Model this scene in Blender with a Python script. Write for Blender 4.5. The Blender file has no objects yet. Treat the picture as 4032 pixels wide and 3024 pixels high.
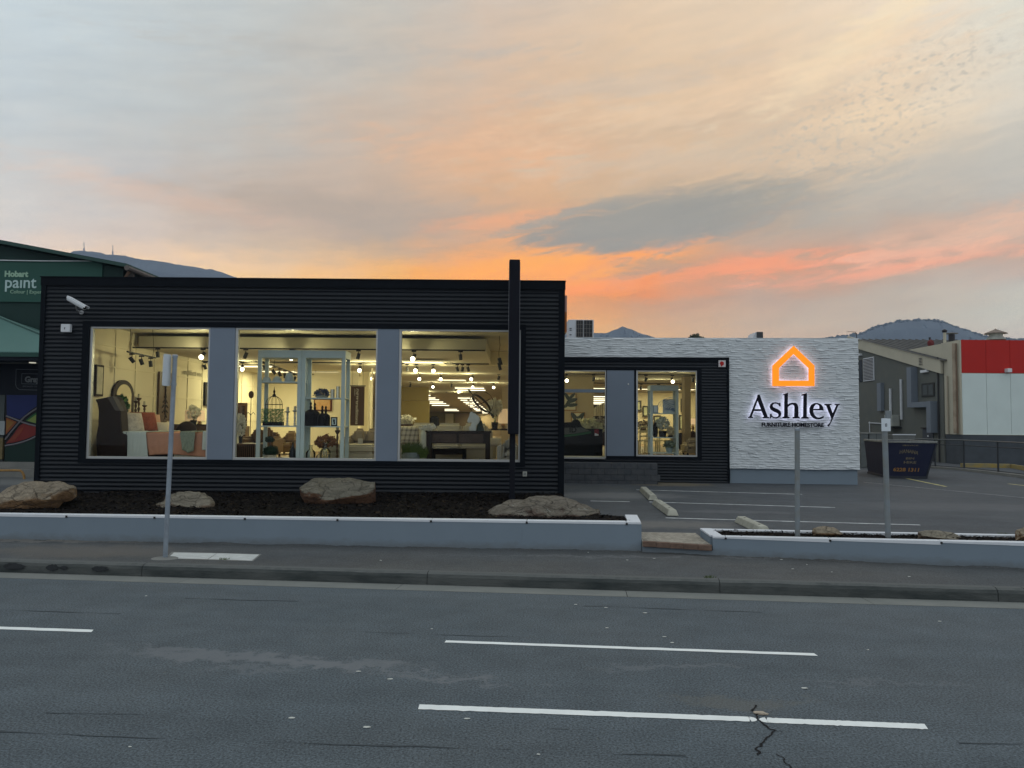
import bpy, bmesh, math, random
from mathutils import Vector, Matrix, noise as mnoise
from math import radians, sin, cos, pi, tan, atan2, sqrt

scene = bpy.context.scene
COL = scene.collection

# ------------------------------------------------------------------ camera
HAZE_D = 0.00034
FPX = 3030.0                       # focal length in pixels of the 4032 px wide photograph
PITCH = 0.0495; ROLL = 0.0085; EYE = 2.2
F_ = Vector((0, cos(PITCH), sin(PITCH))); R0 = Vector((1, 0, 0)); U0 = Vector((0, -sin(PITCH), cos(PITCH)))
R_ = cos(ROLL)*R0 + sin(ROLL)*U0; U_ = -sin(ROLL)*R0 + cos(ROLL)*U0
CAMP = Vector((0, 0, EYE))
cam = bpy.data.cameras.new('camera'); camo = bpy.data.objects.new('camera', cam); COL.objects.link(camo)
cam.sensor_width = 36.0; cam.lens = 36.0*FPX/4032.0; cam.clip_start = 0.1; cam.clip_end = 9000
m = Matrix(((R_.x, U_.x, -F_.x, 0), (R_.y, U_.y, -F_.y, 0), (R_.z, U_.z, -F_.z, EYE), (0, 0, 0, 1)))
camo.matrix_world = m
scene.camera = camo

def ray(u, v):
    return F_ + R_*((u-2016.0)/FPX) - U_*((v-1512.0)/FPX)
def P(u, v, Y):                    # point of that sight line at depth Y
    d = ray(u, v); return CAMP + d*(Y/d.y)
def PZ(u, v, z):                   # where it meets the level z
    d = ray(u, v); return CAMP + d*((z-EYE)/d.z)
def PX(u, v, X):
    d = ray(u, v); return CAMP + d*(X/d.x)
def PPL(u, v, p0, n):              # where it meets a plane
    d = ray(u, v); return CAMP + d*((p0-CAMP).dot(n)/d.dot(n))

def lin(c):
    return tuple(((x/255.0)/12.92 if x/255.0 <= 0.04045 else ((x/255.0+0.055)/1.055)**2.4) for x in c)

# ------------------------------------------------------------------ colour management
scene.view_settings.view_transform = 'Standard'; scene.view_settings.look = 'None'
scene.view_settings.exposure = 0.0; scene.view_settings.gamma = 1.0
scene.view_settings.use_curve_mapping = False
scene.render.engine = 'CYCLES'
cy = scene.cycles
cy.use_denoising = True
try: cy.denoiser = 'OPENIMAGEDENOISE'; cy.denoising_input_passes = 'RGB_ALBEDO_NORMAL'; cy.denoising_prefilter = 'ACCURATE'
except Exception: pass
cy.max_bounces = 7; cy.diffuse_bounces = 3; cy.glossy_bounces = 3; cy.transmission_bounces = 4
cy.transparent_max_bounces = 12; cy.volume_bounces = 0
cy.caustics_reflective = False; cy.caustics_refractive = False
cy.sample_clamp_indirect = 4.0; cy.use_adaptive_sampling = False

# ------------------------------------------------------------------ node helper
class NT:
    def __init__(s, tree): s.t = tree; s.n = tree.nodes; s.l = tree.links
    def new(s, typ, **kw):
        n = s.n.new(typ)
        for k, v in kw.items(): setattr(n, k, v)
        return n
    def put(s, sock, v):
        if isinstance(v, (int, float)):
            try: sock.default_value = v
            except TypeError: sock.default_value = (v,)*len(sock.default_value)
        elif isinstance(v, (tuple, list)):
            if len(sock.default_value) == 4 and len(v) == 3: v = tuple(v)+(1,)
            sock.default_value = v
        else: s.l.new(v, sock)
    def math(s, op, a, b=0.0, c=0.0, clamp=False):
        n = s.new('ShaderNodeMath', operation=op, use_clamp=clamp)
        s.put(n.inputs[0], a); s.put(n.inputs[1], b)
        if len(n.inputs) > 2: s.put(n.inputs[2], c)
        return n.outputs[0]
    def mix(s, f, a, b, mode='MIX'):
        n = s.new('ShaderNodeMix', data_type='RGBA', blend_type=mode)
        s.put(n.inputs[0], f); s.put(n.inputs[6], a); s.put(n.inputs[7], b); return n.outputs[2]
    def mapr(s, v, a, b, c=0.0, d=1.0, smooth=False):
        n = s.new('ShaderNodeMapRange', interpolation_type='SMOOTHSTEP' if smooth else 'LINEAR', clamp=True)
        for i, x in enumerate((v, a, b, c, d)): s.put(n.inputs[i], x)
        return n.outputs[0]
    def noise(s, vec, scale, detail=3.0, rough=0.5, dist=0.0):
        n = s.new('ShaderNodeTexNoise'); s.put(n.inputs['Vector'], vec)
        s.put(n.inputs['Scale'], scale); s.put(n.inputs['Detail'], detail); s.put(n.inputs['Roughness'], rough); s.put(n.inputs['Distortion'], dist)
        return n.outputs[0]
    def comb(s, x, y, z=0.0):
        n = s.new('ShaderNodeCombineXYZ'); s.put(n.inputs[0], x); s.put(n.inputs[1], y); s.put(n.inputs[2], z); return n.outputs[0]
    def sep(s, v):
        n = s.new('ShaderNodeSeparateXYZ'); s.l.new(v, n.inputs[0]); return n.outputs

# ------------------------------------------------------------------ sky (evening cloud cover laid out by compass bearing and elevation)
world = bpy.data.worlds.new("World"); scene.world = world; world.use_nodes = True
wt = NT(world.node_tree); wt.n.clear()
tc = wt.new('ShaderNodeTexCoord')
X, Y, Z = wt.sep(tc.outputs['Generated'])
RAD = 180/pi
az0 = wt.math('MULTIPLY', wt.math('ARCTAN2', X, Y), RAD)
el0 = wt.math('MULTIPLY', wt.math('ARCSINE', Z), RAD)
def azel(u, v):
    d = ray(u, v).normalized(); return atan2(d.x, d.y)*RAD, math.asin(d.z)*RAD
SKU = [0, 500, 1000, 1500, 2000, 2500, 3000, 3500, 4032]
SKV = [0, 250, 500, 700, 850, 950, 1040, 1100, 1180, 1270, 1340]
SKY = [
 [(200,212,218),(198,208,212),(195,200,200),(196,194,188),(208,192,178),(224,202,178),(230,210,186),(233,219,202),(222,220,208)],
 [(196,206,212),(192,200,204),(190,194,194),(198,190,180),(212,188,166),(222,196,168),(222,198,172),(236,214,186),(224,214,198)],
 [(194,202,206),(190,196,198),(190,188,184),(202,182,166),(221,182,152),(220,188,156),(214,190,166),(232,210,182),(214,208,196)],
 [(204,204,204),(196,194,194),(192,182,174),(202,178,160),(224,178,144),(208,182,156),(214,190,164),(204,190,174),(184,182,178)],
 [(210,206,203),(206,196,190),(194,178,168),(188,172,160),(210,174,142),(200,174,150),(192,176,160),(186,178,170),(190,184,177)],
 [(212,204,202),(214,198,188),(198,182,168),(182,168,156),(226,168,130),(206,166,140),(190,168,152),(192,168,154),(196,170,156)],
 [(226,208,190),(236,206,178),(236,202,168),(222,178,138),(248,168,108),(240,152,100),(204,156,134),(196,160,146),(190,170,162)],
 [(230,210,184),(240,210,172),(240,204,160),(246,184,116),(255,166,92),(250,146,88),(202,158,138),(186,166,156),(190,186,180)],
 [(230,210,178),(238,208,160),(236,196,140),(246,184,116),(250,158,94),(200,150,128),(186,164,154),(184,176,168),(190,190,184)],
 [(232,210,176),(238,208,158),(238,196,138),(246,184,116),(240,172,112),(204,168,140),(190,172,160),(188,180,172),(190,190,184)],
 [(232,210,176),(238,208,158),(238,196,138),(246,190,116),(242,184,112),(214,176,144),(200,174,156),(190,174,166),(186,180,178)]]
def grid_col(u, v):
    u = min(max(u, 0), 4031.9); v = min(max(v, 0), SKV[-1]-.01)
    i = max(k for k in range(len(SKU)-1) if SKU[k] <= u); j = max(k for k in range(len(SKV)-1) if SKV[k] <= v)
    a = (u-SKU[i])/(SKU[i+1]-SKU[i]); b = (v-SKV[j])/(SKV[j+1]-SKV[j])
    g = lambda jj, ii: lin(SKY[jj][ii])
    return tuple((g(j,i)[k]*(1-a)+g(j,i+1)[k]*a)*(1-b)+(g(j+1,i)[k]*(1-a)+g(j+1,i+1)[k]*a)*b for k in range(3))
HZ = (.170, .225, .330)
def through_air(c, a, e):          # the layer's own colour, given how it looks through the haze
    d = Vector((sin(radians(a))*cos(radians(e)), cos(radians(a))*cos(radians(e)), sin(radians(e))))
    T = math.exp(-HAZE_D*min(315.8/max(d.z, .02), 1700/max(d.y, .2)))
    return tuple(max(.008, (c[k]-(1-T)*HZ[k])/T/.95) for k in range(3))
def pix(az, el):                   # bearing/elevation -> photograph column/row
    d = Vector((sin(radians(az))*cos(radians(el)), cos(radians(az))*cos(radians(el)), sin(radians(el))))
    return 2016+FPX*d.dot(R_)/d.dot(F_), 1512-FPX*d.dot(U_)/d.dot(F_)
# wind-drawn warping of the layer so that nothing lies on a grid
wv = wt.comb(wt.math('MULTIPLY', az0, 0.05), wt.math('MULTIPLY', wt.math('SUBTRACT', el0, wt.math('MULTIPLY', az0, 0.10)), 0.16), 0.0)
wn1 = wt.noise(wv, 2.2, 6, 0.58); wn2 = wt.noise(wt.comb(wt.math('MULTIPLY', az0, 0.06), wt.math('MULTIPLY', el0, 0.2), 7.3), 2.6, 6, 0.6)
az = wt.math('ADD', az0, wt.math('MULTIPLY', wt.math('SUBTRACT', wn1, 0.5), 8.0))
el = wt.math('ADD', el0, wt.math('MULTIPLY', wt.math('SUBTRACT', wn2, 0.5), wt.mapr(el0, 4.0, 18.0, 1.8, 4.5)))
ELS = [5.5, 7.0, 8.6, 9.7, 10.9, 12.2, 14.0, 16.5, 20.0, 24.5, 29.5]
def ramp(fac, stops):
    n = wt.new('ShaderNodeValToRGB'); cr = n.color_ramp; cr.interpolation = 'EASE'
    while len(cr.elements) > 1: cr.elements.remove(cr.elements[0])
    for k, (p, c) in enumerate(stops):
        e = cr.elements[0] if k == 0 else cr.elements.new(p)
        e.position = p; e.color = tuple(c)+(1,)
    wt.l.new(fac, n.inputs[0]); return n.outputs[0]
facz = wt.mapr(az, -36, 36)
rows = []
for e_ in ELS:
    rows.append(ramp(facz, [((a+36)/72.0, through_air(grid_col(*pix(a, e_)), a, e_)) for a in range(-34, 35, 4)]))
sky = rows[0]
for k in range(1, len(ELS)):
    sky = wt.mix(wt.mapr(el, ELS[k-1], ELS[k], smooth=False), sky, rows[k])
hf = wt.noise(wt.comb(wt.math('MULTIPLY', az0, 0.34), wt.math('MULTIPLY', wt.math('SUBTRACT', el0, wt.math('MULTIPLY', az0, 0.14)), 1.5), 11.0), 1.0, 8, 0.64, 0.6)
hfc = wt.math('SUBTRACT', hf, 0.5)
def sky_blob(col, u, v, ru, rv, tilt, soft, amount, base, warp=1.0, frag=1.0):
    a, e = azel(u, v); s_ = RAD/FPX
    x = wt.math('SUBTRACT', wt.math('ADD', az0, wt.math('MULTIPLY', wt.math('SUBTRACT', wn1, 0.5), 7*warp)), a)
    y = wt.math('SUBTRACT', wt.math('ADD', el0, wt.math('MULTIPLY', wt.math('SUBTRACT', wn2, 0.5), 2.2*warp)), e)
    c_, s2 = cos(tilt), sin(tilt)
    xr = wt.math('ADD', wt.math('MULTIPLY', x, c_), wt.math('MULTIPLY', y, s2))
    yr = wt.math('SUBTRACT', wt.math('MULTIPLY', y, c_), wt.math('MULTIPLY', x, s2))
    d = wt.math('SQRT', wt.math('ADD', wt.math('POWER', wt.math('DIVIDE', xr, ru*s_), 2.0), wt.math('POWER', wt.math('DIVIDE', yr, rv*s_), 2.0)))
    d = wt.math('ADD', d, wt.math('MULTIPLY', hfc, -4.0*frag))
    mk = wt.math('MULTIPLY', wt.mapr(d, 1.0+soft, 1.0-soft, smooth=True), amount)
    return wt.mix(mk, base, through_air(lin(col), a, e))
sky = sky_blob((180,167,158), 1380, 845, 560, 84, 0.0, 0.75, 0.85, sky, 0.9, .45)
sky = sky_blob((222,190,172), 700, 790, 420, 40, -0.12, 0.9, 0.4, sky, 1.2, .8)
sky = sky_blob((238,172,134), 2010, 868, 240, 30, 0.12, 0.8, 0.7, sky, 0.6, .8)
sky = sky_blob((255,176,108), 2250, 1050, 450, 84, 0.06, 0.7, 0.95, sky, 0.5, .4)
sky = sky_blob((255,168,108), 2480, 1010, 440, 40, 0.20, 0.8, 0.8, sky, 0.5, .7)
sky = sky_blob((252,156,116), 2330, 1130, 360, 30, 0.14, 0.8, 0.6, sky, 0.5, .8)
sky = sky_blob((204,168,152), 3350, 965, 560, 60, 0.08, 0.9, 0.55, sky, 0.8, .6)
sky = sky_blob((246,160,128), 2960, 1047, 300, 34, 0.03, 0.8, 0.85, sky, 0.5, 1.1)
sky = sky_blob((240,170,138), 2800, 915, 270, 20, 0.24, 0.9, 0.8, sky, 0.4, 1.1)
sky = sky_blob((244,176,152), 3590, 1000, 250, 18, 0.03, 0.9, 0.75, sky, 0.4, 1.0)
sky = sky_blob((248,172,146), 3520, 1056, 340, 17, 0.09, 0.9, 0.75, sky, 0.4, .9)
sky = sky_blob((232,190,168), 3920, 900, 330, 56, 0.14, 0.9, 0.6, sky, 0.6, 1.2)
sky = sky_blob((186,158,140), 2590, 1046, 210, 34, 0.08, 0.7, 0.85, sky, 0.6, .9)
sky = sky_blob((180,169,160), 3250, 880, 460, 60, 0.06, 0.9, 0.5, sky, 1.0, .8)
sky = sky_blob((160,158,153), 2700, 850, 560, 104, 0.09, 0.5, 0.95, sky, 0.45, .45)
sky = sky_blob((155,155,153), 2520, 888, 420, 84, 0.08, 0.4, 0.92, sky, 0.35, .35)
sky = sky_blob((168,164,158), 2170, 862, 170, 16, 0.30, 0.8, 0.7, sky, 0.3, 1.3)
sky = sky_blob((186,184,178), 3820, 650, 430, 80, 0.14, 0.9, 0.5, sky, 1.3, 1.0)
sky = sky_blob((204,184,164), 2700, 480, 700, 60, 0.10, 0.9, 0.35, sky, 1.6, 1.2)
sky = sky_blob((230,184,150), 2100, 620, 500, 60, -0.05, 0.9, 0.5, sky, 1.6, 1.3)
sky = sky_blob((244,226,194), 3350, 170, 330, 60, 0.45, 0.9, 0.7, sky, 1.2, 1.2)
sky = sky_blob((236,208,178), 2950, 330, 600, 70, 0.15, 0.9, 0.5, sky, 1.6, 1.3)
sky = sky_blob((186,184,180), 1400, 220, 560, 34, 0.06, 0.9, 0.5, sky, 1.6, 1.3)
sky = sky_blob((206,192,174), 2650, 620, 460, 50, 0.06, 0.9, 0.6, sky, 1.4, 1.3)
sky = sky_blob((204,190,176), 2450, 330, 420, 36, 0.10, 0.9, 0.5, sky, 1.4, 1.3)
# broken small puffs, upper right
pv = wt.comb(wt.math('MULTIPLY', az0, 1.1), wt.math('MULTIPLY', wt.math('ADD', el0, wt.math('MULTIPLY', az0, -0.08)), 1.9), 0.0)
puff = wt.mapr(wt.noise(pv, 1.7, 5, 0.62), 0.50, 0.66, smooth=True)
a1, e1 = azel(3420, 470)
px_ = wt.math('SUBTRACT', az0, a1); py_ = wt.math('SUBTRACT', el0, e1)
pxr = wt.math('ADD', wt.math('MULTIPLY', px_, cos(0.42)), wt.math('MULTIPLY', py_, sin(0.42)))
pyr = wt.math('SUBTRACT', wt.math('MULTIPLY', py_, cos(0.42)), wt.math('MULTIPLY', px_, sin(0.42)))
pd = wt.math('SQRT', wt.math('ADD', wt.math('POWER', wt.math('DIVIDE', pxr, 10.0), 2.0), wt.math('POWER', wt.math('DIVIDE', pyr, 3.4), 2.0)))
pmask = wt.mapr(wt.math('ADD', pd, wt.math('MULTIPLY', wt.math('SUBTRACT', wn1, 0.5), 1.2)), 1.25, 0.55, smooth=True)
sky = wt.mix(wt.math('MULTIPLY', wt.math('MULTIPLY', puff, pmask), 0.6), sky, through_air(lin((184,180,172)), a1, e1))
# fine streaks over everything
fs = wt.noise(wt.comb(wt.math('MULTIPLY', az0, 0.16), wt.math('MULTIPLY', wt.math('SUBTRACT', el0, wt.math('MULTIPLY', az0, 0.16)), 1.0), 3.0), 1.3, 7, 0.62)
fsv = wt.mapr(fs, 0.3, 0.7, 0.94, 1.06)
sky = wt.mix(1.0, sky, wt.comb(fsv, wt.math('POWER', fsv, 0.8), wt.math('POWER', fsv, 0.55)), 'MULTIPLY')
# rest of the dome: cool dusk overcast, brighter overhead
up = wt.mapr(el0, 0.0, 60.0)
dome = wt.mix(up, (0.64, 0.69, 0.75), (0.88, 0.94, 0.98))
inview = wt.math('MULTIPLY', wt.mapr(wt.math('ABSOLUTE', az0), 50.0, 34.0, smooth=True), wt.mapr(el0, 48.0, 30.0, smooth=True))
sky = wt.mix(inview, dome, sky)
sky = wt.mix(wt.mapr(el0, -1.0, -6.0), sky, (0.05, 0.055, 0.065))
nish = wt.new('ShaderNodeTexSky', sky_type='NISHITA'); nish.sun_disc = False
nish.sun_elevation = radians(2.0); nish.sun_rotation = radians(4.0); nish.altitude = 50
bg1 = wt.new('ShaderNodeBackground'); bg1.inputs[1].default_value = 0.05; wt.l.new(nish.outputs[0], bg1.inputs[0])
bg2 = wt.new('ShaderNodeBackground'); bg2.inputs[1].default_value = 1.0; wt.l.new(sky, bg2.inputs[0])
add = wt.new('ShaderNodeMixShader'); add.inputs[0].default_value = 0.95; wt.l.new(bg1.outputs[0], add.inputs[1]); wt.l.new(bg2.outputs[0], add.inputs[2])
wo = wt.new('ShaderNodeOutputWorld'); wt.l.new(add.outputs[0], wo.inputs[0])
world.cycles.sampling_method = 'MANUAL'; world.cycles.sample_map_resolution = 1024

sunl = bpy.data.lights.new('sun', 'SUN'); sunl.energy = 0.25; sunl.angle = radians(12); sunl.color = (1.0, 0.62, 0.38)
suno = bpy.data.objects.new('sun', sunl); COL.objects.link(suno)
suno.rotation_euler = (radians(88), 0, radians(180-4))      # low behind the shop, slightly right of the pylon
suno.location = (3, 60, 30)

# ------------------------------------------------------------------ tagging
def tag(o, label=None, cat=None, group=None, kind=None):
    if label: o['label'] = label
    if cat: o['category'] = cat
    if group: o['group'] = group
    if kind: o['kind'] = kind
    return o
def thing(name, label, cat, loc=(0, 0, 0), rz=0.0, group=None):
    o = bpy.data.objects.new(name, None); COL.objects.link(o)
    o.location = loc; o.rotation_euler = (0, 0, rz); o.empty_display_size = 0.2
    return tag(o, label, cat, group)
def copy_tree(o, loc=None, rz=None, label=None, parent=None, scale=None):
    c = o.copy(); COL.objects.link(c)
    if parent is not None: c.parent = parent
    for ch in list(o.children): copy_tree(ch, parent=c)
    if loc is not None: c.location = loc
    if rz is not None: c.rotation_euler = (0, 0, rz)
    if scale is not None: c.scale = scale
    if label: c['label'] = label
    return c

def wm(o):
    b = Matrix.LocRotScale(o.location, o.rotation_euler, o.scale)
    return (wm(o.parent) @ o.matrix_parent_inverse @ b) if o.parent else b
def adopt(o, parent):              # parent without moving
    o.parent = parent; o.matrix_parent_inverse = wm(parent).inverted(); return o

# ------------------------------------------------------------------ mesh builder
class MB:
    def __init__(s): s.v = []; s.f = []
    def add(s, vs, fs):
        k = len(s.v); s.v += [tuple(x) for x in vs]; s.f += [tuple(i+k for i in f) for f in fs]; return s
    def quad(s, a, b, c, d): return s.add([a, b, c, d], [(0, 1, 2, 3)])
    def poly(s, pts): return s.add(pts, [tuple(range(len(pts)))])
    def box(s, x0, x1, y0, y1, z0, z1, M=None):
        vs = [Vector(p) for p in ((x0,y0,z0),(x1,y0,z0),(x1,y1,z0),(x0,y1,z0),(x0,y0,z1),(x1,y0,z1),(x1,y1,z1),(x0,y1,z1))]
        if M is not None: vs = [M @ p for p in vs]
        return s.add(vs, [(0,3,2,1),(4,5,6,7),(0,1,5,4),(1,2,6,5),(2,3,7,6),(3,0,4,7)])
    def obox(s, c, e, M):            # box centred on c with full sizes e in frame M (3x3)
        c = Vector(c); h = [Vector((a*e[0]/2, b*e[1]/2, d*e[2]/2)) for a, b, d in ((-1,-1,-1),(1,-1,-1),(1,1,-1),(-1,1,-1),(-1,-1,1),(1,-1,1),(1,1,1),(-1,1,1))]
        return s.add([c+M@p for p in h], [(0,3,2,1),(4,5,6,7),(0,1,5,4),(1,2,6,5),(2,3,7,6),(3,0,4,7)])
    def ext(s, pts, vec):            # closed solid from outline swept along vec
        n = len(pts); vec = Vector(vec); a = [Vector(p) for p in pts]; b = [p+vec for p in a]
        fs = [tuple(range(n)), tuple(range(2*n-1, n-1, -1))] + [(i, i+n, (i+1) % n+n, (i+1) % n) for i in range(n)]
        return s.add(a+b, fs)
    def prism(s, xz, y0, y1): return s.ext([(x, y0, z) for x, z in xz], (0, y1-y0, 0))
    def tube(s, path, r, n=8, caps=True):
        path = [Vector(p) for p in path]; rs = r if isinstance(r, (list, tuple)) else [r]*len(path)
        rings = []; prev = None
        for i, p in enumerate(path):
            t = (path[min(i+1, len(path)-1)]-path[max(i-1, 0)]).normalized()
            if prev is None:
                a = t.orthogonal().normalized()
            else:
                a = prev - t*prev.dot(t)
                a = a.normalized() if a.length > 1e-6 else t.orthogonal().normalized()
            prev = a; b = t.cross(a)
            rings.append([p+(a*cos(2*pi*k/n)+b*sin(2*pi*k/n))*rs[i] for k in range(n)])
        vs = [q for rg in rings for q in rg]; fs = []
        for i in range(len(rings)-1):
            for k in range(n): fs.append((i*n+k, i*n+(k+1) % n, (i+1)*n+(k+1) % n, (i+1)*n+k))
        if caps: fs.append(tuple(range(n-1, -1, -1))); fs.append(tuple((len(rings)-1)*n+k for k in range(n)))
        return s.add(vs, fs)
    def bar(s, a, b, w, h=None):     # square-section bar
        a = Vector(a); b = Vector(b); t = (b-a).normalized(); h = h or w
        q = Vector((0, 0, 1)) if abs(t.z) < .9 else Vector((0, 1, 0))
        x = t.cross(q).normalized(); y = x.cross(t).normalized()
        vs = [p+x*i*w/2+y*j*h/2 for p in (a, b) for i, j in ((-1,-1),(1,-1),(1,1),(-1,1))]
        return s.add(vs, [(0,1,2,3),(7,6,5,4),(0,4,5,1),(1,5,6,2),(2,6,7,3),(3,7,4,0)])
    def lathe(s, prof, c=(0, 0, 0), n=16, M=None, sx=1, sy=1):
        c = Vector(c); vs = []
        for r, z in prof:
            for k in range(n):
                p = Vector((r*sx*cos(2*pi*k/n), r*sy*sin(2*pi*k/n), z))
                vs.append(c+(M@p if M is not None else p))
        fs = []
        for i in range(len(prof)-1):
            for k in range(n): fs.append((i*n+k, i*n+(k+1) % n, (i+1)*n+(k+1) % n, (i+1)*n+k))
        fs.append(tuple(range(n-1, -1, -1))); fs.append(tuple((len(prof)-1)*n+k for k in range(n)))
        return s.add(vs, fs)
    def blob(s, c, r, seed=0, amp=0.12, fr=1.6, nu=20, nv=12, M=None, pw=1.0):
        c = Vector(c); vs = []; fs = []; off = Vector((seed*7.1, seed*3.3, seed*1.7))
        sg = lambda x: (abs(x)**pw)*(1 if x >= 0 else -1)
        for j in range(nv+1):
            th = pi*j/nv
            for i in range(nu):
                ph = 2*pi*i/nu
                d = Vector((sin(th)*cos(ph), sin(th)*sin(ph), cos(th)))
                k = 1+amp*mnoise.fractal(d*fr+off, 1.0, 2.0, 4)
                p = Vector((sg(d.x)*r[0]*k, sg(d.y)*r[1]*k, sg(d.z)*r[2]*k))
                vs.append(c+(M@p if M is not None else p))
        for j in range(nv):
            for i in range(nu): fs.append((j*nu+i, (j+1)*nu+i, (j+1)*nu+(i+1) % nu, j*nu+(i+1) % nu))
        return s.add(vs, fs)
    def build(s, name, mat, parent=None, smooth=False, bevel=0.0, seg=1, label=None):
        me = bpy.data.meshes.new(name); me.from_pydata(s.v, [], s.f); me.update()
        if bevel or smooth or True:
            bm = bmesh.new(); bm.from_mesh(me)
            bmesh.ops.remove_doubles(bm, verts=bm.verts, dist=1e-5)
            bmesh.ops.recalc_face_normals(bm, faces=bm.faces)
            if bevel:
                es = [e for e in bm.edges if len(e.link_faces) == 2 and e.calc_face_angle(0) > 0.6]
                bmesh.ops.bevel(bm, geom=es, offset=bevel, segments=seg, affect='EDGES', clamp_overlap=True)
            bm.to_mesh(me); bm.free()
        if smooth: me.polygons.foreach_set('use_smooth', [True]*len(me.polygons))
        o = bpy.data.objects.new(name, me); COL.objects.link(o)
        if mat: me.materials.append(mat)
        if parent is not None: adopt(o, parent)
        if label: o['label'] = label
        return o
def curve_mesh(name, splines, depth, mat, parent, to3, bevel=0.0):
    """flat outlines (with holes) -> solid plate; to3 maps (x,y,d) to the world, d = 0 back .. depth front"""
    cu = bpy.data.curves.new('outline', 'CURVE'); cu.dimensions = '2D'; cu.fill_mode = 'BOTH'; cu.extrude = depth/2
    for pts in splines:
        sp = cu.splines.new('POLY'); sp.points.add(len(pts)-1); sp.use_cyclic_u = True
        for p, q in zip(sp.points, pts): p.co = (q[0], q[1], 0, 1)
    o = bpy.data.objects.new('tmp', cu); COL.objects.link(o)
    dg = bpy.context.evaluated_depsgraph_get(); me = bpy.data.meshes.new_from_object(o.evaluated_get(dg))
    bpy.data.objects.remove(o); bpy.data.curves.remove(cu)
    me.name = name; me.materials.clear(); me.materials.append(mat)
    for v in me.vertices: v.co = to3(v.co.x, v.co.y, v.co.z+depth/2)
    bm = bmesh.new(); bm.from_mesh(me); bmesh.ops.remove_doubles(bm, verts=bm.verts, dist=1e-5); bmesh.ops.recalc_face_normals(bm, faces=bm.faces); bm.to_mesh(me); bm.free()
    r = bpy.data.objects.new(name, me); COL.objects.link(r)
    if parent is not None: adopt(r, parent)
    return r
def text_mesh(name, body, size, mat, parent, to3, depth=0.01, bold=0.0, align='LEFT', sx=1.0, shear=0.0, spacing=1.0):
    cu = bpy.data.curves.new('lettering', 'FONT'); cu.body = body; cu.size = size; cu.extrude = depth/2; cu.offset = bold
    cu.align_x = align; cu.shear = shear; cu.space_character = spacing; cu.resolution_u = 3
    o = bpy.data.objects.new('tmp', cu); COL.objects.link(o)
    dg = bpy.context.evaluated_depsgraph_get(); me = bpy.data.meshes.new_from_object(o.evaluated_get(dg))
    bpy.data.objects.remove(o); bpy.data.curves.remove(cu)
    me.name = name; me.materials.clear(); me.materials.append(mat)
    for v in me.vertices: v.co = to3(v.co.x*sx, v.co.y, v.co.z+depth/2)
    r = bpy.data.objects.new(name, me); COL.objects.link(r)
    if parent is not None: adopt(r, parent)
    return r
def front(x0, y0, z0, rot=0.0, flip=1):
    """text/plate on a wall facing -Y: x right, z up, thickness towards the street"""
    c, s2 = cos(rot), sin(rot)
    return lambda x, y, d: Vector((x0+(x*flip)*c-y*s2, y0-d, z0+(x*flip)*s2+y*c))

# ------------------------------------------------------------------ materials
def mat(name, col, rough=0.6, metal=0.0, var=0.0, vs=4.0, bump=0.0, bs=30.0, spec=0.25, emit=None, es=0.0, col2=None, stretch=None, detail=5, coat=0.0, alpha=1.0):
    m = bpy.data.materials.new(name); m.use_nodes = True; t = NT(m.node_tree); b = t.n['Principled BSDF']
    b.inputs['Base Color'].default_value = tuple(col)+(1,); b.inputs['Roughness'].default_value = rough; b.inputs['Metallic'].default_value = metal
    b.inputs['Specular IOR Level'].default_value = spec
    if coat: b.inputs['Coat Weight'].default_value = coat
    if alpha < 1: b.inputs['Alpha'].default_value = alpha
    if emit: b.inputs['Emission Color'].default_value = tuple(emit)+(1,); b.inputs['Emission Strength'].default_value = es
    vec = None
    if var or bump or col2:
        tcn = t.new('ShaderNodeTexCoord'); vec = tcn.outputs['Object']
        if stretch:
            mp = t.new('ShaderNodeMapping'); mp.inputs['Scale'].default_value = stretch; t.l.new(vec, mp.inputs[0]); vec = mp.outputs[0]
    if var or col2:
        n = t.noise(vec, vs, detail, 0.6)
        if col2: c = t.mix(t.mapr(n, 0.35, 0.65), tuple(col), tuple(col2))
        else:
            f = t.mapr(n, 0.3, 0.7, 1-var, 1+var); c = t.mix(1.0, tuple(col), t.comb(f, f, f), 'MULTIPLY')
        t.l.new(c, b.inputs['Base Color'])
    if bump:
        n = t.noise(vec, bs, 5, 0.6); bp = t.new('ShaderNodeBump'); bp.inputs['Strength'].default_value = bump; bp.inputs['Distance'].default_value = 0.02
        t.l.new(n, bp.inputs['Height']); t.l.new(bp.outputs[0], b.inputs['Normal'])
    return m
def glass_mat(name, tint=(1, 1, 1), refl=1.0, haze=0.0):
    m = bpy.data.materials.new(name); m.use_nodes = True; t = NT(m.node_tree); t.n.clear()
    tr = t.new('ShaderNodeBsdfTransparent'); tr.inputs[0].default_value = tuple(tint)+(1,)
    gl = t.new('ShaderNodeBsdfGlossy'); gl.inputs['Roughness'].default_value = 0.02
    fr = t.new('ShaderNodeFresnel'); fr.inputs[0].default_value = 1.5
    mx = t.new('ShaderNodeMixShader'); t.l.new(t.math('MULTIPLY', fr.outputs[0], refl, clamp=True), mx.inputs[0]); t.l.new(tr.outputs[0], mx.inputs[1]); t.l.new(gl.outputs[0], mx.inputs[2])
    o = t.new('ShaderNodeOutputMaterial'); t.l.new(mx.outputs[0], o.inputs[0])
    return m
def emit_mat(name, col, s):
    m = bpy.data.materials.new(name); m.use_nodes = True; t = NT(m.node_tree); t.n.clear()
    e = t.new('ShaderNodeEmission'); e.inputs[0].default_value = tuple(col)+(1,); e.inputs[1].default_value = s
    o = t.new('ShaderNodeOutputMaterial'); t.l.new(e.outputs[0], o.inputs[0]); return m
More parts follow.
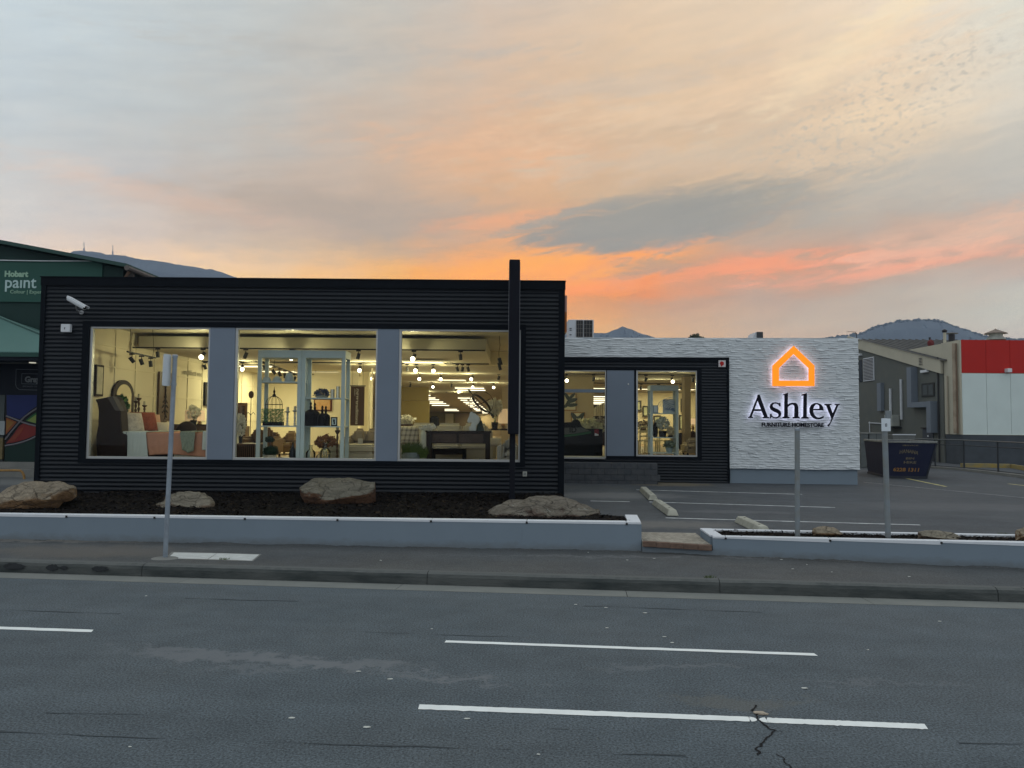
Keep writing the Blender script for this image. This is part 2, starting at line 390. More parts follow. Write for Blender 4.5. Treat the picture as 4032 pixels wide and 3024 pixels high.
# ================================================================== SETTING
# street frame: the road and footpath run slightly towards the viewer to the right
KA = Vector((-7.43, 11.17)); KB = Vector((6.5, 9.8))           # kerb line (foot of kerb)
SD = (KB-KA).normalized(); SN = Vector((-SD.y, SD.x))          # along street, away from viewer
SO = KA
def SP(s, n, z=0.0):
    p = SO+SD*s+SN*n; return Vector((p.x, p.y, z))
def toS(p): q = Vector((p.x, p.y))-SO; return q.dot(SD), q.dot(SN)

def asphalt(name, c1, c2, patches=(), grain=1.0, bumpk=0.35):
    m = bpy.data.materials.new(name); m.use_nodes = True; t = NT(m.node_tree); b = t.n['Principled BSDF']
    tcn = t.new('ShaderNodeTexCoord'); v = tcn.outputs['Object']
    big = t.noise(v, 0.35, 5, 0.6); mid = t.noise(v, 2.3, 5, 0.62); fine = t.noise(v, 55.0, 3, 0.7); vf = t.noise(v, 150.0, 2, 0.6)
    c = t.mix(t.mapr(big, 0.35, 0.65), c1, c2)
    f = t.mapr(mid, 0.3, 0.7, 0.88, 1.12); c = t.mix(1.0, c, t.comb(f, f, f), 'MULTIPLY')
    f = t.mapr(fine, 0.3, 0.7, max(.1, 1-0.5*grain), 1+0.5*grain); c = t.mix(1.0, c, t.comb(f, f, f), 'MULTIPLY')
    f = t.mapr(vf, 0.2, 0.8, 0.6, 1.4); c = t.mix(1.0, c, t.comb(f, f, f), 'MULTIPLY')
    # pale worn aggregate flecks
    fl = t.mapr(t.noise(v, 28.0, 2, 0.5), 0.72, 0.78); c = t.mix(t.math('MULTIPLY', fl, 0.35), c, (0.2, 0.2, 0.2))
    # darker polished wheel tracks along the street
    mp = t.new('ShaderNodeMapping'); mp.inputs['Rotation'].default_value = (0, 0, -atan2(SD.y, SD.x)); t.l.new(v, mp.inputs[0])
    sx, sy, sz = t.sep(mp.outputs[0])
    st = t.noise(t.comb(t.math('MULTIPLY', sx, 0.12), t.math('MULTIPLY', sy, 1.6), 0.0), 1.0, 5, 0.6)
    f = t.mapr(st, 0.3, 0.7, 0.9, 1.1); c = t.mix(1.0, c, t.comb(f, f, f), 'MULTIPLY')
    x0, y0, z0 = t.sep(v)
    wx = t.math('ADD', x0, t.math('MULTIPLY', t.math('SUBTRACT', t.noise(v, 2.6, 7, 0.72), 0.5), 2.2))
    wy = t.math('ADD', y0, t.math('MULTIPLY', t.math('SUBTRACT', t.noise(t.comb(x0, y0, 4.0), 2.8, 7, 0.72), 0.5), 1.1))
    for (cx, cyy, rx, ry, a, col, amt, soft) in patches:
        dx = t.math('SUBTRACT', wx, cx); dy = t.math('SUBTRACT', wy, cyy)
        xr = t.math('ADD', t.math('MULTIPLY', dx, cos(a)), t.math('MULTIPLY', dy, sin(a)))
        yr = t.math('SUBTRACT', t.math('MULTIPLY', dy, cos(a)), t.math('MULTIPLY', dx, sin(a)))
        d = t.math('SQRT', t.math('ADD', t.math('POWER', t.math('DIVIDE', xr, rx), 2.0), t.math('POWER', t.math('DIVIDE', yr, ry), 2.0)))
        c = t.mix(t.math('MULTIPLY', t.mapr(d, 1+soft, 1-soft, smooth=True), amt), c, col)
    t.l.new(c, b.inputs['Base Color']); b.inputs['Roughness'].default_value = 0.85; b.inputs['Specular IOR Level'].default_value = 0.3
    bp = t.new('ShaderNodeBump'); bp.inputs['Strength'].default_value = bumpk; bp.inputs['Distance'].default_value = 0.01
    t.l.new(t.noise(v, 70.0, 3, 0.7), bp.inputs['Height']); t.l.new(bp.outputs[0], b.inputs['Normal'])
    return m
def pp(u, v, z=0.0): q = PZ(u, v, z); return q.x, q.y
sc_col = (0.140, 0.153, 0.163)
rp = []
for (u, v, ru, rv, a, amt) in ((950, 2590, 1.05, .14, -.10, .8), (720, 2555, .6, .07, -.22, .7), (1250, 2605, .8, .10, -.10, .7), (1480, 2630, .8, .035, -.25, .8), (1750, 2680, .8, .03, -.32, .8), (1010, 2635, .45, .05, 0, .5),
                            (1780, 2678, .35, .06, 0, .6), (2600, 2625, .5, .05, .0, .5), (2800, 2622, .5, .04, -.0, .5), (3450, 2690, .9, .03, -.12, .5), (2900, 2765, .45, .12, 0, .45)):
    x, y = pp(u, v); rp.append((x, y, ru, rv, a, (0.125, 0.125, 0.11) if u == 2900 else sc_col, amt, .45))
M_road = asphalt('asphalt_road', (0.074, 0.094, 0.107), (0.083, 0.1, 0.110), rp, 1.5)
def at0(x, y, rx, ry, col, amt, a=0.0, soft=.5): return (x, y, rx, ry, a, col, amt, soft)
fx, fy = pp(1580, 2190, .15); fx2, fy2 = pp(350, 2170, .15)
M_foot = asphalt('asphalt_footpath', (0.066, 0.074, 0.078), (0.08, 0.082, 0.08), [at0(fx2, fy2, 1.4, .5, (0.125, 0.112, 0.095), .55), at0(*pp(150, 2130, .15), 1.6, .12, (.17, .165, .15), .7), at0(*pp(3400, 2200, .15), 3.0, .05, (.16, .165, .165), .5), at0(*pp(2300, 2190, .15), 2.0, .05, (.16, .165, .165), .4)], 0.9)
M_park = asphalt('asphalt_car_park', (0.058, 0.066, 0.074), (0.074, 0.082, 0.088), [at0(*pp(2420, 1950, .33), 1.6, .8, (.16, .165, .165), .7), at0(*pp(2590, 2060, .32), 1.6, .5, (.17, .165, .15), .6), at0(*pp(2640, 1905, .35), 1.1, .7, (.2, .165, .1), .6),
                                  at0(*pp(2900, 2010, .34), 1.2, .25, (.15, .155, .16), .4), at0(*pp(3800, 1990, .34), 2.5, .8, (.11, .115, .12), .5), at0(*pp(60, 1880, .4), 3, 2, (.17, .18, .175), .8)], 0.9)
M_conc = mat('weathered_concrete', (0.17, 0.175, 0.165), .9, var=.25, vs=1.5, bump=.25, bs=40, col2=(0.225, 0.225, 0.205))
M_gut = mat('gutter_concrete', (0.16, 0.172, 0.16), .9, var=.12, vs=2.0, bump=.2, bs=60, col2=(0.19, 0.2, 0.185))
M_kerb = mat('kerb_stone', (0.032, 0.040, 0.040), .9, var=.3, vs=3.0, bump=.5, bs=25, col2=(0.085, 0.092, 0.088), stretch=(.4, 1, 1.5))
M_earth = mat('earth', (0.06, 0.06, 0.05), .95, var=.2)

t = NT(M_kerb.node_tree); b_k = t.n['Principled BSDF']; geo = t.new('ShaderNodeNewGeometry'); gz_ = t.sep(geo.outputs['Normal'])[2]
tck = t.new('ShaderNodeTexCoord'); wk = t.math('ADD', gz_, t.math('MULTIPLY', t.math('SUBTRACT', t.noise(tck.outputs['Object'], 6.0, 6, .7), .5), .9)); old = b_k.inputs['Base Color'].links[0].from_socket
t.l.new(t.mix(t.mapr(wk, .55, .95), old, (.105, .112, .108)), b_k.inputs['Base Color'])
# ground sheet reaching far beyond the hills' feet
g = MB().quad((-900, -40, -0.35), (900, -40, -0.35), (900, 1750, -0.35), (-900, 1750, -0.35)).build('ground', M_earth); tag(g, kind='structure')
# road (a fine sheet, dead flat across the lanes)
road = MB().quad(SP(-45, -26, 0), SP(60, -26, 0), SP(60, -.42, 0), SP(-45, -.42, 0)).build('road', M_road); tag(road, kind='structure')
gut = MB()
for i in range(-12, 18):
    s0 = i*3.0; gut.ext([SP(s0+.004, -.42, 0.004), SP(s0+2.996, -.42, 0.004), SP(s0+2.996, 0, -0.012), SP(s0+.004, 0, -0.012)], (0, 0, -.1))
gut = gut.build('gutter', M_gut); tag(gut, kind='structure')
# kerb: long stones with worn uneven top edge, joints at about 4.4 m
kb = MB(); random.seed(4)
joints = [-30]+[toS(PZ(u, v, 0))[0] for u, v in ((618, 2245), (1705, 2275), (2813, 2305), (3885, 2345))]+[30]
jj = [-30, -24, -18, -12, -8, -4]+[j for j in joints[1:-1]]+[14+4*k for k in range(5)]; jj = sorted(set(jj))
for a, b in zip(jj[:-1], jj[1:]):
    n = max(2, int((b-a)/.12)); pr = None
    for k in range(n+1):
        s_ = a+.004+(b-a-.008)*k/n
        w = .012*mnoise.noise(Vector((s_*1.7, 1, 0)))+.008*mnoise.noise(Vector((s_*6, 2, 0)))
        ring = [SP(s_, .006+w*.3, -.05), SP(s_, .012+w*.6, .09), SP(s_, .03+w, .128+w*.6), SP(s_, .075+w, .152+w*.2), SP(s_, .16, .155), SP(s_, .16, -.05)]
        base = len(kb.v); kb.v += [tuple(q) for q in ring]
        if pr is not None:
            for i in range(5): kb.f.append((pr+i, pr+i+1, base+i+1, base+i))
        pr = base
kb = kb.build('kerb', M_kerb, smooth=False); tag(kb, kind='structure')
fp = MB(); ns = 60
def plant_n(s): return 1.92 - (s*0.018)                         # foot of the planter wall behind the footpath
for i in range(ns):
    s0 = -30+i*1.2; s1 = s0+1.2
    fp.quad(SP(s0, .16, .1505), SP(s1, .16, .1505), SP(s1, 4.2, .1505), SP(s0, 4.2, .1505))
fp = fp.build('footpath', M_foot); tag(fp, kind='structure')

# car park: from behind the low planter to the far buildings, rising slightly
def park_z(x, y): return .29+.0048*(y-13)
cp = MB(); pa = [(-30, 13.0), (2.45, 12.42), (3.0, 13.4)]
xs = [-30, -11.0, -3, 1.0, 1.001, 3.2, 3.201, 6, 10, 16, 30]
def yn(x): return 14.3 if x <= 1.0 else (13.38 if x <= 3.2 else 12.6-.22*(x-3.32))
for x0, x1 in zip(xs[:-1], xs[1:]):
    ysa = [yn(x0), 17, 21, 25, 30, 36, 44, 60]; ysb = [yn(x1), 17, 21, 25, 30, 36, 44, 60]
    for j in range(len(ysa)-1):
        cp.quad((x0, ysa[j], park_z(0, ysa[j])), (x1, ysb[j], park_z(0, ysb[j])), (x1, ysb[j+1], park_z(0, ysb[j+1])), (x0, ysa[j+1], park_z(0, ysa[j+1])))
cp = cp.build('car_park', M_park); tag(cp, kind='structure')
M_white_line = mat('line_paint', (0.76, 0.8, 0.78), .7, var=.06, vs=6, bump=.15, bs=90)
M_worn_line = mat('worn_line_paint', (0.52, 0.55, 0.55), .8, var=.35, vs=5)
M_yel_line = mat('yellow_line_paint', (0.5, 0.46, 0.2), .8, var=.3, vs=5)
def marking(parent, pts, z, mt, name='lane_line', rag=0.004):
    """pts: photo outline TL,TR,BR,BL laid on level z; edges slightly ragged"""
    q = [PZ(u, v, z) for u, v in pts]; tl, tr, br, bl = q
    n = 60; mb = MB(); L = (tr-tl).length
    for i in range(n):
        a, b = i/n, (i+1)/n
        def e(A, B, t_, sd):
            p = A.lerp(B, t_); k = rag*mnoise.noise(Vector((t_*L*5, sd, 0)))*2; return p+Vector((0, k, 0))
        mb.quad(e(bl, br, a, 1), e(bl, br, b, 1), e(tl, tr, b, 9), e(tl, tr, a, 9))
    o = mb.build(name, mt, parent); return o
marking(road, [(1757, 2521), (3205, 2572), (3221, 2582), (1750, 2529.5)], .004, M_white_line)
marking(road, [(-900, 2438), (369, 2479), (359, 2489), (-905, 2448)], .004, M_white_line)
def lane_pair():                                               # the near line, broken where the road has cracked
    for pts, cap in (([(1652, 2773), (2952, 2822), (2952, 2840.5), (1646, 2792)], 1), ([(3020, 2825.5), (3640, 2850), (3655, 2871), (3020, 2845)], 0)):
        q = [PZ(u, v, .004) for u, v in pts]; mb = MB(); tl, tr, br, bl = q; n = 50
        top = []; bot = []
        for i in range(n+1):
            t_ = i/n; top.append(tl.lerp(tr, t_)+Vector((0, .006*mnoise.noise(Vector((t_*40, 1, cap)))*2, 0))); bot.append(bl.lerp(br, t_)+Vector((0, .006*mnoise.noise(Vector((t_*40, 5, cap)))*2, 0)))
        for i in range(n): mb.quad(bot[i], bot[i+1], top[i+1], top[i])
        e = tr if cap else tl; f = br if cap else bl; c = (e+f)/2; r = (e-f).length/2; sgn = 1 if cap else -1
        fan = [c+Vector((sgn*r*1.1*sin(k*pi/8), r*cos(k*pi/8), 0)) for k in range(9)]; mb.poly([Vector((x.x, x.y, .004)) for x in fan])
        mb.build('lane_line', M_white_line, road)
lane_pair()
M_crack = mat('crack_filler', (0.008, 0.008, 0.009), .9)
def crack(pts, w0, z=.0045):
    mb = MB(); q = [PZ(2700+x/2.6586, 2400+y/2.6586, z) for x, y in pts]
    fine = []
    for a, b in zip(q[:-1], q[1:]):
        for k in range(5):
            t_ = k/5; p = a.lerp(b, t_); fine.append(p+Vector((mnoise.noise(p*23), mnoise.noise(p*31+Vector((3, 0, 0))), 0))*.018)
    fine.append(q[-1])
    for i in range(len(fine)-1):
        a, b = fine[i], fine[i+1]; d = (b-a).normalized(); nrm = Vector((-d.y, d.x, 0)); w = w0*(.5+.9*abs(mnoise.noise(a*11)))
        mb.quad(a-nrm*w, b-nrm*w, b+nrm*w, a+nrm*w)
    mb.build('road_crack', M_crack, road)
crack([(735, 1000), (700, 1060), (745, 1100), (745, 1150), (790, 1175), (850, 1230), (885, 1255), (935, 1258), (890, 1310), (840, 1350), (790, 1410), (738, 1460), (770, 1500), (760, 1520)], .009)
crack([(950, 1508), (1000, 1540), (1030, 1580), (1055, 1610), (1085, 1620), (1095, 1659), (1130, 1720)], .007)
crack([(885, 1255), (960, 1265), (1020, 1272)], .004)
M_hair = mat('old_tar_seam', (0.052, 0.063, 0.070), .9, var=.3, vs=9)
def seam(pts, w0, seed):
    q = [PZ(u, v, .0035) for u, v in pts]; mb = MB(); L = 0
    for a, b in zip(q[:-1], q[1:]):
        n = max(4, int((b-a).length/.06)); d = (b-a).normalized(); nrm = Vector((-d.y, d.x, 0))
        for k in range(n):
            p, r = a.lerp(b, k/n), a.lerp(b, (k+1)/n); f = lambda x: .025*mnoise.noise(x*3+Vector((seed, 0, 0))); w = lambda x: w0*max(0.0, .5+1.6*mnoise.noise(x*2.1+Vector((0, seed, 0))))
            mb.quad(p+nrm*(f(p)-w(p)), r+nrm*(f(r)-w(r)), r+nrm*(f(r)+w(r)+.001), p+nrm*(f(p)+w(p)+.001))
    mb.build('road_seam', M_hair, road)
for i, (pts, w0) in enumerate((([(-200, 2398), (0, 2400), (474, 2417)], .012), ([(730, 2355), (1176, 2368)], .014), ([(-300, 2874), (0, 2883), (820, 2911), (1350, 2932), (2016, 2950)], .008), ([(180, 2806), (500, 2812), (740, 2827)], .007), ([(3775, 2924), (4200, 2932)], .006), ([(2230, 2966), (2700, 2975)], .007), ([(2150, 2866), (2240, 2870)], .009), ([(2300, 2385), (3000, 2410)], .010), ([(1200, 2480), (2100, 2510)], .006))): seam(pts, w0, i*3.7)
M_tar = mat('black_tar_spot', (.022, .025, .027), .8)
for i, (u, v, ru, rv) in enumerate(((70, 2226, .16, .045), (228, 2229, .1, .045), (262, 2233, .06, .03), (425, 2231, .13, .04))):
    p = PZ(u, v, .075); d_ = Vector((SD.x, SD.y, 0)); mb = MB(); n_ = 22
    s0_, _ = toS(p); pc = SP(s0_, -.004, .075)
    mb.poly([pc+d_*ru*cos(2*pi*k/n_)*(1+.5*mnoise.noise(Vector((cos(k), sin(k), i*3))))+Vector((0, 0, rv*sin(2*pi*k/n_)*(1+.5*mnoise.noise(Vector((sin(k), cos(k), i))))))+Vector((0, .018*max(0, sin(2*pi*k/n_))*rv/.045, 0)) for k in range(n_)])
    mb.build('tar_spot', M_tar, kb)
# bay lines of the car park (each follows the surface)
def bay(u0, v0, u1, v1, w, mt):
    a = PZ(u0, v0, .33); a.z = park_z(0, a.y); b = PZ(u1, v1, .33); b.z = park_z(0, b.y)
    a = PZ(u0, v0, a.z); b = PZ(u1, v1, b.z); a.z = park_z(0, a.y)+.004; b.z = park_z(0, b.y)+.004
    d = (b-a).normalized(); n = Vector((-d.y, d.x, 0))*w/2; mb = MB(); N = 30
    for i in range(N):
        p, q = a.lerp(b, i/N), a.lerp(b, (i+1)/N); k = .3*mnoise.noise(p*3); mb.quad(p-n*(1+k), q-n*(1+k), q+n, p+n)
    mb.build('bay_line', mt, cp)
bay(2505, 1929, 3159, 1947, .09, M_worn_line); bay(2325, 1973, 2480, 1976, .09, M_worn_line); bay(2556, 1977, 3288, 1999, .09, M_worn_line)
bay(2621, 2040, 3623, 2068, .09, M_worn_line); bay(3560, 1882, 3725, 1916, .1, M_yel_line); bay(3970, 1905, 4120, 1922, .1, M_yel_line); bay(3400, 1899, 4032, 1960, .03, M_worn_line)

# ------------------------------------------------------------------ distant hills
M_hill = mat('forested_hillside', (0.085, 0.105, 0.115), .95, var=.25, vs=.02, bump=0)  # bluish base colour raised to carry part of the distance haze
def hill(name, Y, prof, depth, rag, seed):
    """prof: ridge in photograph columns; body falls away to front and back"""
    mb = MB(); pts = []
    n = 160; us = [p[0] for p in prof]
    def vv(u):
        for (a, va), (b, vb) in zip(prof[:-1], prof[1:]):
            if a <= u <= b:
                t_ = (u-a)/(b-a); return va+(vb-va)*(t_*t_*(3-2*t_)*.5+t_*.5)
    rows_ = []
    for i in range(n+1):
        u = us[0]+(us[-1]-us[0])*i/n; p = P(u, vv(u), Y)
        rows_.append((p.x, max(p.z+rag*mnoise.fractal(Vector((i*.35, seed, 0)), 1, 2, 4), -1)))
    K = 10; grid = []
    for j in range(-K, K+1):
        f = abs(j)/K; h = (cos(f*pi)*.5+.5)
        row = []
        for i, (x, z) in enumerate(rows_):
            k = 1+.25*mnoise.noise(Vector((x*.006, j*.5, seed)))*f
            row.append((x*(1+0.0*j), Y+j/K*depth, max(-.3, -.3+(z+.3)*h*k)))
        grid.append(row)
    for j in range(2*K):
        for i in range(n): mb.quad(grid[j][i], grid[j][i+1], grid[j+1][i+1], grid[j+1][i])
    o = mb.build(name, M_hill, smooth=True); tag(o, kind='structure'); return o
H1 = hill('mountain', 1400, [(-500, 1120), (0, 1045), (290, 998), (330, 986), (440, 1002), (620, 1030), (820, 1058), (960, 1100), (1100, 1180), (1300, 1300), (1500, 1420), (1620, 1640)], 260, 3, 1)
H2 = hill('hill', 1420, [(1500, 1640), (2050, 1360), (2250, 1308), (2385, 1312), (2430, 1295), (2450, 1285), (2475, 1294), (2540, 1318), (2620, 1340), (2900, 1420), (3100, 1640)], 160, .8, 2)
H3 = hill('wooded_hill', 1250, [(2700, 1640), (3150, 1350), (3300, 1325), (3380, 1318), (3450, 1286), (3540, 1265), (3620, 1258), (3700, 1264), (3780, 1292), (3880, 1325), (4000, 1338), (4100, 1325), (4200, 1330), (4700, 1640)], 120, 1.6, 3)
# tree fringe along the near hill's ridge
M_far_leaf = mat('distant_foliage', (0.045, 0.065, 0.06), .95, var=.3, vs=.3)
random.seed(8); fr = MB(); Yh = 1250
prof3 = [(3150, 1352), (3300, 1326), (3380, 1319), (3450, 1287), (3540, 1266), (3620, 1259), (3700, 1265), (3780, 1293), (3880, 1326), (4000, 1339), (4100, 1326)]
for i in range(420):
    u = random.uniform(3150, 4090)
    for (a, va), (b, vb) in zip(prof3[:-1], prof3[1:]):
        if a <= u <= b: v = va+(vb-va)*(u-a)/(b-a)
    p = P(u, v+random.uniform(-1, 5), Yh-random.uniform(-6, 8)); r = random.uniform(1.3, 3.0)
    fr.blob(p, (r, r, r*random.uniform(.8, 1.3)), i, .35, 1.5, 7, 5)
frb = fr.build('hilltop_trees', M_far_leaf, smooth=True); tag(frb, 'fringe of small trees along the top of the rounded wooded hill', 'trees', kind='stuff')
M_mast = mat('mast_steel', (0.3, 0.32, 0.36), .6)
for i, (u, vt, vb) in enumerate(((331, 953, 990), (444, 965, 1004))):
    mb = MB(); b = P(u, vb+6, 1400); t_ = P(u, vt, 1400)
    mb.tube([b, b.lerp(t_, .45)], 1.35, 8); mb.tube([b.lerp(t_, .45), t_], .6, 8); mb.tube([b, b+Vector((0, 0, 3))], 3.5, 8)
    o = mb.build('transmission_mast', M_mast)
    tag(o, ['taller transmission mast at the left end of the far mountain summit', 'thinner transmission mast to the right on the far mountain summit'][i], 'mast', 'masts on the mountain')
# ================================================================== PLANTERS, ROCKS, STREET FURNITURE
M_pl = mat('blue_grey_wall_paint', (0.185, 0.235, 0.28), .75, var=.04, vs=1.2, bump=.08, bs=60)
M_rim = mat('white_rim_paint', (0.62, 0.655, 0.69), .6, var=.04, vs=4, bump=.05, bs=60)
t = NT(M_pl.node_tree); b = t.n['Principled BSDF']; old = b.inputs['Base Color'].links[0].from_socket; tcn = t.new('ShaderNodeTexCoord'); _x, _y, _z = t.sep(tcn.outputs['Object'])
gr = t.noise(t.comb(t.math('MULTIPLY', _x, 1.6), _y, t.math('MULTIPLY', _z, 3.0)), 3.0, 7, .7); sp_ = t.mapr(t.math('ADD', _z, t.math('MULTIPLY', gr, -.22)), .17, .05)
drip = t.mapr(t.noise(t.comb(t.math('MULTIPLY', _x, 9.0), 0.0, t.math('MULTIPLY', _z, .8)), 1.0, 5, .7), .60, .75)
t.l.new(t.mix(t.math('MULTIPLY', drip, .16), t.mix(t.math('MULTIPLY', sp_, .55), old, (.12, .125, .12)), (.10, .12, .14)), b.inputs['Base Color'])
M_joint = mat('dark_joint', (0.03, 0.03, 0.03), .9)
def wall_run(mb, pts, th, zt, zb):
    """wall along pts (outer face line), thickness th to the left of travel, top heights zt per point"""
    n = len(pts)
    for i in range(n-1):
        a, b = Vector(pts[i]), Vector(pts[i+1]); d = (b-a).normalized(); nn = Vector((-d.y, d.x))*th
        vs = [(a.x, a.y, zb), (b.x, b.y, zb), (b.x+nn.x, b.y+nn.y, zb), (a.x+nn.x, a.y+nn.y, zb), (a.x, a.y, zt[i]), (b.x, b.y, zt[i+1]), (b.x+nn.x, b.y+nn.y, zt[i+1]), (a.x+nn.x, a.y+nn.y, zt[i])]
        mb.add(vs, [(0,3,2,1),(4,5,6,7),(0,1,5,4),(1,2,6,5),(2,3,7,6),(3,0,4,7)])
# tall planter left of the steps
P1a, P1b = Vector((-18, 13.09+.064*9.3)), Vector((2.09, 12.40))
ZT1 = lambda x: .578+.0036*(x+8.7)
pl1 = thing('planter', 'long grey painted planter wall with white rim holding the big sandstone boulders', 'planter', (-4, 13, .15))
mb = MB(); N = 30
pts = [P1a.lerp(P1b, i/N) for i in range(N+1)]
def slab(mb, a, b, y_in, zb, zt0, zt1, off=0.0):
    d = (b-a).normalized(); nn = Vector((-d.y, d.x)); a0 = a+nn*off; b0 = b+nn*off; a1 = a+nn*y_in; b1 = b+nn*y_in
    mb.add([(a0.x,a0.y,zb),(b0.x,b0.y,zb),(b1.x,b1.y,zb),(a1.x,a1.y,zb),(a0.x,a0.y,zt0),(b0.x,b0.y,zt1),(b1.x,b1.y,zt1),(a1.x,a1.y,zt0)], [(0,3,2,1),(4,5,6,7),(0,1,5,4),(1,2,6,5),(2,3,7,6),(3,0,4,7)])
for a, b in zip(pts[:-1], pts[1:]): slab(mb, a, b, .18, .05, ZT1(a.x)-.03, ZT1(b.x)-.03)
RA, RB = Vector((2.09, 12.40)), Vector((2.17, 13.40))
slab(mb, RA+Vector((0, .18)), RB, .18, .05, ZT1(2.1)-.03, ZT1(2.1)-.03)
slab(mb, RB, Vector((1.25, 13.9)), .18, .05, ZT1(2)-.10, ZT1(2)-.10)
mb.build('wall', M_pl, pl1)
mb = MB()
us1 = [235, 598, 965, 1335, 1703, 2074, 2455]
jx = [-18, -14, -11.5]+[P(u, 2030, 12.8).x for u in us1]+[2.095]
for x0, x1 in zip(jx[:-1], jx[1:]):
    a = P1a.lerp(P1b, (x0-P1a.x)/(P1b.x-P1a.x)); b = P1a.lerp(P1b, (x1-.012-P1a.x)/(P1b.x-P1a.x))
    slab(mb, a, b, .19, ZT1(x0)-.03, ZT1(x0), ZT1(x1), off=-.006)
slab(mb, RA+Vector((.006, .19)), RB+Vector((.006, .01)), .2, ZT1(2)-.03, ZT1(2.1), ZT1(2.1), off=-.006)
mb.build('rim', M_rim, pl1)
mb = MB()
for u in us1:
    p = P(u, 2030, 12.8); y = P1a.lerp(P1b, (p.x-P1a.x)/(P1b.x-P1a.x)).y
    MB().box(p.x-.022, p.x+.012, y-.012, y+.02, ZT1(p.x)-.045, ZT1(p.x)-.012).build('rim_clip', M_joint, pl1)
# asphalt squeezed up unevenly against the painted wall
def upstand(a, b, seed):
    mb = MB(); n = int((b-a).length/.05); d = (b-a).normalized(); nn = Vector((d.y, -d.x)); pr = None
    for i in range(n+1):
        p = a.lerp(b, i/n); h = .152+max(0, .012+.03*mnoise.noise(Vector((i*.07, seed, 0)))+.014*mnoise.noise(Vector((i*.5, seed, 4)))); w = .05+.04*mnoise.noise(Vector((i*.11, seed, 7)))
        cur = (Vector((p.x+nn.x*w, p.y+nn.y*w, .151)), Vector((p.x+nn.x*.004, p.y+nn.y*.004, h)))
        if pr: mb.quad(pr[0], cur[0], cur[1], pr[1])
        pr = cur
    mb.build('footpath_upstand', M_foot, fp)
upstand(P1a, P1b, 1); upstand(P1b, Vector((3.15, 12.10)), 5); upstand(Vector((3.15, 12.10)), Vector((12.4, 12.07-.22*(12.4-3.32))), 9)
# low planter right of the steps
P2a, P2b = Vector((3.15, 12.10)), Vector((12.4, 12.07-.22*(12.4-3.32)))
ZT2 = lambda x: .449+.0197*(x-3.32)
pl2 = thing('planter', 'low grey planter with white rim along the car park, two posts standing in it', 'planter', (6, 11.5, .15))
d2 = (P2b-P2a).normalized(); n2 = Vector((-d2.y, d2.x))
RL = Vector((3.19, 13.05)); R2b = P2b+n2*.84
mb = MB(); N = 16; pts = [P2a.lerp(P2b, i/N) for i in range(N+1)]
for a, b in zip(pts[:-1], pts[1:]): slab(mb, a, b, .15, .05, ZT2(a.x)-.025, ZT2(b.x)-.025)
ra = P2a+n2*.84; rear = [Vector((RL.x, RL.y)), R2b]
slab(mb, RL, P2a+Vector((0, .15)), .16, .05, ZT2(3.2)-.025, ZT2(3.2)-.025)
pts = [RL.lerp(R2b, i/N) for i in range(N+1)]
for a, b in zip(pts[:-1], pts[1:]): slab(mb, a-n2*.12, b-n2*.12, .12, .05, ZT2(a.x)-.025, ZT2(b.x)-.025)
slab(mb, Vector((2.095, 12.36)), P2a, .15, .05, .235, .225)          # continues under the step
mb.build('wall', M_pl, pl2)
mb = MB(); jx2 = [3.15]+[P(u, 2110, 11.7).x for u in (2884, 3273, 3664)]+[8.2, 9.6, 11, 12.4]
for x0, x1 in zip(jx2[:-1], jx2[1:]):
    a = P2a.lerp(P2b, (x0-P2a.x)/(P2b.x-P2a.x)); b = P2a.lerp(P2b, (x1-.01-P2a.x)/(P2b.x-P2a.x)); slab(mb, a, b, .16, ZT2(x0)-.025, ZT2(x0), ZT2(x1), off=-.006)
slab(mb, RL+Vector((-.006, 0)), P2a+Vector((-.006, .16)), .19, ZT2(3.2)-.025, ZT2(3.2), ZT2(3.2))
slab(mb, RL+Vector((.185, -.04)), R2b, .004, ZT2(3.2)-.025, ZT2(3.2)-.001, ZT2(R2b.x)-.001, off=-.13)
mb.build('rim', M_rim, pl2)
mb = MB()
for u in (2884, 3273, 3664):
    p = P(u, 2110, 11.7); y = P2a.lerp(P2b, (p.x-P2a.x)/(P2b.x-P2a.x)).y; MB().box(p.x-.02, p.x+.01, y-.012, y+.02, ZT2(p.x)-.04, ZT2(p.x)-.012).build('rim_clip', M_joint, pl2)

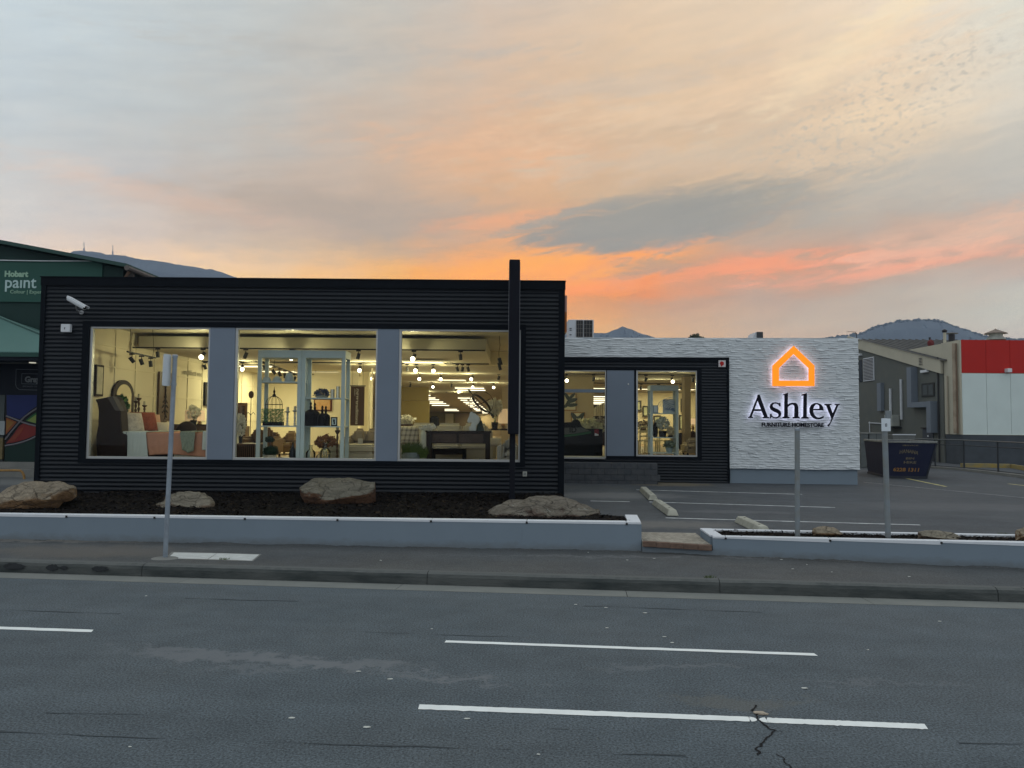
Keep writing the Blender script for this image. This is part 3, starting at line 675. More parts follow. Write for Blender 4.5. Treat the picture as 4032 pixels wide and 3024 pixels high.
# bark mulch
M_mulch = mat('bark_mulch', (0.003, 0.003, 0.003), .95, var=.5, vs=14, bump=.8, bs=40, col2=(0.011, 0.008, 0.006), spec=.1)
M_chip = mat('brown_bark_chip', (0.032, 0.024, 0.016), .9, var=.5, vs=20, spec=.15)
def soil_z(x, y):
    k = min(max((y-13.0)/4.0, 0), 1)
    return ZT1(x)-.045+.075*k+.035*mnoise.fractal(Vector((x*.9, y*.9, 1)), 1, 2, 3)+.03*max(0, 1-abs(y-16.6)/1.2)*mnoise.noise(Vector((x*.6, 3, 3)))
def mulch_bed(name, inside, x0, x1, y0, y1, zf, step, n_chip, label, seed, big=1.0):
    random.seed(seed); mb = MB(); nx = int((x1-x0)/step); ny = int((y1-y0)/step)
    for i in range(nx):
        for j in range(ny):
            xa, ya = x0+i*step, y0+j*step
            if not inside(xa+step/2, ya+step/2): continue
            c = [(xa, ya), (xa+step, ya), (xa+step, ya+step), (xa, ya+step)]
            mb.quad(*[(x, y, zf(x, y)+.012*mnoise.noise(Vector((x*9, y*9, 0)))) for x, y in c])
    k = 0
    while k < n_chip:
        x, y = random.uniform(x0, x1), random.uniform(y0, y1)
        if not inside(x, y): continue
        k += 1
        L = random.uniform(.025, .09)*big; w = L*random.uniform(.2, .5); a = random.uniform(0, 2*pi); t_ = random.uniform(-.5, .5); r = random.uniform(-.6, .6)
        M = Matrix.Rotation(a, 3, 'Z') @ Matrix.Rotation(t_, 3, 'Y') @ Matrix.Rotation(r, 3, 'X')
        z = zf(x, y)+random.uniform(.004, .022)
        h = .006
        c = Vector((x, y, z)); vs = [c+M@Vector(q) for q in ((-L/2, -w/2, 0), (L/2, -w*.3, 0), (L*.45, w/2, 0), (-L*.4, w*.4, h))]
        mb.add(vs, [(0, 1, 2), (0, 2, 3), (0, 3, 1), (1, 3, 2)])
    me_o = mb.build(name, M_mulch)
    me_o.data.materials.append(M_chip)
    nf = len(me_o.data.polygons)
    for p_ in me_o.data.polygons:
        if len(p_.vertices) == 3 and (p_.index//4*7919) % 100 < 16: p_.material_index = 1
    return tag(me_o, label, 'mulch', kind='stuff')
def in1(x, y):
    yf = P1a.lerp(P1b, (x-P1a.x)/(P1b.x-P1a.x)).y+.18
    if y < yf or y > 17.0: return False
    if x < -10.2 and y > 16.0: return False
    if y < 13.4: return x < 1.96
    return x < 1.98-max(0, (y-13.3))*1.5 or x < 1.17
mulch_bed('bark_mulch', in1, -17, 2.0, 12.6, 17.0, soil_z, .12, 15000, 'dark bark mulch filling the long planter before the black shop front', 3)
def soil2(x, y): return ZT2(x)-.03+.02*mnoise.noise(Vector((x*2, y*2, 5)))
def in2(x, y):
    q = Vector((x, y))-P2a; s_ = q.dot(d2); n_ = q.dot(n2); return .0 < s_ and .13 < n_ < .78+.18*max(0, 1-s_/1.0) and x > 3.32
mulch_bed('bark_mulch', in2, 3.2, 12.4, 9.5, 13.1, soil2, .06, 2600, 'dark bark mulch in the low planter beside the car park', 5, .8)

# sandstone boulders
def stone_mat(name, top, side, lichen=None, tilt=.35):
    m = bpy.data.materials.new(name); m.use_nodes = True; t = NT(m.node_tree); b = t.n['Principled BSDF']
    tcn = t.new('ShaderNodeTexCoord'); v = tcn.outputs['Object']
    mp = t.new('ShaderNodeMapping'); mp.inputs['Scale'].default_value = (1, 1, 3.2); t.l.new(v, mp.inputs[0])
    band = t.noise(mp.outputs[0], 3.2, 6, .65, .6); mott = t.noise(v, 9.0, 6, .65); sp = t.noise(v, 34.0, 4, .7)
    geo = t.new('ShaderNodeNewGeometry'); nx, ny, nz = t.sep(geo.outputs['Normal'])
    f = t.mapr(t.math('ADD', nz, t.math('MULTIPLY', t.math('SUBTRACT', mott, .5), .9)), .15, tilt+.35)
    c = t.mix(f, side, top)                                    # freshly split sides are browner than the weathered top
    k = t.mapr(band, .3, .7, .7, 1.25); c = t.mix(1.0, c, t.comb(k, k, k), 'MULTIPLY')
    k = t.mapr(sp, .3, .7, .82, 1.18); c = t.mix(1.0, c, t.comb(k, k, k), 'MULTIPLY')
    wv_ = t.new('ShaderNodeVectorMath', operation='ADD'); nzc = t.new('ShaderNodeTexNoise'); nzc.inputs['Scale'].default_value = 2.5; nzc.inputs['Detail'].default_value = 5; t.l.new(v, nzc.inputs[0]); sv = t.new('ShaderNodeVectorMath', operation='SCALE'); sv.inputs['Scale'].default_value = .55; t.l.new(nzc.outputs[1], sv.inputs[0]); t.l.new(mp.outputs[0], wv_.inputs[0]); t.l.new(sv.outputs[0], wv_.inputs[1])
    vo = t.new('ShaderNodeTexVoronoi', feature='DISTANCE_TO_EDGE'); vo.inputs['Scale'].default_value = 2.3; t.l.new(wv_.outputs[0], vo.inputs['Vector']); ck_ = t.mapr(vo.outputs[0], .0, .035); vo2 = t.new('ShaderNodeTexVoronoi', feature='DISTANCE_TO_EDGE'); vo2.inputs['Scale'].default_value = 7; t.l.new(wv_.outputs[0], vo2.inputs['Vector']); ck2 = t.mapr(vo2.outputs[0], .0, .05)
    c = t.mix(t.math('MULTIPLY', t.math('SUBTRACT', 1.0, ck_), .55), c, (.02, .017, .014)); c = t.mix(t.math('MULTIPLY', t.math('SUBTRACT', 1.0, ck2), .3), c, (.03, .026, .02))
    if lichen: c = t.mix(t.math('MULTIPLY', t.mapr(t.noise(v, 5.5, 6, .7), .60, .66), .8), c, lichen)
    t.l.new(c, b.inputs['Base Color']); b.inputs['Roughness'].default_value = .92; b.inputs['Specular IOR Level'].default_value = .2
    bp = t.new('ShaderNodeBump'); bp.inputs['Strength'].default_value = 1.0; bp.inputs['Distance'].default_value = .07
    hh = t.math('ADD', t.math('ADD', t.math('MULTIPLY', band, 1.0), t.math('MULTIPLY', mott, .9)), t.math('ADD', t.math('MULTIPLY', ck_, .35), t.math('MULTIPLY', ck2, .12))); t.l.new(hh, bp.inputs['Height']); t.l.new(bp.outputs[0], b.inputs['Normal'])
    return m
M_st1 = stone_mat('sandstone_tan', (0.25, 0.212, 0.155), (0.20, 0.12, 0.06))
M_st2 = stone_mat('sandstone_grey', (0.215, 0.195, 0.15), (0.18, 0.13, 0.09))
M_st3 = stone_mat('sandstone_brown', (0.17, 0.16, 0.125), (0.13, 0.07, 0.04), tilt=.2)
M_st4 = stone_mat('sandstone_lichen', (0.165, 0.148, 0.118), (0.13, 0.09, 0.07), (0.30, 0.31, 0.27))
def rock(tops, edges, bots, Y, depth, material, seed, label, name='boulder', group='sandstone boulders in the planters', rough=1.0, mat_sink=.12):
    """lofted boulder: skyline of its top (back), arris between top and broken front face, and foot"""
    def samp(pl, u):
        if u <= pl[0][0]: return pl[0][1]
        for (a, va), (b, vb) in zip(pl[:-1], pl[1:]):
            if a <= u <= b: return va+(vb-va)*(u-a)/max(b-a, 1e-6)
        return pl[-1][1]
    u0, u1 = tops[0][0], tops[-1][0]; N = 72; off = Vector((seed*3.7, seed*1.3, seed*9.1)); cols = []
    for i in range(N+1):
        t_ = i/N; u = u0+(u1-u0)*(.5-.5*cos(pi*t_))*.6+(u1-u0)*t_*.4; e = max(0.02, 1-abs(2*t_-1)**3.5)**.5
        vt, ve, vb = samp(tops, u), samp(edges, u), samp(bots, u); ve = max(ve, vt+2); vb = max(vb, ve+3)
        yB = Y+(1-e)*depth*.45; yE = yB+.06*e; yT = yB+max(.05, depth*e*.8); yK = yB+depth*e
        B = P(u, vb, yB); E = P(u, ve, yE); T = P(u, vt, yT)
        pts = [B+Vector((0, .10, -mat_sink)), B]
        for k in range(1, 6): f = k/6; q = B.lerp(E, f); q.y -= .05*sin(pi*f)*e; pts.append(q)
        pts.append(E)
        for k in range(1, 10): f = k/10; q = E.lerp(T, f); q.z += .035*sin(pi*f)*e; pts.append(q)
        pts.append(T); K_ = Vector((T.x, yK+.05, B.z-mat_sink))
        for k in range(1, 6): f = k/6; pts.append(T.lerp(K_, f)+Vector((0, .08*sin(pi*f)*e, .05*sin(pi*f))))
        pts.append(K_); cols.append(pts)
    M_ = len(cols[0]); vs = []; fs = []
    for i, c in enumerate(cols):
        for j, p in enumerate(c):
            q = Vector((p.x, p.y, p.z*2.4)); d = mnoise.fractal(q*2.3+off, 1, 2, 6)*.035*rough; st = abs(mnoise.noise(Vector((p.x*.8, p.y*.8, p.z*11))+off))*.03*rough
            pit = mnoise.fractal(q*9+off, 1, 2, 3)*.012*rough; vd = mnoise.voronoi(q*1.9+off)[0]; d -= (.5-min(.5, vd[1]-vd[0]))*.05*rough; d += (mnoise.cell(q*1.5+off+Vector((d*6, 0, d*6))))*.018*rough
            n_ = Vector((0, -1, .15)) if j < 8 else Vector((0, -.1, 1)); edge = 1 if 0 < i < N else 0
            vs.append(p+n_.normalized()*((d-st*(1 if j < 9 else .3)+pit)*edge*(0 if j in (0, M_-1) else 1)))
    for i in range(N):
        for j in range(M_-1): fs.append((i*M_+j, (i+1)*M_+j, (i+1)*M_+j+1, i*M_+j+1))
    fs.append(tuple(range(M_))); fs.append(tuple(N*M_+j for j in range(M_-1, -1, -1)))
    mb = MB(); mb.add(vs, fs); o = mb.build(name, material, smooth=True)
    sd = o.modifiers.new('sub', 'SUBSURF'); sd.levels = sd.render_levels = 1
    return tag(o, label, 'boulder', group)
def cr(pl, ox, sc_=2.212, oy=1840): return [(ox+x/sc_, oy+y/sc_) for x, y in pl]
rock([(-70, 1952), (-10, 1942)]+cr([(10,215),(60,170),(150,140),(210,115),(330,108),(470,110),(520,112),(600,145),(645,180)], 0), [(-70, 1966), (-10, 1960)]+cr([(130,240),(250,215),(290,205),(350,210),(410,225),(470,210),(500,200),(560,180),(645,185)], 0), [(-70, 2018), (-10, 2012)]+cr([(110,360),(230,335),(260,320),(350,305),(430,300),(490,298),(520,255),(600,235),(645,200)], 0), 14.1, 1.2, M_st1, 1, 'flat-topped tan boulder with orange-brown front face at the left end of the planter')
rock(cr([(1343,362),(1350,310),(1380,290),(1430,285),(1435,240),(1500,195),(1540,188),(1640,205),(1780,215),(1830,265),(1864,312)], 0), cr([(1343,368),(1400,325),(1450,320),(1500,305),(1600,320),(1700,315),(1760,292),(1830,300),(1864,318)], 0), cr([(1343,388),(1400,392),(1490,380),(1560,352),(1640,365),(1780,370),(1850,345),(1864,325)], 0), 14.3, .8, M_st2, 2, 'smallest grey boulder of the planter, low step on its left, behind the parking sign post')
rock(cr([(395,178),(430,145),(530,95),(620,85),(740,80),(860,82),(920,95),(1057,132)], 1000), cr([(395,186),(430,200),(520,205),(560,215),(610,250),(700,265),(760,235),(840,210),(940,210),(1057,178)], 1000), cr([(395,200),(435,265),(520,285),(600,310),(700,298),(780,290),(860,270),(1057,265)], 1000), 15.0, 1.2, M_st3, 3, 'squared boulder with rough grey top and brown broken front, in the middle of the planter')
rock(cr([(8,432),(60,370),(150,310),(240,275),(365,265),(400,235),(500,235),(640,220),(680,230),(760,265),(880,290),(950,325),(1024,380)], 1900), cr([(8,434),(150,395),(300,392),(460,372),(600,392),(700,345),(800,392),(900,402),(1024,388)], 1900), cr([(8,442),(200,446),(500,450),(800,452),(920,425),(980,405),(1024,395)], 1900), 13.35, 1.0, M_st4, 4, 'largest low boulder with pale lichen, at the right end under the pylon', rough=1.3)
rock([(3204, 2096), (3210, 2078), (3240, 2071), (3285, 2074), (3318, 2098)], [(3204, 2098), (3215, 2088), (3250, 2083), (3290, 2090), (3318, 2100)], [(3204, 2106), (3250, 2108), (3318, 2108)], 12.15, .35, M_st1, 5, 'small flat tan rock between the two posts of the low planter', 'rock', mat_sink=.06, rough=.5)
rock([(3622, 2094), (3660, 2087), (3700, 2088), (3750, 2098), (3788, 2119)], [(3622, 2098), (3680, 2108), (3740, 2116), (3788, 2121)], [(3622, 2112), (3700, 2122), (3788, 2126)], 11.7, .3, M_st2, 6, 'low pale rock right of the numbered post in the low planter', 'rock', mat_sink=.06, rough=.5)
rock([(4010, 2108), (4016, 2085), (4035, 2070), (4090, 2066), (4130, 2100)], [(4010, 2110), (4020, 2095), (4060, 2090), (4130, 2104)], [(4010, 2118), (4060, 2121), (4130, 2122)], 11.4, .35, M_st1, 7, 'brown rock cut off by the right edge of the picture in the low planter', 'rock', mat_sink=.06, rough=.5)

# brick edged step between the planters
M_paver = bpy.data.materials.new('pale_pavers'); M_paver.use_nodes = True
t = NT(M_paver.node_tree); b = t.n['Principled BSDF']; tcn = t.new('ShaderNodeTexCoord')
mp = t.new('ShaderNodeMapping'); mp.inputs['Rotation'].default_value = (0, 0, .78); t.l.new(tcn.outputs['Object'], mp.inputs[0])
br = t.new('ShaderNodeTexBrick'); br.inputs['Scale'].default_value = 7.0; br.inputs['Color1'].default_value = (.46, .43, .35, 1); br.inputs['Color2'].default_value = (.27, .24, .19, 1); br.inputs['Mortar'].default_value = (.11, .10, .08, 1)
br.inputs['Mortar Size'].default_value = .03; t.l.new(mp.outputs[0], br.inputs[0]); nn = t.noise(tcn.outputs['Object'], 14, 4, .6); k = t.mapr(nn, .3, .7, .75, 1.2)
t.l.new(t.mix(1.0, br.outputs[0], t.comb(k, k, k), 'MULTIPLY'), b.inputs['Base Color']); b.inputs['Roughness'].default_value = .9
M_brick = mat('brown_brick', (0.15, 0.10, 0.075), .9, var=.25, vs=9, bump=.4, bs=40)
st = thing('entrance_step', 'paved step with brown brick nosing between the two planters', 'step', (2.6, 12.8, .2))
mb = MB(); a, b_, c_, d_ = Vector((2.10, 12.40, .327)), Vector((3.14, 12.16, .305)), Vector((3.19, 13.40, .315)), Vector((2.18, 13.40, .325))
mb.add([a, b_, c_, d_]+[p-Vector((0, 0, .1)) for p in (a, b_, c_, d_)], [(0,1,2,3),(7,6,5,4),(0,4,5,1),(1,5,6,2),(2,6,7,3),(3,7,4,0)])
mb.build('paving', M_paver, st)
mb = MB(); M_ = Matrix.Rotation(atan2(b_.y-a.y, b_.x-a.x), 3, 'Z'); nb = 5
for i in range(nb):
    c0 = a.lerp(b_, (i+.5)/nb)+Vector((0, -.052, -.036)); mb.obox(c0, ((b_-a).length/nb-.004, .11, .082), M_)
mb.build('brick_nosing', M_brick, st, bevel=.004)

# concrete wheel stops
M_ws = mat('wheel_stop_concrete', (0.36, 0.36, 0.30), .9, var=.25, vs=4, bump=.4, bs=50)
def wheel_stop(p, q, label):
    p = Vector(p); q = Vector(q); d = (q-p).normalized(); n = Vector((-d.y, d.x, 0)); z0 = park_z(0, (p.y+q.y)/2)
    L = (q-p).length; t_ = thing('wheel_stop', label, 'wheel stop', ((p+q)/2), 0, 'concrete wheel stops in the car park')
    mb = MB(); prof = [(-.12, 0.0), (.12, 0.0), (.075, .125), (-.075, .125)]
    segs = [(0, 1), (.06, .94)]
    A = [p+n*x+Vector((0, 0, z)) for x, z in prof]; B = [q+n*x+Vector((0, 0, z)) for x, z in prof]
    for r in (A, B):
        sgn = 1 if r is A else -1
        for i in (2, 3): r[i] = r[i]+d*sgn*.07
    for r in (A, B):
        for i in range(4): r[i].z += z0+.004
    mb.add(A+B, [(0, 1, 2, 3), (7, 6, 5, 4)]+[(i, i+4, (i+1) % 4+4, (i+1) % 4) for i in range(4)])
    mb.build('body', M_ws, t_, bevel=.012)
    for f in (.2, .8):
        c = p.lerp(q, f); c.z = z0+.131; MB().lathe([(.022, -.004), (.022, .002)], c, 10).build('fixing_bolt', M_joint, t_)
def gz(u, v): p = PZ(u, v, .33); z = park_z(0, p.y); p = PZ(u, v, z+.06); p.z = 0; return p
wheel_stop(gz(2533, 1924), gz(2572, 1962), 'far concrete wheel stop of the pair nearest the shop')
wheel_stop(gz(2586, 1976), gz(2650, 2022), 'middle concrete wheel stop, right behind the far one')
wheel_stop(gz(2915, 2044), gz(3010, 2090), 'nearest concrete wheel stop, half hidden behind the low planter')

# utility pit lids in the footpath
M_lid = mat('pale_pit_lid', (0.5, 0.52, 0.5), .8, var=.12, vs=7, bump=.3, bs=80)
pit = thing('pit_cover', 'pair of pale concrete pit lids set in the footpath beside the sign post', 'pit cover', PZ(830, 2190, .15))
for quad_ in (((684, 2175), (853, 2178), (817, 2200), (661, 2197)), ((855, 2178), (1020, 2183), (992, 2206), (821, 2200.5))):
    q = [PZ(u, v, .156) for u, v in quad_]; q = [Vector((x.x, x.y, .1555)) for x in q]; MB().ext(q, (0, 0, -.05)).build('lid', M_lid, pit, bevel=.003)
q = [PZ(u, v, .1512) for u, v in ((676, 2173), (1030, 2182), (996, 2209), (650, 2199))]; MB().ext([Vector((x.x, x.y, .152)) for x in q], (0, 0, -.03)).build('frame', M_conc, pit)

# galvanised posts
M_galv = mat('galvanised_steel', (0.25, 0.29, 0.33), .5, metal=.35, var=.15, vs=8)
M_galv2 = mat('grey_post_paint', (0.2, 0.235, 0.26), .6, var=.12, vs=5, col2=(.19, .2, .19))
M_plate = mat('white_sign_face', (0.62, 0.68, 0.72), .5, var=.03)
M_blk = mat('black_lettering', (0.012, 0.013, 0.016), .6)
M_gry = mat('grey_lettering', (0.12, 0.14, 0.16), .6)
b0 = PZ(650, 2199, .15); tp = thing('sign_post', 'tall grey pole with a narrow parking sign plate, on the footpath by the pit lids', 'sign post', b0)
top = P(692, 1400, b0.y); lean = Vector(((top.x-b0.x)*.86, 0, top.z-b0.z))
mb = MB(); mb.tube([b0-Vector((0, 0, .02)), b0+lean], .034, 12); mb.build('pole', M_galv, tp, smooth=False)
mb = MB(); mb.lathe([(.2, 0), (.17, .012), (.06, .02)], (b0.x, b0.y, .151), 14, sx=1.0, sy=.8); mb.build('footing', M_conc, tp)
mb = MB(); mb.tube([b0+lean, b0+lean+Vector((0, 0, .012))], .038, 12); mb.build('cap', M_rim, tp)
# plate turned away from the viewer, fixed on the left of the pole
ang = radians(85); pc = b0+lean*.985
ex = Vector((-cos(ang), -sin(ang), 0)); up_ = lean.normalized(); fn = ex.cross(up_).normalized()
H = .47; W = .225
zt = P(680, 1397, b0.y).z; cxz = Vector((pc.x-.02, pc.y-.03, 0))
def sp_to3(x, y, d):               # x across plate (0 = pole side), y up from plate bottom
    base = b0+up_*((zt-H)-b0.z)/up_.z
    return base+ex*(x-.02)+up_*y+fn*(d+.034)*(1 if fn.x < 0 else -1)+Vector((-.028, 0, 0))
pln = []
for cx0, cy0, a0 in ((W-.03, H-.03, 0), (.03, H-.03, 90), (.03, .03, 180), (W-.03, .03, 270)):
    for k in range(5): a_ = radians(a0+k*22.5); pln.append((cx0+.03*cos(a_), cy0+.03*sin(a_)))
curve_mesh('plate', [pln], .004, M_plate, tp, sp_to3)
tx = lambda x0, y0, fl=1: (lambda x, y, d: sp_to3(x0-x*fl, y0+y, d+.0042))
face = lambda x0, y0: (lambda x, y, d: sp_to3(x0-x, y0+y, d+.0042))
text_mesh('lettering', '1', .10, M_blk, tp, face(.2, .34), .001)
text_mesh('lettering', 'P', .16, M_blk, tp, face(.13, .30), .001, bold=.002)
text_mesh('lettering', '/4', .07, M_blk, tp, face(.19, .29), .001)
text_mesh('lettering', '8', .08, M_gry, tp, face(.2, .20), .001); text_mesh('lettering', '6', .08, M_gry, tp, face(.09, .20), .001)
text_mesh('lettering', 'MON-FRI', .04, M_gry, tp, face(.21, .16), .001)
mb = MB()
def rct(x0, x1, y0, y1): mb.poly([sp_to3(x, y, .0055) for x, y in ((x0, y0), (x1, y0), (x1, y1), (x0, y1))])
rct(.06, .17, .083, .095); mb.poly([sp_to3(x, y, .0055) for x, y in ((.05, .089), (.08, .108), (.08, .07))]); mb.build('arrow', M_blk, tp)
for y in (.44, .03): MB().lathe([(.012, 0), (.012, .006)], sp_to3(.11, y, .004), 10, M=Matrix(((ex.x, up_.x, fn.x), (ex.y, up_.y, fn.y), (ex.z, up_.z, fn.z)))).build('bolt', M_blk, tp)
for y in (.44, .03): q = b0+up_*((zt-H)-b0.z+y)/up_.z; MB().tube([q-up_*.02, q+up_*.02], .041, 12).build('clamp', M_galv, tp)

def planter_post(u, vb, vt, wpx, label, ub=None):
    Yp = 12.07-.22*(PZ(u, vb, .44).x-3.32)+.45; b0 = P(u, vb, Yp); b0.z = ZT2(b0.x)-.06; t_ = P(ub or u, vt, Yp)
    o = thing('post', label, 'post', b0, 0, 'steel posts in the low planter')
    w = wpx/FPX*Yp; mb = MB(); mb.tube([b0, t_], w/2, 14); mb.build('pole', M_galv2, o, smooth=False)
    mb = MB(); mb.lathe([(w/2+.003, -.03), (w/2+.003, 0), (w/2*.7, .012)], t_, 14); mb.build('cap', M_galv, o)
    return o, b0, t_, w
planter_post(3140, 2107, 1688, 20, 'plain grey steel post without a sign, standing left in the low planter', 3139)
po, pb, pt, pw = planter_post(3497, 2116, 1650, 21, 'grey steel post carrying a small white plate with the number 8', 3482)
ps = P(3489, 1673, pt.y-.055); w2 = 36/FPX*ps.y/2; h2 = 50/FPX*ps.y/2
MB().box(ps.x-w2, ps.x+w2, ps.y, ps.y+.006, ps.z-h2, ps.z+h2).build('number_plate', M_plate, po, bevel=.002)
text_mesh('number', '8', .075, M_blk, po, front(ps.x-.02, ps.y-.0002, ps.z-.028, -.05), .001)
pk = P(3497, 1632, pt.y+.03); MB().box(pk.x-.028, pk.x+.052, pk.y, pk.y+.05, P(3497, 1660, pt.y).z, P(3497, 1617, pt.y).z).build('bracket', M_galv2, po, bevel=.004)

# pylon sign, seen edge-on
M_pyl = mat('black_satin_panel', (0.005, 0.006, 0.011), .55, var=.1, vs=2, spec=.12)
M_blk_metal = mat('black_powder_coat', (0.006, 0.007, 0.011), .5, var=.1, vs=3, spec=.12)
pb = P(2015, 1962, 15.5); yb = 15.5; py = thing('pylon_sign', 'tall black pylon sign seen edge-on in front of the shop front', 'pylon sign', (pb.x, yb, .55))
bl, br_ = P(2003, 1364, yb), P(2046, 1364, yb); zt_ = P(2024, 1021, yb).z; zb_ = P(2024, 1710, yb).z
tilt_ = Matrix.Rotation(.0035, 4, 'Y')
X0, X1 = P(2001.5, 1500, yb).x, P(2044, 1500, yb).x
MB().box(X0, X1, yb, yb+1.15, zb_, zt_).build('cabinet', M_pyl, py, bevel=.012)
MB().box(X1+.0, X1+.006, yb+.03, yb+1.12, zb_+.05, zt_-.05).build('sign_face', mat('sign_face_grey', (0.3, 0.31, 0.33), .4), py)
MB().box(X0-.006, X0, yb+.03, yb+1.12, zb_+.05, zt_-.05).build('sign_face', bpy.data.materials['sign_face_grey'], py)
MB().box(P(2006, 1800, yb).x, P(2029, 1800, yb).x, yb+.25, yb+.85, .5, zb_).build('column', M_blk_metal, py, bevel=.008)
MB().box(P(2004, 1800, yb).x, P(2031, 1800, yb).x, yb+.23, yb+.87, .5, .66).build('base_plate', M_blk_metal, py)
# small weeds
M_weed = mat('weed_green', (.07, .10, .03), .8, var=.5, vs=30)
for (u, v, z, h, lab) in ((176, 2238, .01, .07, 'small weed growing from the gutter under the kerb at the left'), (885, 2203, .156, .04, 'dry weed tuft at the front edge of the pit lids'), (2795, 2275, .155, .05, 'thin weed by the kerb joint right of centre'), (3950, 2107, .5, .06, 'weed sprouting at the right end of the low planter')):
    p = PZ(u, v, z); mb = MB(); rnd = random.Random(u)
    for i in range(34):
        a = rnd.uniform(0, 2*pi); r = rnd.uniform(.01, .09); q = p+Vector((cos(a)*r, sin(a)*r*.3, 0)); t1 = q+Vector((rnd.gauss(0, .03), rnd.gauss(0, .01), h*rnd.uniform(.4, 1))); mb.add([q-Vector((.004, 0, 0)), q+Vector((.004, 0, 0)), t1], [(0, 1, 2)])
    tag(mb.build('weed', M_weed), lab, 'weed')
# litter flakes on the road and footpath
M_leaf = mat('pale_litter', (0.5, 0.52, 0.48), .8, var=.2, vs=50); random.seed(11)
mbl = MB()
for (u, v, z) in ((2267, 2380, 0), (2386, 2392, 0), (2541, 2413, 0), (2390, 2472, 0), (2616, 2507, 0), (2646, 2530, 0), (3417, 2558, 0), (3700, 2446, 0), (1412, 2643, 0), (1537, 2673, 0), (1700, 2476, 0), (575, 2346, 0), (2120, 2944+26, 0), (1148, 2826, 0), (1840, 2829, 0), (512, 2940, 0), (1445, 2862, 0), (3168, 2709, 0),
                  (3077, 2203, .152), (3122, 2240, .152), (3177, 2223, .152), (3275, 2252, .152), (3580, 2270, .152), (1500, 2207, .152), (1498, 2206, .152), (1127, 2142, .152), (2316, 2175, .152), (2576, 2199, .152), (2470, 2205, .152)):
    p = PZ(u, v, z+.006); r = random.uniform(.006, .016); mbl.blob(p, (r*1.9, r, .004), u, .3, 2, 8, 4)
tag(mbl.build('litter', M_leaf), 'tiny pale scraps and leaves scattered over the road and footpath', 'litter', kind='stuff')
p = PZ(2996, 2808, .01); mbb = MB(); mbb.blob(p, (.055, .018, .012), 3, .4, 2, 14, 8, M=Matrix.Rotation(-.35, 3, 'Z'))
tag(mbb.build('broken_marker', mat('tan_chip', (.42, .36, .28), .8)), 'small broken pale chip lying by the crack in the near lane line', 'debris')
# ================================================================== SHOP
def mat_corr():
    return mat('black_corrugated_steel', (0.009, 0.012, 0.016), .42, var=.1, vs=3, spec=.22)
M_corr = mat_corr()
M_trim = mat('black_flashing', (0.004, 0.006, 0.009), .65, var=.08, vs=2, spec=.08)
M_panel = mat('grey_infill_panel', (0.17, 0.21, 0.262), .6, var=.03, vs=1.5)
M_alu = mat('aluminium_frame', (0.42, 0.43, 0.42), .4, metal=.4, var=.06, vs=3)
M_cream = mat('cream_interior_paint', (0.72, 0.66, 0.50), .8, var=.03, vs=1.5)
M_ceil = mat('ceiling_board', (0.50, 0.47, 0.38), .9, var=.04, vs=1.5)
M_glass = glass_mat('window_glass', (.95, .96, .94), .16)
M_roof = mat('roof_sheet', (0.12, 0.125, 0.13), .7)
Y1 = 17.0; PITCHC = .0925; FLOOR = 1.12
shop = thing('furniture_shop', 'single storey furniture shop, black corrugated front box with lit windows and white stone wing', 'shop', (0, 20, .6))
def corr(mb, x0, x1, z0, z1, y=Y1, amp=.0115, M=None, seg=8):
    n = max(1, int(round((z1-z0)/PITCHC*seg))); vs = []
    for i in range(n+1):
        z = z0+(z1-z0)*i/n; yy = y-amp*cos(2*pi*z/PITCHC)
        for x in (x0, x1):
            q = Vector((x, yy, z)); vs.append(M@q if M is not None else q)
    mb.add(vs, [(2*i, 2*i+1, 2*i+3, 2*i+2) for i in range(n)])
xL = P(155, 1490, Y1).x; xR = P(2221, 1490, Y1).x; zT = P(1200, 1101, Y1).z; zB = .45
xo0, xo1 = P(322, 1545, Y1).x, P(2066, 1560, Y1).x; zo0 = P(1200, 1824, Y1).z; zo1 = P(1200, 1277, Y1).z
mb = MB()
corr(mb, xL+.06, xo0, zB, zT-.1); corr(mb, xo1, xR-.06, zB, zT-.1); corr(mb, xo0, xo1, zo1, zT-.1); corr(mb, xo0, xo1, zB, zo0)
MBc = mb.build('corrugated_cladding', M_corr, shop, smooth=True)
mb = MB(); zc = P(1200, 1133, Y1).z
mb.box(xL-.03, xR+.02, Y1-.04, Y1+.25, zc, zT+.0); mb.box(xL-.045, xR+.03, Y1-.055, Y1+.27, zT, zT+.02)
mb.build('fascia', M_trim, shop)
MB().box(xL-.02, xL+.085, Y1-.03, Y1+.2, zB, zc-.002).build('corner_flashing', M_trim, shop); MB().box(xR-.13, xR+.01, Y1-.03, Y1+.2, zB, zc-.002).build('corner_flashing', M_trim, shop)
xw = [(P(346, 1545, Y1).x, P(822, 1545, Y1).x), (P(921, 1550, Y1).x, P(1484, 1550, Y1).x), (P(1568, 1555, Y1).x, P(2049, 1560, Y1).x)]
zw0, zw1 = P(1200, 1813, Y1).z, P(1200, 1292, Y1).z
mb = MB()
mb.box(xo0-.02, xw[0][0], Y1-.03, Y1+.12, zo0-.03, zo1+.03); mb.box(xw[2][1], xo1+.02, Y1-.03, Y1+.12, zo0-.03, zo1+.03)
mb.box(xw[0][0], xw[2][1], Y1-.03, Y1+.12, zw1, zo1+.03); mb.box(xw[0][0], xw[2][1], Y1-.03, Y1+.12, zo0-.03, zw0)
mb.build('window_surround', M_trim, shop)
for a, b in ((xw[0][1], xw[1][0]), (xw[1][1], xw[2][0])):
    MB().box(a, b, Y1-.012, Y1+.14, zw0+.001, zw1-.001).build('infill_panel', M_panel, shop, bevel=.004)
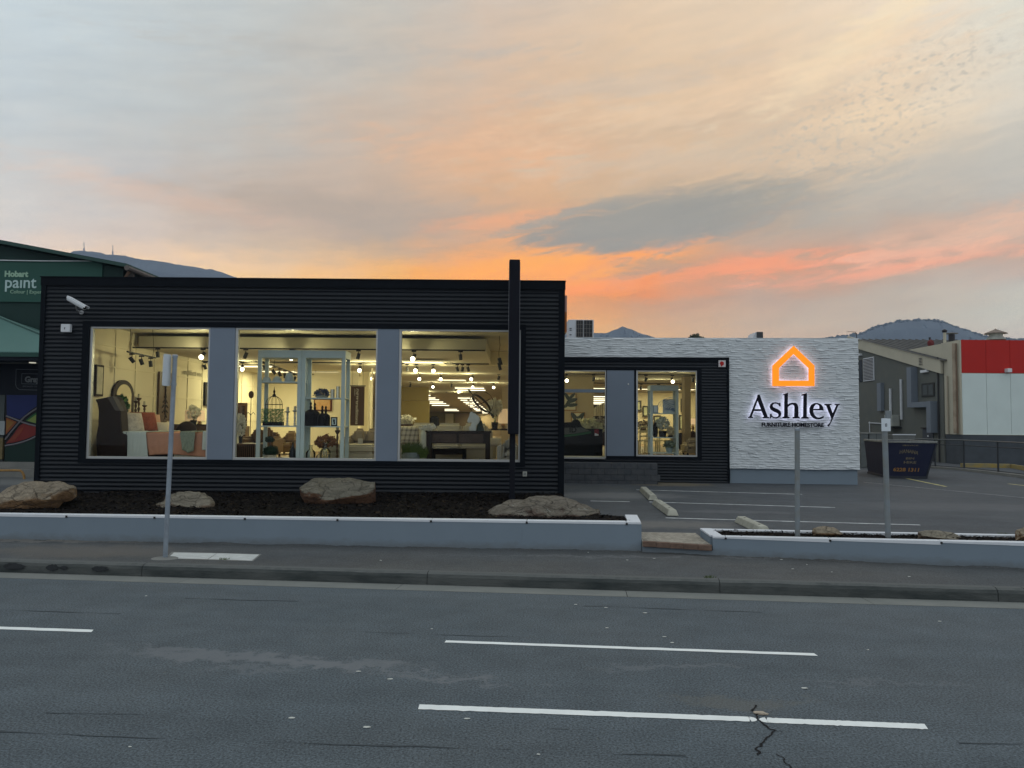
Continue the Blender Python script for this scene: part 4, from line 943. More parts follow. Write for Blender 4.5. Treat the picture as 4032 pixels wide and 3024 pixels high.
def window(x0, x1, z0, z1, y, M=None, fw=.055, parent=shop, fd=.1):
    mb = MB(); mb.box(x0, x0+fw, y, y+fd, z0, z1, M); mb.box(x1-fw*.7, x1, y, y+fd, z0, z1, M); mb.box(x0+fw, x1-fw*.7, y, y+fd, z1-fw*.8, z1, M); mb.box(x0+fw, x1-fw*.7, y-.004, y+fd, z0, z0+fw*.95, M)
    f = mb.build('window', M_alu, parent, bevel=.003)
    MB().box(x0+fw*.8, x1-fw*.6, y+.055, y+.063, z0+fw*.8, z1-fw*.7, M).build('pane', M_glass, f); return f
for a, b in xw: window(a, b, zw0, zw1, Y1+.01)

# rear wing: built in its own slightly turned frame
TH2 = .06; O2 = Vector((1.2, 24.6, 0)); M2 = Matrix.Translation(O2) @ Matrix.Rotation(-TH2, 4, 'Z'); N2 = Vector((-sin(TH2), -cos(TH2), 0)); I2 = M2.inverted()
def uv2(u, v, d=0.0): p = I2 @ PPL(u, v, O2+N2*d, N2); return p.x, p.z
s_ = lambda u, v=1600: uv2(u, v)[0]; z_ = lambda v, u=2800: uv2(u, v)[1]
sR = s_(3382, 1590); zt2 = z_(1332.5, 2800); zp2 = uv2(3100, 1848)[1]; sC = s_(2869, 1650); zC = z_(1409, 2550); zG = .30
# split-face stone: every strip a little block with its own depth and tilt
M_stone = mat('white_painted_split_stone', (0.60, 0.64, 0.655), .8, var=.05, vs=2.5, bump=.3, bs=26)
random.seed(21); mb = MB()
def stones(x0, x1, z0, z1):
    z = z0
    while z < z1-.005:
        h = min(random.uniform(.04, .085), z1-z)
        if z1-z-h < .04: h = z1-z
        x = x0-random.uniform(0, .2)
        while x < x1:
            L = random.uniform(.09, .34); a, b = max(x, x0), min(x+L, x1)
            if b-a > .02:
                dd = random.choice((.004, .008, .014, .024))*random.uniform(.6, 1.2); n = max(2, int((b-a)/.07)); rw = []
                for i in range(n+1):
                    xx = a+(b-a)*i/n; k = mnoise.noise(Vector((xx*4.5, z*9, 3))); k2 = mnoise.noise(Vector((xx*7, z*11, 9)))
                    zo = .012*mnoise.noise(Vector((xx*3, z*5, 1)))
                    e = 0 if (i == 0 or i == n) else 1
                    rw.append([Vector((xx, 0, z+h)), Vector((xx, -(max(.002, dd*.3+.012*k)), z+h*.96)), Vector((xx, -(max(.004, dd*.8+.03*k)), z+h*.55+zo*1.6)), Vector((xx, -(max(.006, dd+.035*k2)), z+h*.16+zo)), Vector((xx, 0, z))])
                base = len(mb.v)
                for r in rw:
                    for q in r: q.z += .035*mnoise.noise(Vector((q.x*1.1, q.z*.9, 5)))+.014*mnoise.noise(Vector((q.x*3.7, q.z*2, 8))); q.z = min(max(q.z, z0), z1)
                for r in rw: mb.v += [tuple(M2@q) for q in r]
                for i in range(n):
                    for j in range(4): mb.f.append((base+i*5+j, base+(i+1)*5+j, base+(i+1)*5+j+1, base+i*5+j+1))
            x += L
        z += h
stones(.03, sC+.0, zC, zt2); stones(sC+.0, sR, zp2, zC); stones(sC, sR, zC, zt2)
stn = mb.build('split_stone_facing', M_stone, shop)
mb = MB()
mb.box(0, sR, .001, .25, zC-.02, zt2-.002, M2); mb.box(sC, sR, .001, .25, zp2, zC-.02, M2); mb.box(sC+.05, sR-.05, .06, .3, zG, zp2-.001, M2)
mb.build('rear_wing_wall', M_pl, shop)
mb = MB(); mb.box(-.0, sR+.02, -.0, .27, zt2-.002, zt2+.018, M2); mb.build('coping', M_stone, shop)
# its black corrugated surround (proud of the stone) and windows
zb2 = .28; zwa, zwb = z_(1797, 2600), z_(1459, 2500)
sl0, sl1 = -.2, s_(2386); sp0, sp1 = s_(2388), s_(2496); sw0, sw1 = s_(2504), s_(2743)
mb = MB(); d = -.09
zk = z_(1452, 2550); zs = z_(1806, 2600)
corr(mb, 0.0, sC-.07, zk, zC-.10, y=d, M=M2); corr(mb, 0.0, sC-.07, zb2, zs, y=d, M=M2); corr(mb, sw1+.13, sC-.05, zs, zk, y=d, M=M2)
mb.build('corrugated_cladding', M_corr, shop, smooth=True)
mb = MB()
mb.box(0.0, sC, d-.03, -.0, zC-.12, zC+.012, M2); mb.box(sC-.07, sC, d-.03, 0, zb2, zC-.121, M2)
mb.box(sw1+.001, sw1+.14, d-.012, .05, zs-.03, zk+.03, M2); mb.box(0, sw1, d-.012, .05, zwb, zk+.03, M2); mb.box(sl1, sw1, d-.012, .05, zs-.03, zwa, M2); mb.box(0, sl1-.001, d-.012, .05, z_(1818), z_(1812), M2)
mb.box(sl1-.0, sp0-.001, d-.012, .05, zwa, zwb, M2); mb.box(sp1+.001, sw0-.001, d-.012, .05, zwa, zwb, M2)
mb.build('window_surround', M_trim, shop)
MB().box(sp0, sp1, d-.004, .06, zwa+.001, zwb-.001, M2).build('infill_panel', M_panel, shop, bevel=.004)
q = M2@Vector((s_(2473, 1515), d-.012, z_(1515))); MB().blob(q, (.022, .012, .022), 1, .1, 2, 10, 8).build('doorbell_lamp', mat('small_white_dome', (.6, .62, .6), .4), shop)
window(sw0, sw1, zwa, zwb, d+.01, M2, fw=.05); window(0.0, sl1, z_(1812), zwb, d+.01, M2, fw=.05)
MB().box(.05, sl1-.05, d+.0, d+.09, z_(1549), z_(1536), M2).build('transom', M_pl, shop)
# hidden envelope: side walls, rear wall, roofs (keep daylight out of the showroom)
mb = MB(); XR = 10.7
mb.box(xL-.02, xL+.18, Y1+.2, 61, .3, 4.62); mb.box(xR-.16, xR, Y1+.2, 24.6, .3, 4.62); mb.box(XR-.2, XR, 24.3, 61, .3, 4.6); mb.box(xL+.18, XR-.2, 60.6, 61, .3, 4.62)
mb.box(xL+.18, xR-.16, Y1+.14, Y1+.26, .3, zw0-.02); mb.box(xL+.18, xR-.16, Y1+.14, Y1+.26, zw1+.04, 4.62)
mb.box(xL+.18, xw[0][0]-.06, Y1+.14, Y1+.26, zw0-.02, zw1+.04); mb.box(xw[2][1]+.04, xR-.16, Y1+.14, Y1+.26, zw0-.02, zw1+.04)
mb.box(xw[0][1]+.01, xw[1][0]-.01, Y1+.141, Y1+.26, zw0-.02, zw1+.04); mb.box(xw[1][1]+.01, xw[2][0]-.01, Y1+.141, Y1+.26, zw0-.02, zw1+.04)
mb.build('outer_wall', M_cream, shop)
mb = MB(); mb.box(xL+.18, xR-.16, Y1+.25, 24.5, 4.62, 4.7); mb.box(xL-.02, XR, 24.95, 61, 4.63, 4.72); mb.build('roof', M_roof, shop)
mb = MB(); corr(mb, 0.0, 7.3, zB, zT-.1, y=0, M=Matrix.Translation((xR+.008, Y1+.2, 0)) @ Matrix.Rotation(pi/2, 4, 'Z')); mb.build('side_cladding', M_corr, shop, smooth=True)
mb = MB(); corr(mb, -12.0, 0.0, zB, zT-.1, y=0, M=Matrix.Translation((xL-.028, Y1+.2, 0)) @ Matrix.Rotation(-pi/2, 4, 'Z')); mb.build('side_cladding', M_corr, shop, smooth=True)
mb = MB(); mb.box(-.0, sR, .26, .35, zwb+.1, 4.62, M2); mb.box(sC-.1, sR-.1, .31, .4, .3, zwb+.1, M2); mb.box(sw1+.02, sC, .02, .12, .3, zwb+.12, M2); mb.box(0, sC, .06, .12, .3, zwa-.02, M2); mb.box(0.0, sw1+.05, .06, .25, zwb+.02, zwb+.12, M2); mb.build('inner_lining', M_cream, shop)

# sign: backlit house outline, name and tagline
M_org = bpy.data.materials.new('lit_orange_face'); M_org.use_nodes = True; t = NT(M_org.node_tree); b = t.n['Principled BSDF']
b.inputs['Base Color'].default_value = (0.85, 0.28, 0.01, 1); b.inputs['Emission Color'].default_value = (1.0, 0.245, 0.0, 1); b.inputs['Emission Strength'].default_value = .82
M_navy = mat('dark_navy_letter', (0.003, 0.003, 0.010), .7, spec=.2); M_back = emit_mat('white_led_back', (0.78, 0.76, 1.0), 3.2); M_warmback = emit_mat('warm_led_back', (1.0, 0.74, 0.86), 2.6)
sg = thing('wall_sign', 'backlit shop sign, orange house outline above dark lettering on the white stone wall', 'sign', M2@Vector((s_(3130), -.1, z_(1600, 3130))))
OUT = .155
def to_sign(fu, fv, d0):
    return lambda x, y, d: M2 @ Vector((*((lambda q: (q[0], -(d0+d), q[1]))(uv2(fu(x), fv(-y), OUT))),))
def sgn_shape(name, spl, fu, fv, depth, d0, material):
    return curve_mesh(name, [[(x, -y) for x, y in s__] for s__ in spl], depth, material, sg, to_sign(fu, fv, d0))
eu = lambda x: 2850+x/2.552; ev = lambda y: 1250+y/2.552
outer = [(703, 285), (912, 485), (912, 690), (490, 690), (490, 485)]; inner = [(703, 366), (855, 508), (855, 635), (555, 635), (555, 508)]
def inset(pts, k):
    cx = sum(p[0] for p in pts)/len(pts); cyy = sum(p[1] for p in pts)/len(pts)
    return [(cx+(x-cx)*k, cyy+(y-cyy)*k) for x, y in pts]
sgn_shape('house_emblem', [outer, inner], eu, ev, .05, OUT-.05, M_org)
sgn_shape('emblem_backlight', [inset(outer, .985), inset(inner, 1.03)], eu, ev, .006, OUT-.058, M_warmback)
lu = lambda x: 2920+x/5.53; lv = lambda y: 1530+y/5.53
GL = {
 'A': [[(358,133),(395,133),(560,590),(572,618),(600,622),(600,645),(467,645),(467,622),(490,614),(492,600),(440,487),(268,485),(222,600),(226,612),(250,618),(250,640),(148,640),(148,618),(172,610),(185,598),(345,190)], [(353,258),(430,448),(282,448)]],
 's': [[(848,310),(850,385),(828,385),(815,352),(775,328),(720,325),(685,345),(675,375),(690,405),(740,430),(800,455),(845,490),(866,540),(858,590),(820,630),(760,652),(700,640),(655,615),(634,645),(622,640),(628,555),(650,552),(662,590),(700,618),(750,628),(795,612),(815,580),(805,545),(760,520),(690,490),(640,455),(618,400),(635,345),(680,308),(740,298),(790,308),(820,325),(835,308)]],
 'h': [[(905,128),(1012,92),(1007,355),(1050,325),(1110,308),(1175,312),(1215,340),(1235,400),(1238,608),(1268,625),(1268,650),(1120,650),(1120,625),(1155,612),(1160,400),(1150,365),(1110,345),(1060,360),(1007,402),(1007,608),(1045,625),(1045,648),(897,648),(897,622),(935,608),(940,140),(905,145)]],
 'l': [[(1315,130),(1425,98),(1420,612),(1460,628),(1460,655),(1310,655),(1310,628),(1348,612),(1355,148),(1315,155)]],
 'e': [[(1788,472),(1560,472),(1568,530),(1600,590),(1650,628),(1700,633),(1745,620),(1785,600),(1798,622),(1750,655),(1700,670),(1640,670),(1570,642),(1515,585),(1487,510),(1488,430),(1525,355),(1590,318),(1660,315),(1730,345),(1775,400)], [(1562,447),(1577,390),(1610,350),(1650,340),(1690,360),(1705,400),(1700,440)]],
 'y': [[(1815,335),(1958,335),(1958,355),(1925,360),(1922,372),(1990,545),(2075,362),(2035,357),(2035,335),(2140,335),(2138,358),(2108,364),(1990,650),(1945,750),(1905,828),(1870,800),(1898,785),(1938,735),(1966,655),(1855,372),(1815,357)]]}
def fat(pts, k):                    # grow/shrink an outline by k units
    n = len(pts); out = []
    ar = sum(pts[i][0]*pts[(i+1) % n][1]-pts[(i+1) % n][0]*pts[i][1] for i in range(n)); sgn = 1 if ar > 0 else -1
    for i in range(n):
        a, b, c = Vector(pts[i-1]), Vector(pts[i]), Vector(pts[(i+1) % n]); d1 = (b-a).normalized(); d2_ = (c-b).normalized()
        nn_ = (Vector((d1.y, -d1.x))+Vector((d2_.y, -d2_.x)))
        nn_ = nn_.normalized() if nn_.length > .01 else Vector((d1.y, -d1.x)); out.append(tuple(b+nn_*k*sgn))
    return out
for ch, spl in GL.items():
    sgn_shape('letter', [fat(p, 2.5 if i == 0 else -2.5) for i, p in enumerate(spl)], lu, lv, .04, OUT-.045, M_navy)
    sgn_shape('letter_backlight', spl, lu, lv, .004, OUT-.052, M_back)
c0 = uv2(3001, 1679, OUT); c1 = uv2(3245, 1679, OUT)
tw = text_mesh('tagline', 'FURNITURE HOMESTORE', 1.0, M_navy, sg, lambda x, y, d: Vector((x, y, d)), .03)
W_ = max(v.co.x for v in tw.data.vertices)-min(v.co.x for v in tw.data.vertices); Hh = max(v.co.y for v in tw.data.vertices); mnx = min(v.co.x for v in tw.data.vertices)
kx = (c1[0]-c0[0])/W_; ht = (uv2(3120, 1664, OUT)[1]-uv2(3120, 1680, OUT)[1])
bpy.data.objects.remove(tw)
def tg(x, y, d): return M2@Vector((c0[0]+(x-mnx)*kx, -(OUT-.045+d), c0[1]+y*ht/.72))
text_mesh('tagline', 'FURNITURE HOMESTORE', 1.0, M_navy, sg, tg, .03, bold=.03)

# small things on the walls
M_wht = mat('white_plastic', (0.62, 0.65, 0.67), .4); M_dk = mat('dark_plastic', (0.02, 0.02, 0.022), .4)
cc = thing('security_camera', 'white bullet security camera angled down on the corrugated wall above the first window', 'camera', P(300, 1200, Y1))
a = P(270, 1176, Y1-.36); b = P(334, 1212, Y1-.5); ax = (b-a).normalized()
mb = MB(); mb.tube([a, a+ax*.01, b], [.046, .05, .05], 16); mb.build('housing', M_wht, cc)
mb = MB(); n_ = ax.cross(Vector((0, 1, 0))).normalized()
if n_.z < 0: n_ = -n_
rotM = Matrix((ax, (n_.cross(ax)), n_)).transposed()
mb.obox((a+b)/2+n_*.054+ax*.02, ((b-a).length+.06, .115, .006), rotM); mb.obox((a+b)/2+n_*.03+ax*.02+rotM.col[1]*.057, ((b-a).length+.06, .006, .05), rotM); mb.obox((a+b)/2+n_*.03+ax*.02-rotM.col[1]*.057, ((b-a).length+.06, .006, .05), rotM)
mb.build('sunshield', M_wht, cc, bevel=.002)
MB().tube([b-ax*.002, b+ax*.003], .04, 16).build('lens', M_dk, cc)
j = P(303, 1222, Y1-.2); mb = MB(); mb.tube([(a+b)/2-n_*.045, j, Vector((j.x, Y1-.02, j.z-.02))], .016, 8); mb.tube([Vector((j.x, Y1-.03, j.z-.02)), Vector((j.x, Y1-.005, j.z-.02))], .045, 14); mb.build('bracket', mat('bracket_grey', (.35, .36, .37), .5), cc)
al = thing('junction_box', 'small white electrical box with a key symbol on the corrugated wall below the camera', 'box', P(258, 1290, Y1))
A, B = P(238, 1307, Y1-.1), P(276, 1276, Y1-.1); MB().box(A.x, B.x, Y1-.1, Y1-.012, A.z, B.z).build('case', M_wht, al, bevel=.008, seg=2)
mb = MB(); mb.box(A.x+.08, A.x+.095, Y1-.103, Y1-.1, A.z+.06, A.z+.1); mb.box(A.x+.095, A.x+.105, Y1-.103, Y1-.1, A.z+.085, A.z+.1); mb.build('mark', M_dk, al)
so = thing('power_outlet', 'small pale outlet box low on the corrugated wall right of the pylon', 'outlet', P(2066, 1867, Y1))
A, B = P(2058, 1876, Y1-.05), P(2075, 1857, Y1-.05); MB().box(A.x, B.x, Y1-.06, Y1-.012, A.z, B.z).build('case', mat('aged_white_plastic', (.36, .37, .33), .5), so, bevel=.006)
MB().box(A.x+.02, B.x-.02, Y1-.064, Y1-.06, A.z+.03, B.z-.02).build('flap', mat('flap_grey', (.2, .21, .2), .5), so)
ss = thing('side_sign', 'thin edge of a pink and orange sign box on the right flank', 'sign', (1.25, 17.5, 3.5))
x0, x1 = P(2222, 1240, 17.3).x, P(2232, 1240, 17.3).x
MB().box(xR+.005, x1, 17.3, 18.9, P(2228, 1228, 17.3).z, P(2228, 1163, 17.3).z).build('upper_face', mat('pink_grey_sign', (.45, .27, .24), .5), ss, bevel=.004)
MB().box(xR+.005, x1, 17.3, 18.9, P(2228, 1308, 17.3).z, P(2228, 1228, 17.3).z-.002).build('lower_face', mat('orange_sign', (.42, .14, .03), .5), ss, bevel=.004)
rp_ = thing('wall_plate', 'small white plate with a red blob at the top right of the black surround', 'sign', M2@Vector((s_(2843), -.13, z_(1433))))
a, b = uv2(2829, 1445, .13), uv2(2857, 1419, .13); MB().box(a[0], b[0], -.142, -.131, a[1], b[1], M2).build('plate', mat('white_plate', (.55, .52, .52), .5), rp_, bevel=.003)
q = M2@Vector(((a[0]+b[0])/2, -.144, (a[1]+b[1])/2+.008)); mb = MB(); mb.blob(q, (.062, .006, .062), 5, .3, 2.2, 20, 10); mb.blob(q+Vector((-.02, 0, -.07)), (.02, .004, .03), 2, .3, 2, 10, 6); mb.build('red_mark', mat('red_enamel', (.42, .015, .012), .5), rp_)

# block retaining wall under the wing windows
M_blkA = mat('split_face_block', (0.06, 0.068, 0.078), .9, var=.3, vs=5, bump=.8, bs=30, col2=(.085, .09, .095))
bw = thing('block_wall', 'low dark split-face block wall under the left windows of the rear wing', 'wall', (2.5, 23.8, .3))
random.seed(9); mb = MB(); yb_ = -.85; o2b = O2+N2*.85
xa = (I2@PPL(2226, 1850, o2b, N2)).x-.4; xb = (I2@PPL(2588, 1850, o2b, N2)).x
zta, zbb = (I2@PPL(2400, 1822, o2b, N2)).z, .26; rows4 = 4; rh = (zta-zbb)/rows4
for r in range(rows4):
    x = xa-(.2 if r % 2 else 0); rr = rows4-1-r
    while x < xb-.02+(.09*rr*0):
        L = .4; e = min(x+L, xb+.05*(rows4-1-r)*.9); 
        if e-x > .05:
            dd = random.uniform(0, .018); mb.box(x+.004, e-.004, yb_-dd, yb_+.25, zbb+r*rh+.004, zbb+(r+1)*rh-.004, M2)
        x += L
mb.build('blocks', M_blkA, bw, bevel=.006)
MB().box(xa, xb+.02, yb_+.01, yb_+.24, zbb, zta-.01, M2).build('mortar', M_joint, bw)
MB().box(xa, xb, yb_+.24, -.1, zbb, zta-.03, M2).build('fill', M_conc, bw)
mbm = MB(); pq = PZ(2490, 1890, .35); mbm.blob((pq.x, pq.y, .33), (.25, .15, .07), 4, .4, 2, 16, 8); tag(mbm.build('soil_heap', M_mulch), 'small dark heap of soil spilled at the foot of the block wall', 'soil')

# roof plant
M_wmetal = mat('white_painted_metal', (.5, .53, .56), .5, var=.05, vs=4)
ac = thing('air_conditioner', 'white box air conditioner with two dark coil grilles on the rear wing roof', 'air conditioner', P(2290, 1330, 26.5))
A, B = P(2237, 1332, 26.5), P(2338, 1259, 26.5); MB().box(A.x, B.x, 26.5, 27.3, 4.72, B.z).build('case', M_wmetal, ac, bevel=.01)
for u0, u1 in ((2269, 2295), (2299, 2332)):
    a, b = P(u0, 1327, 26.5), P(u1, 1262, 26.5); g = MB().box(a.x, b.x, 26.485, 26.498, a.z, b.z).build('coil', M_dk, ac)
    mb = MB()
    nx = 3
    for i in range(nx+1): x = a.x+(b.x-a.x)*i/nx; mb.box(x-.005, x+.005, 26.47, 26.484, a.z, b.z)
    for i in range(5): z = a.z+(b.z-a.z)*i/4; mb.box(a.x, b.x, 26.468, 26.4835, z-.005, z+.005)
    mb.build('guard', mat('guard_wire', (.2, .19, .17), .5), ac)
for v in (1293, 1300, 1318): p = P(2245, v, 26.49); MB().box(p.x-.02, p.x+.05, 26.485, 26.499, p.z-.012, p.z+.012).build('marking', M_dk, ac)
vb = thing('roof_vent', 'sloping roof cowl with dark louvred end, on the rear wing roof', 'roof vent', P(2970, 1332, 28))
q = [P(2926, 1334, 28), P(2976, 1308, 28), P(2979, 1308, 28), P(2979, 1334, 28)]; MB().ext([Vector((p.x, 28, max(4.72, p.z) if i in (1, 2) else 4.72)) for i, p in enumerate(q)], (0, .8, 0)).build('duct', M_wmetal, vb)
a, b = P(2979, 1334, 28), P(3004, 1307, 28); MB().box(a.x+.002, b.x, 27.98, 28.8, 4.72, b.z).build('louvre', mat('dark_louvre', (.05, .055, .06), .6), vb, bevel=.008)
an = thing('tv_antenna', 'thin television antenna standing behind the right end of the stone wall', 'antenna', P(3376, 1335, 26.5))
a = P(3376, 1340, 26.5); b = P(3372, 1312, 26.5); mb = MB(); mb.tube([(a.x, 26.5, 4.72), b], .012, 6); mb.tube([b, b+Vector((-.05, 0, .01))], .02, 6); mb.build('mast', M_dk, an)
mb = MB(); c = P(3352, 1306, 27); mb.tube([c+Vector((-.14, 0, .02)), c+Vector((.14, 0, -.03)), b], .005, 5)
for k in range(6): x = -.13+.05*k; mb.tube([c+Vector((x, -.12, 0)), c+Vector((x, .12, 0))], .004, 4)
mb.build('boom', mat('antenna_alu', (.4, .3, .25), .5), an)

# tree top showing over the roof
def leafy(mb, c, r, n, size, seed, sq=1.0):
    rnd = random.Random(seed)
    for i in range(n):
        d = Vector((rnd.gauss(0, 1), rnd.gauss(0, 1), rnd.gauss(0, 1))).normalized()
        k = rnd.uniform(.25, 1.0)**.4*(1+.28*mnoise.fractal(d*1.6+Vector((seed, 0, 0)), 1, 2, 3))
        p = Vector(c)+Vector((d.x*r[0], d.y*r[1], d.z*r[2]))*k
        a = Vector((rnd.gauss(0, 1), rnd.gauss(0, 1), rnd.gauss(0, 1))).normalized(); b_ = a.orthogonal().normalized(); s__ = size*rnd.uniform(.5, 1.3)
        mb.add([p-a*s__, p+b_*s__*.45*sq, p+a*s__, p-b_*s__*.45*sq], [(0, 1, 2, 3)])
M_leafd = mat('dark_foliage', (0.035, 0.05, 0.028), .8, var=.4, vs=1.5); M_bark = mat('bark', (.06, .05, .04), .9)
tr = thing('tree', 'dark rounded tree top showing above the white stone wall', 'tree', P(2738, 1900, 72))
tp_ = P(2738, 1309, 72); mb = MB(); mb.tube([(tp_.x, 72, -.3), (tp_.x-.1, 72, 5), (tp_.x, 72, tp_.z-1.2)], [.28, .2, .08], 8)
for k in range(7): a_ = k*.9; mb.tube([(tp_.x, 72, tp_.z-2.6+.1*k), (tp_.x+.9*cos(a_), 72+.9*sin(a_), tp_.z-1.2+.1*k)], [.07, .02], 6)
mb.build('trunk', M_bark, tr)
mb = MB(); leafy(mb, (tp_.x-.1, 72, tp_.z-1.3), (1.15, 1.2, 1.1), 5200, .11, 3); leafy(mb, (tp_.x+.7, 72, tp_.z-1.5), (.7, .8, .75), 1500, .1, 5); mb.build('crown', M_leafd, tr)
# ================================================================== GREEN PAINT SHOP, LEFT
M_gd = mat('dark_green_wall', (0.011, 0.034, 0.029), .7, var=.12, vs=.8); M_gm = mat('green_sign_band', (0.020, 0.078, 0.060), .6, var=.06, vs=.8)
M_gl = mat('pale_green_awning', (0.085, 0.175, 0.155), .6, var=.06, vs=.7); M_grf = mat('green_roof', (.03, .07, .06), .6)
M_nv = mat('navy_wall', (0.005, 0.009, 0.016), .7, var=.2, vs=1); M_let = mat('pale_lettering', (0.42, 0.56, 0.55), .6); M_let2 = mat('green_lettering', (0.30, 0.46, 0.34), .6)
gs = thing('paint_shop', 'tall dark green shop with pale green awning, behind the left end of the black front', 'shop', (-16, 27, .4))
YG = 26.0; G = lambda u, v, Y=YG: P(u, v, Y)
zl = lambda x: G(0, 945).z-.13+(x-G(0, 945).x)/(G(517, 1042).x-G(0, 945).x)*(G(517, 1042).z-G(0, 945).z)
xa, xb = -30.0, G(486, 1040).x
MB().prism([(xa, .2), (xb, .2), (xb, zl(xb)-.05), (xa, zl(xa)-.05)], YG, YG+12).build('wall', M_gd, gs)
xe = G(519, 1043).x
MB().prism([(xa, zl(xa)-.02), (xe, zl(xe)-.02), (xe, zl(xe)+.1), (xa, zl(xa)+.1)], YG-.35, YG+12.3).build('roof', M_grf, gs)
mb = MB(); gx = xe+.02; mb.tube([(gx, YG-.38, zl(xe)-.05), (gx, YG+12.3, zl(xe)-.05)], .09, 8); mb.build('gutter', mat('old_gutter', (.12, .105, .095), .7, var=.3, vs=3), gs)
for k in range(10): y = YG+.2+k*1.2; MB().box(xe-.45, xe-.02, y, y+.05, zl(xe)-.28, zl(xe)-.03).build('rafter', bpy.data.materials['old_gutter'], gs)
mb = MB(); mb.tube([(gx-.03, YG-.1, zl(xe)-.1), (gx-.3, YG-.02, zl(xe)-.45), (gx-.3, YG-.06, 4.3)], .05, 8); mb.build('downpipe', mat('brown_pipe', (.16, .1, .07), .6), gs)
a, b = G(-400, 1191), G(402, 1191); zb1, zt1 = G(100, 1190).z, G(100, 1027).z
MB().box(a.x, b.x, YG-.06, YG-.002, zb1, zt1).build('sign_band', M_gm, gs)
mb = MB(); mb.tube([(a.x, YG-.08, zt1+.02), (G(170, 1025).x, YG-.1, zt1-.02), (b.x, YG-.08, zt1+.0)], .02, 6); mb.build('cable', M_wht, gs)
def lt(u, v, dy=-.061): p = G(u, v, YG); return front(p.x, YG+dy, p.z, -.0)
k = YG/FPX
text_mesh('lettering', 'Hobart', 31.5*k, M_let2, gs, lt(22.5, 1090), .01, bold=.012, sx=1.0)
text_mesh('lettering', 'pa\u0131nt', 66*k, M_let, gs, lt(22, 1134), .01, bold=.006, sx=.96)
text_mesh('lettering', 'c', 66*k, M_let, gs, lt(166, 1134), .01, bold=.006)
text_mesh('lettering', 'Colour | Expert', 20.5*k, M_let2, gs, lt(44, 1156.5), .01, sx=1.0)
# awning: hipped, running in front of the wall
YA = 23.6; bl = P(-900, 1388, YA); br_ = P(345, 1393, YA); zE = br_.z
hy = 2.4; hip = Vector((G(-62, 1225).x, YG, G(-62, 1225).z))
tl = Vector((bl.x, YG, hip.z)); tr_ = hip
mb = MB(); mb.quad(Vector((bl.x, YA, zE)), Vector((br_.x, YA, zE)), tr_, tl); mb.poly([Vector((br_.x, YA, zE)), Vector((br_.x, YG, zE)), tr_]); aw = mb.build('awning_roof', M_gl, gs)
mb = MB(); mb.tube([Vector((br_.x, YA-.02, zE+.03)), tr_+Vector((0, -.02, .03))], .035, 6); mb.build('hip_cap', mat('hip_green', (.09, .17, .15), .6), gs)
mb = MB(); x = bl.x
while x < br_.x: mb.tube([(x, YA-.05, zE+.012), (x, YA+.1, zE+.05)], .018, 6); x += .076
mb.build('corrugated_lip', M_gl, gs)
MB().box(bl.x, br_.x, YA-.04, YA+.03, P(100, 1405, YA).z, zE).build('awning_fascia', mat('deep_green_fascia', (.02, .065, .052), .6), gs)
MB().box(bl.x, br_.x, YA+.031, YG, P(100, 1419, YA).z, P(100, 1405, YA).z).build('awning_beam', M_nv, gs)
MB().box(bl.x, br_.x, YA+.9, YA+1.0, P(100, 1432, YA+.9).z, P(100, 1417, YA+.9).z).build('soffit_edge', mat('soffit_grey', (.13, .13, .115), .8), gs)
dl = P(129, 1424, YA+.8); MB().box(dl.x-.07, dl.x+.07, YA+.72, YA+.86, dl.z-.05, dl.z+.05).build('downlight', emit_mat('lit_downlight', (.95, .92, .75), .55), gs)
YN = 25.2
MB().box(bl.x, P(480, 1500, YN).x, YN, YG-.002, P(80, 1556, YN).z, P(80, 1425, YN).z).build('signboard', M_nv, gs)
nk = YN/FPX
def ln(mb, pts, w, Y):
    for a, b in zip(pts[:-1], pts[1:]):
        A, B = P(a[0], a[1], Y), P(b[0], b[1], Y); mb.tube([A, B], w, 5)
M_out = mat('thin_grey_line', (.13, .15, .17), .6)
mb = MB(); ln(mb, [(190, 1457), (64, 1454), (62, 1515), (66, 1526), (76, 1534), (190, 1537)], .012, YN-.005); ln(mb, [(190, 1473.5), (86, 1471), (85, 1511), (190, 1513)], .010, YN-.005); mb.build('logo_outline', M_out, gs)
p = P(98, 1504, YN); text_mesh('lettering', 'Gray', 31*nk, mat('grey_white_letter', (.2, .22, .23), .6), gs, front(p.x, YN-.003, p.z), .008, bold=.012, sx=.95)
p = P(89, 1524, YN); text_mesh('lettering', 'SPECIALIST CO', 8.5*nk, M_out, gs, front(p.x, YN-.003, p.z), .006)
# painted panel: abstract coloured fields and grey lines
mu = thing('mural_panel', 'painted panel of blue, red, orange, lime and green fields divided by grey lines', 'mural', P(86, 1820, YN)); YM = 25.05
mf = lambda x, y: (lambda q: (q.x, q.z))(P(x/4.366, 1540+y/4.366, YM))
def mfield(name, pts, col, dy, th=.004):
    MB().prism([mf(*p) for p in pts], YM-dy-th, YM-dy).build(name, mat(name+'_paint', col, .6, var=.1, vs=2), mu)
mfield('backing', [(95, 65), (800, 65), (800, 1220), (78, 1220)], (.006, .006, .008), -.03, .03)
mfield('blue_field', [(115, 68), (800, 68), (800, 130), (640, 250), (520, 330), (420, 420), (340, 480), (120, 415)], (.012, .022, .105), .001)
mfield('orange_field', [(108, 455), (290, 530), (190, 650), (100, 750)], (.22, .065, .022), .001)
mfield('amber_field', [(115, 490), (240, 535), (170, 620), (112, 690)], (.24, .12, .025), .006)
mfield('red_field', [(400, 555), (800, 660), (800, 700), (620, 750), (400, 840), (250, 880), (100, 900), (220, 760), (330, 600)], (.17, .022, .018), .001)
mfield('red_light_field', [(120, 880), (330, 660), (420, 600), (380, 700), (250, 850)], (.2, .04, .02), .006)
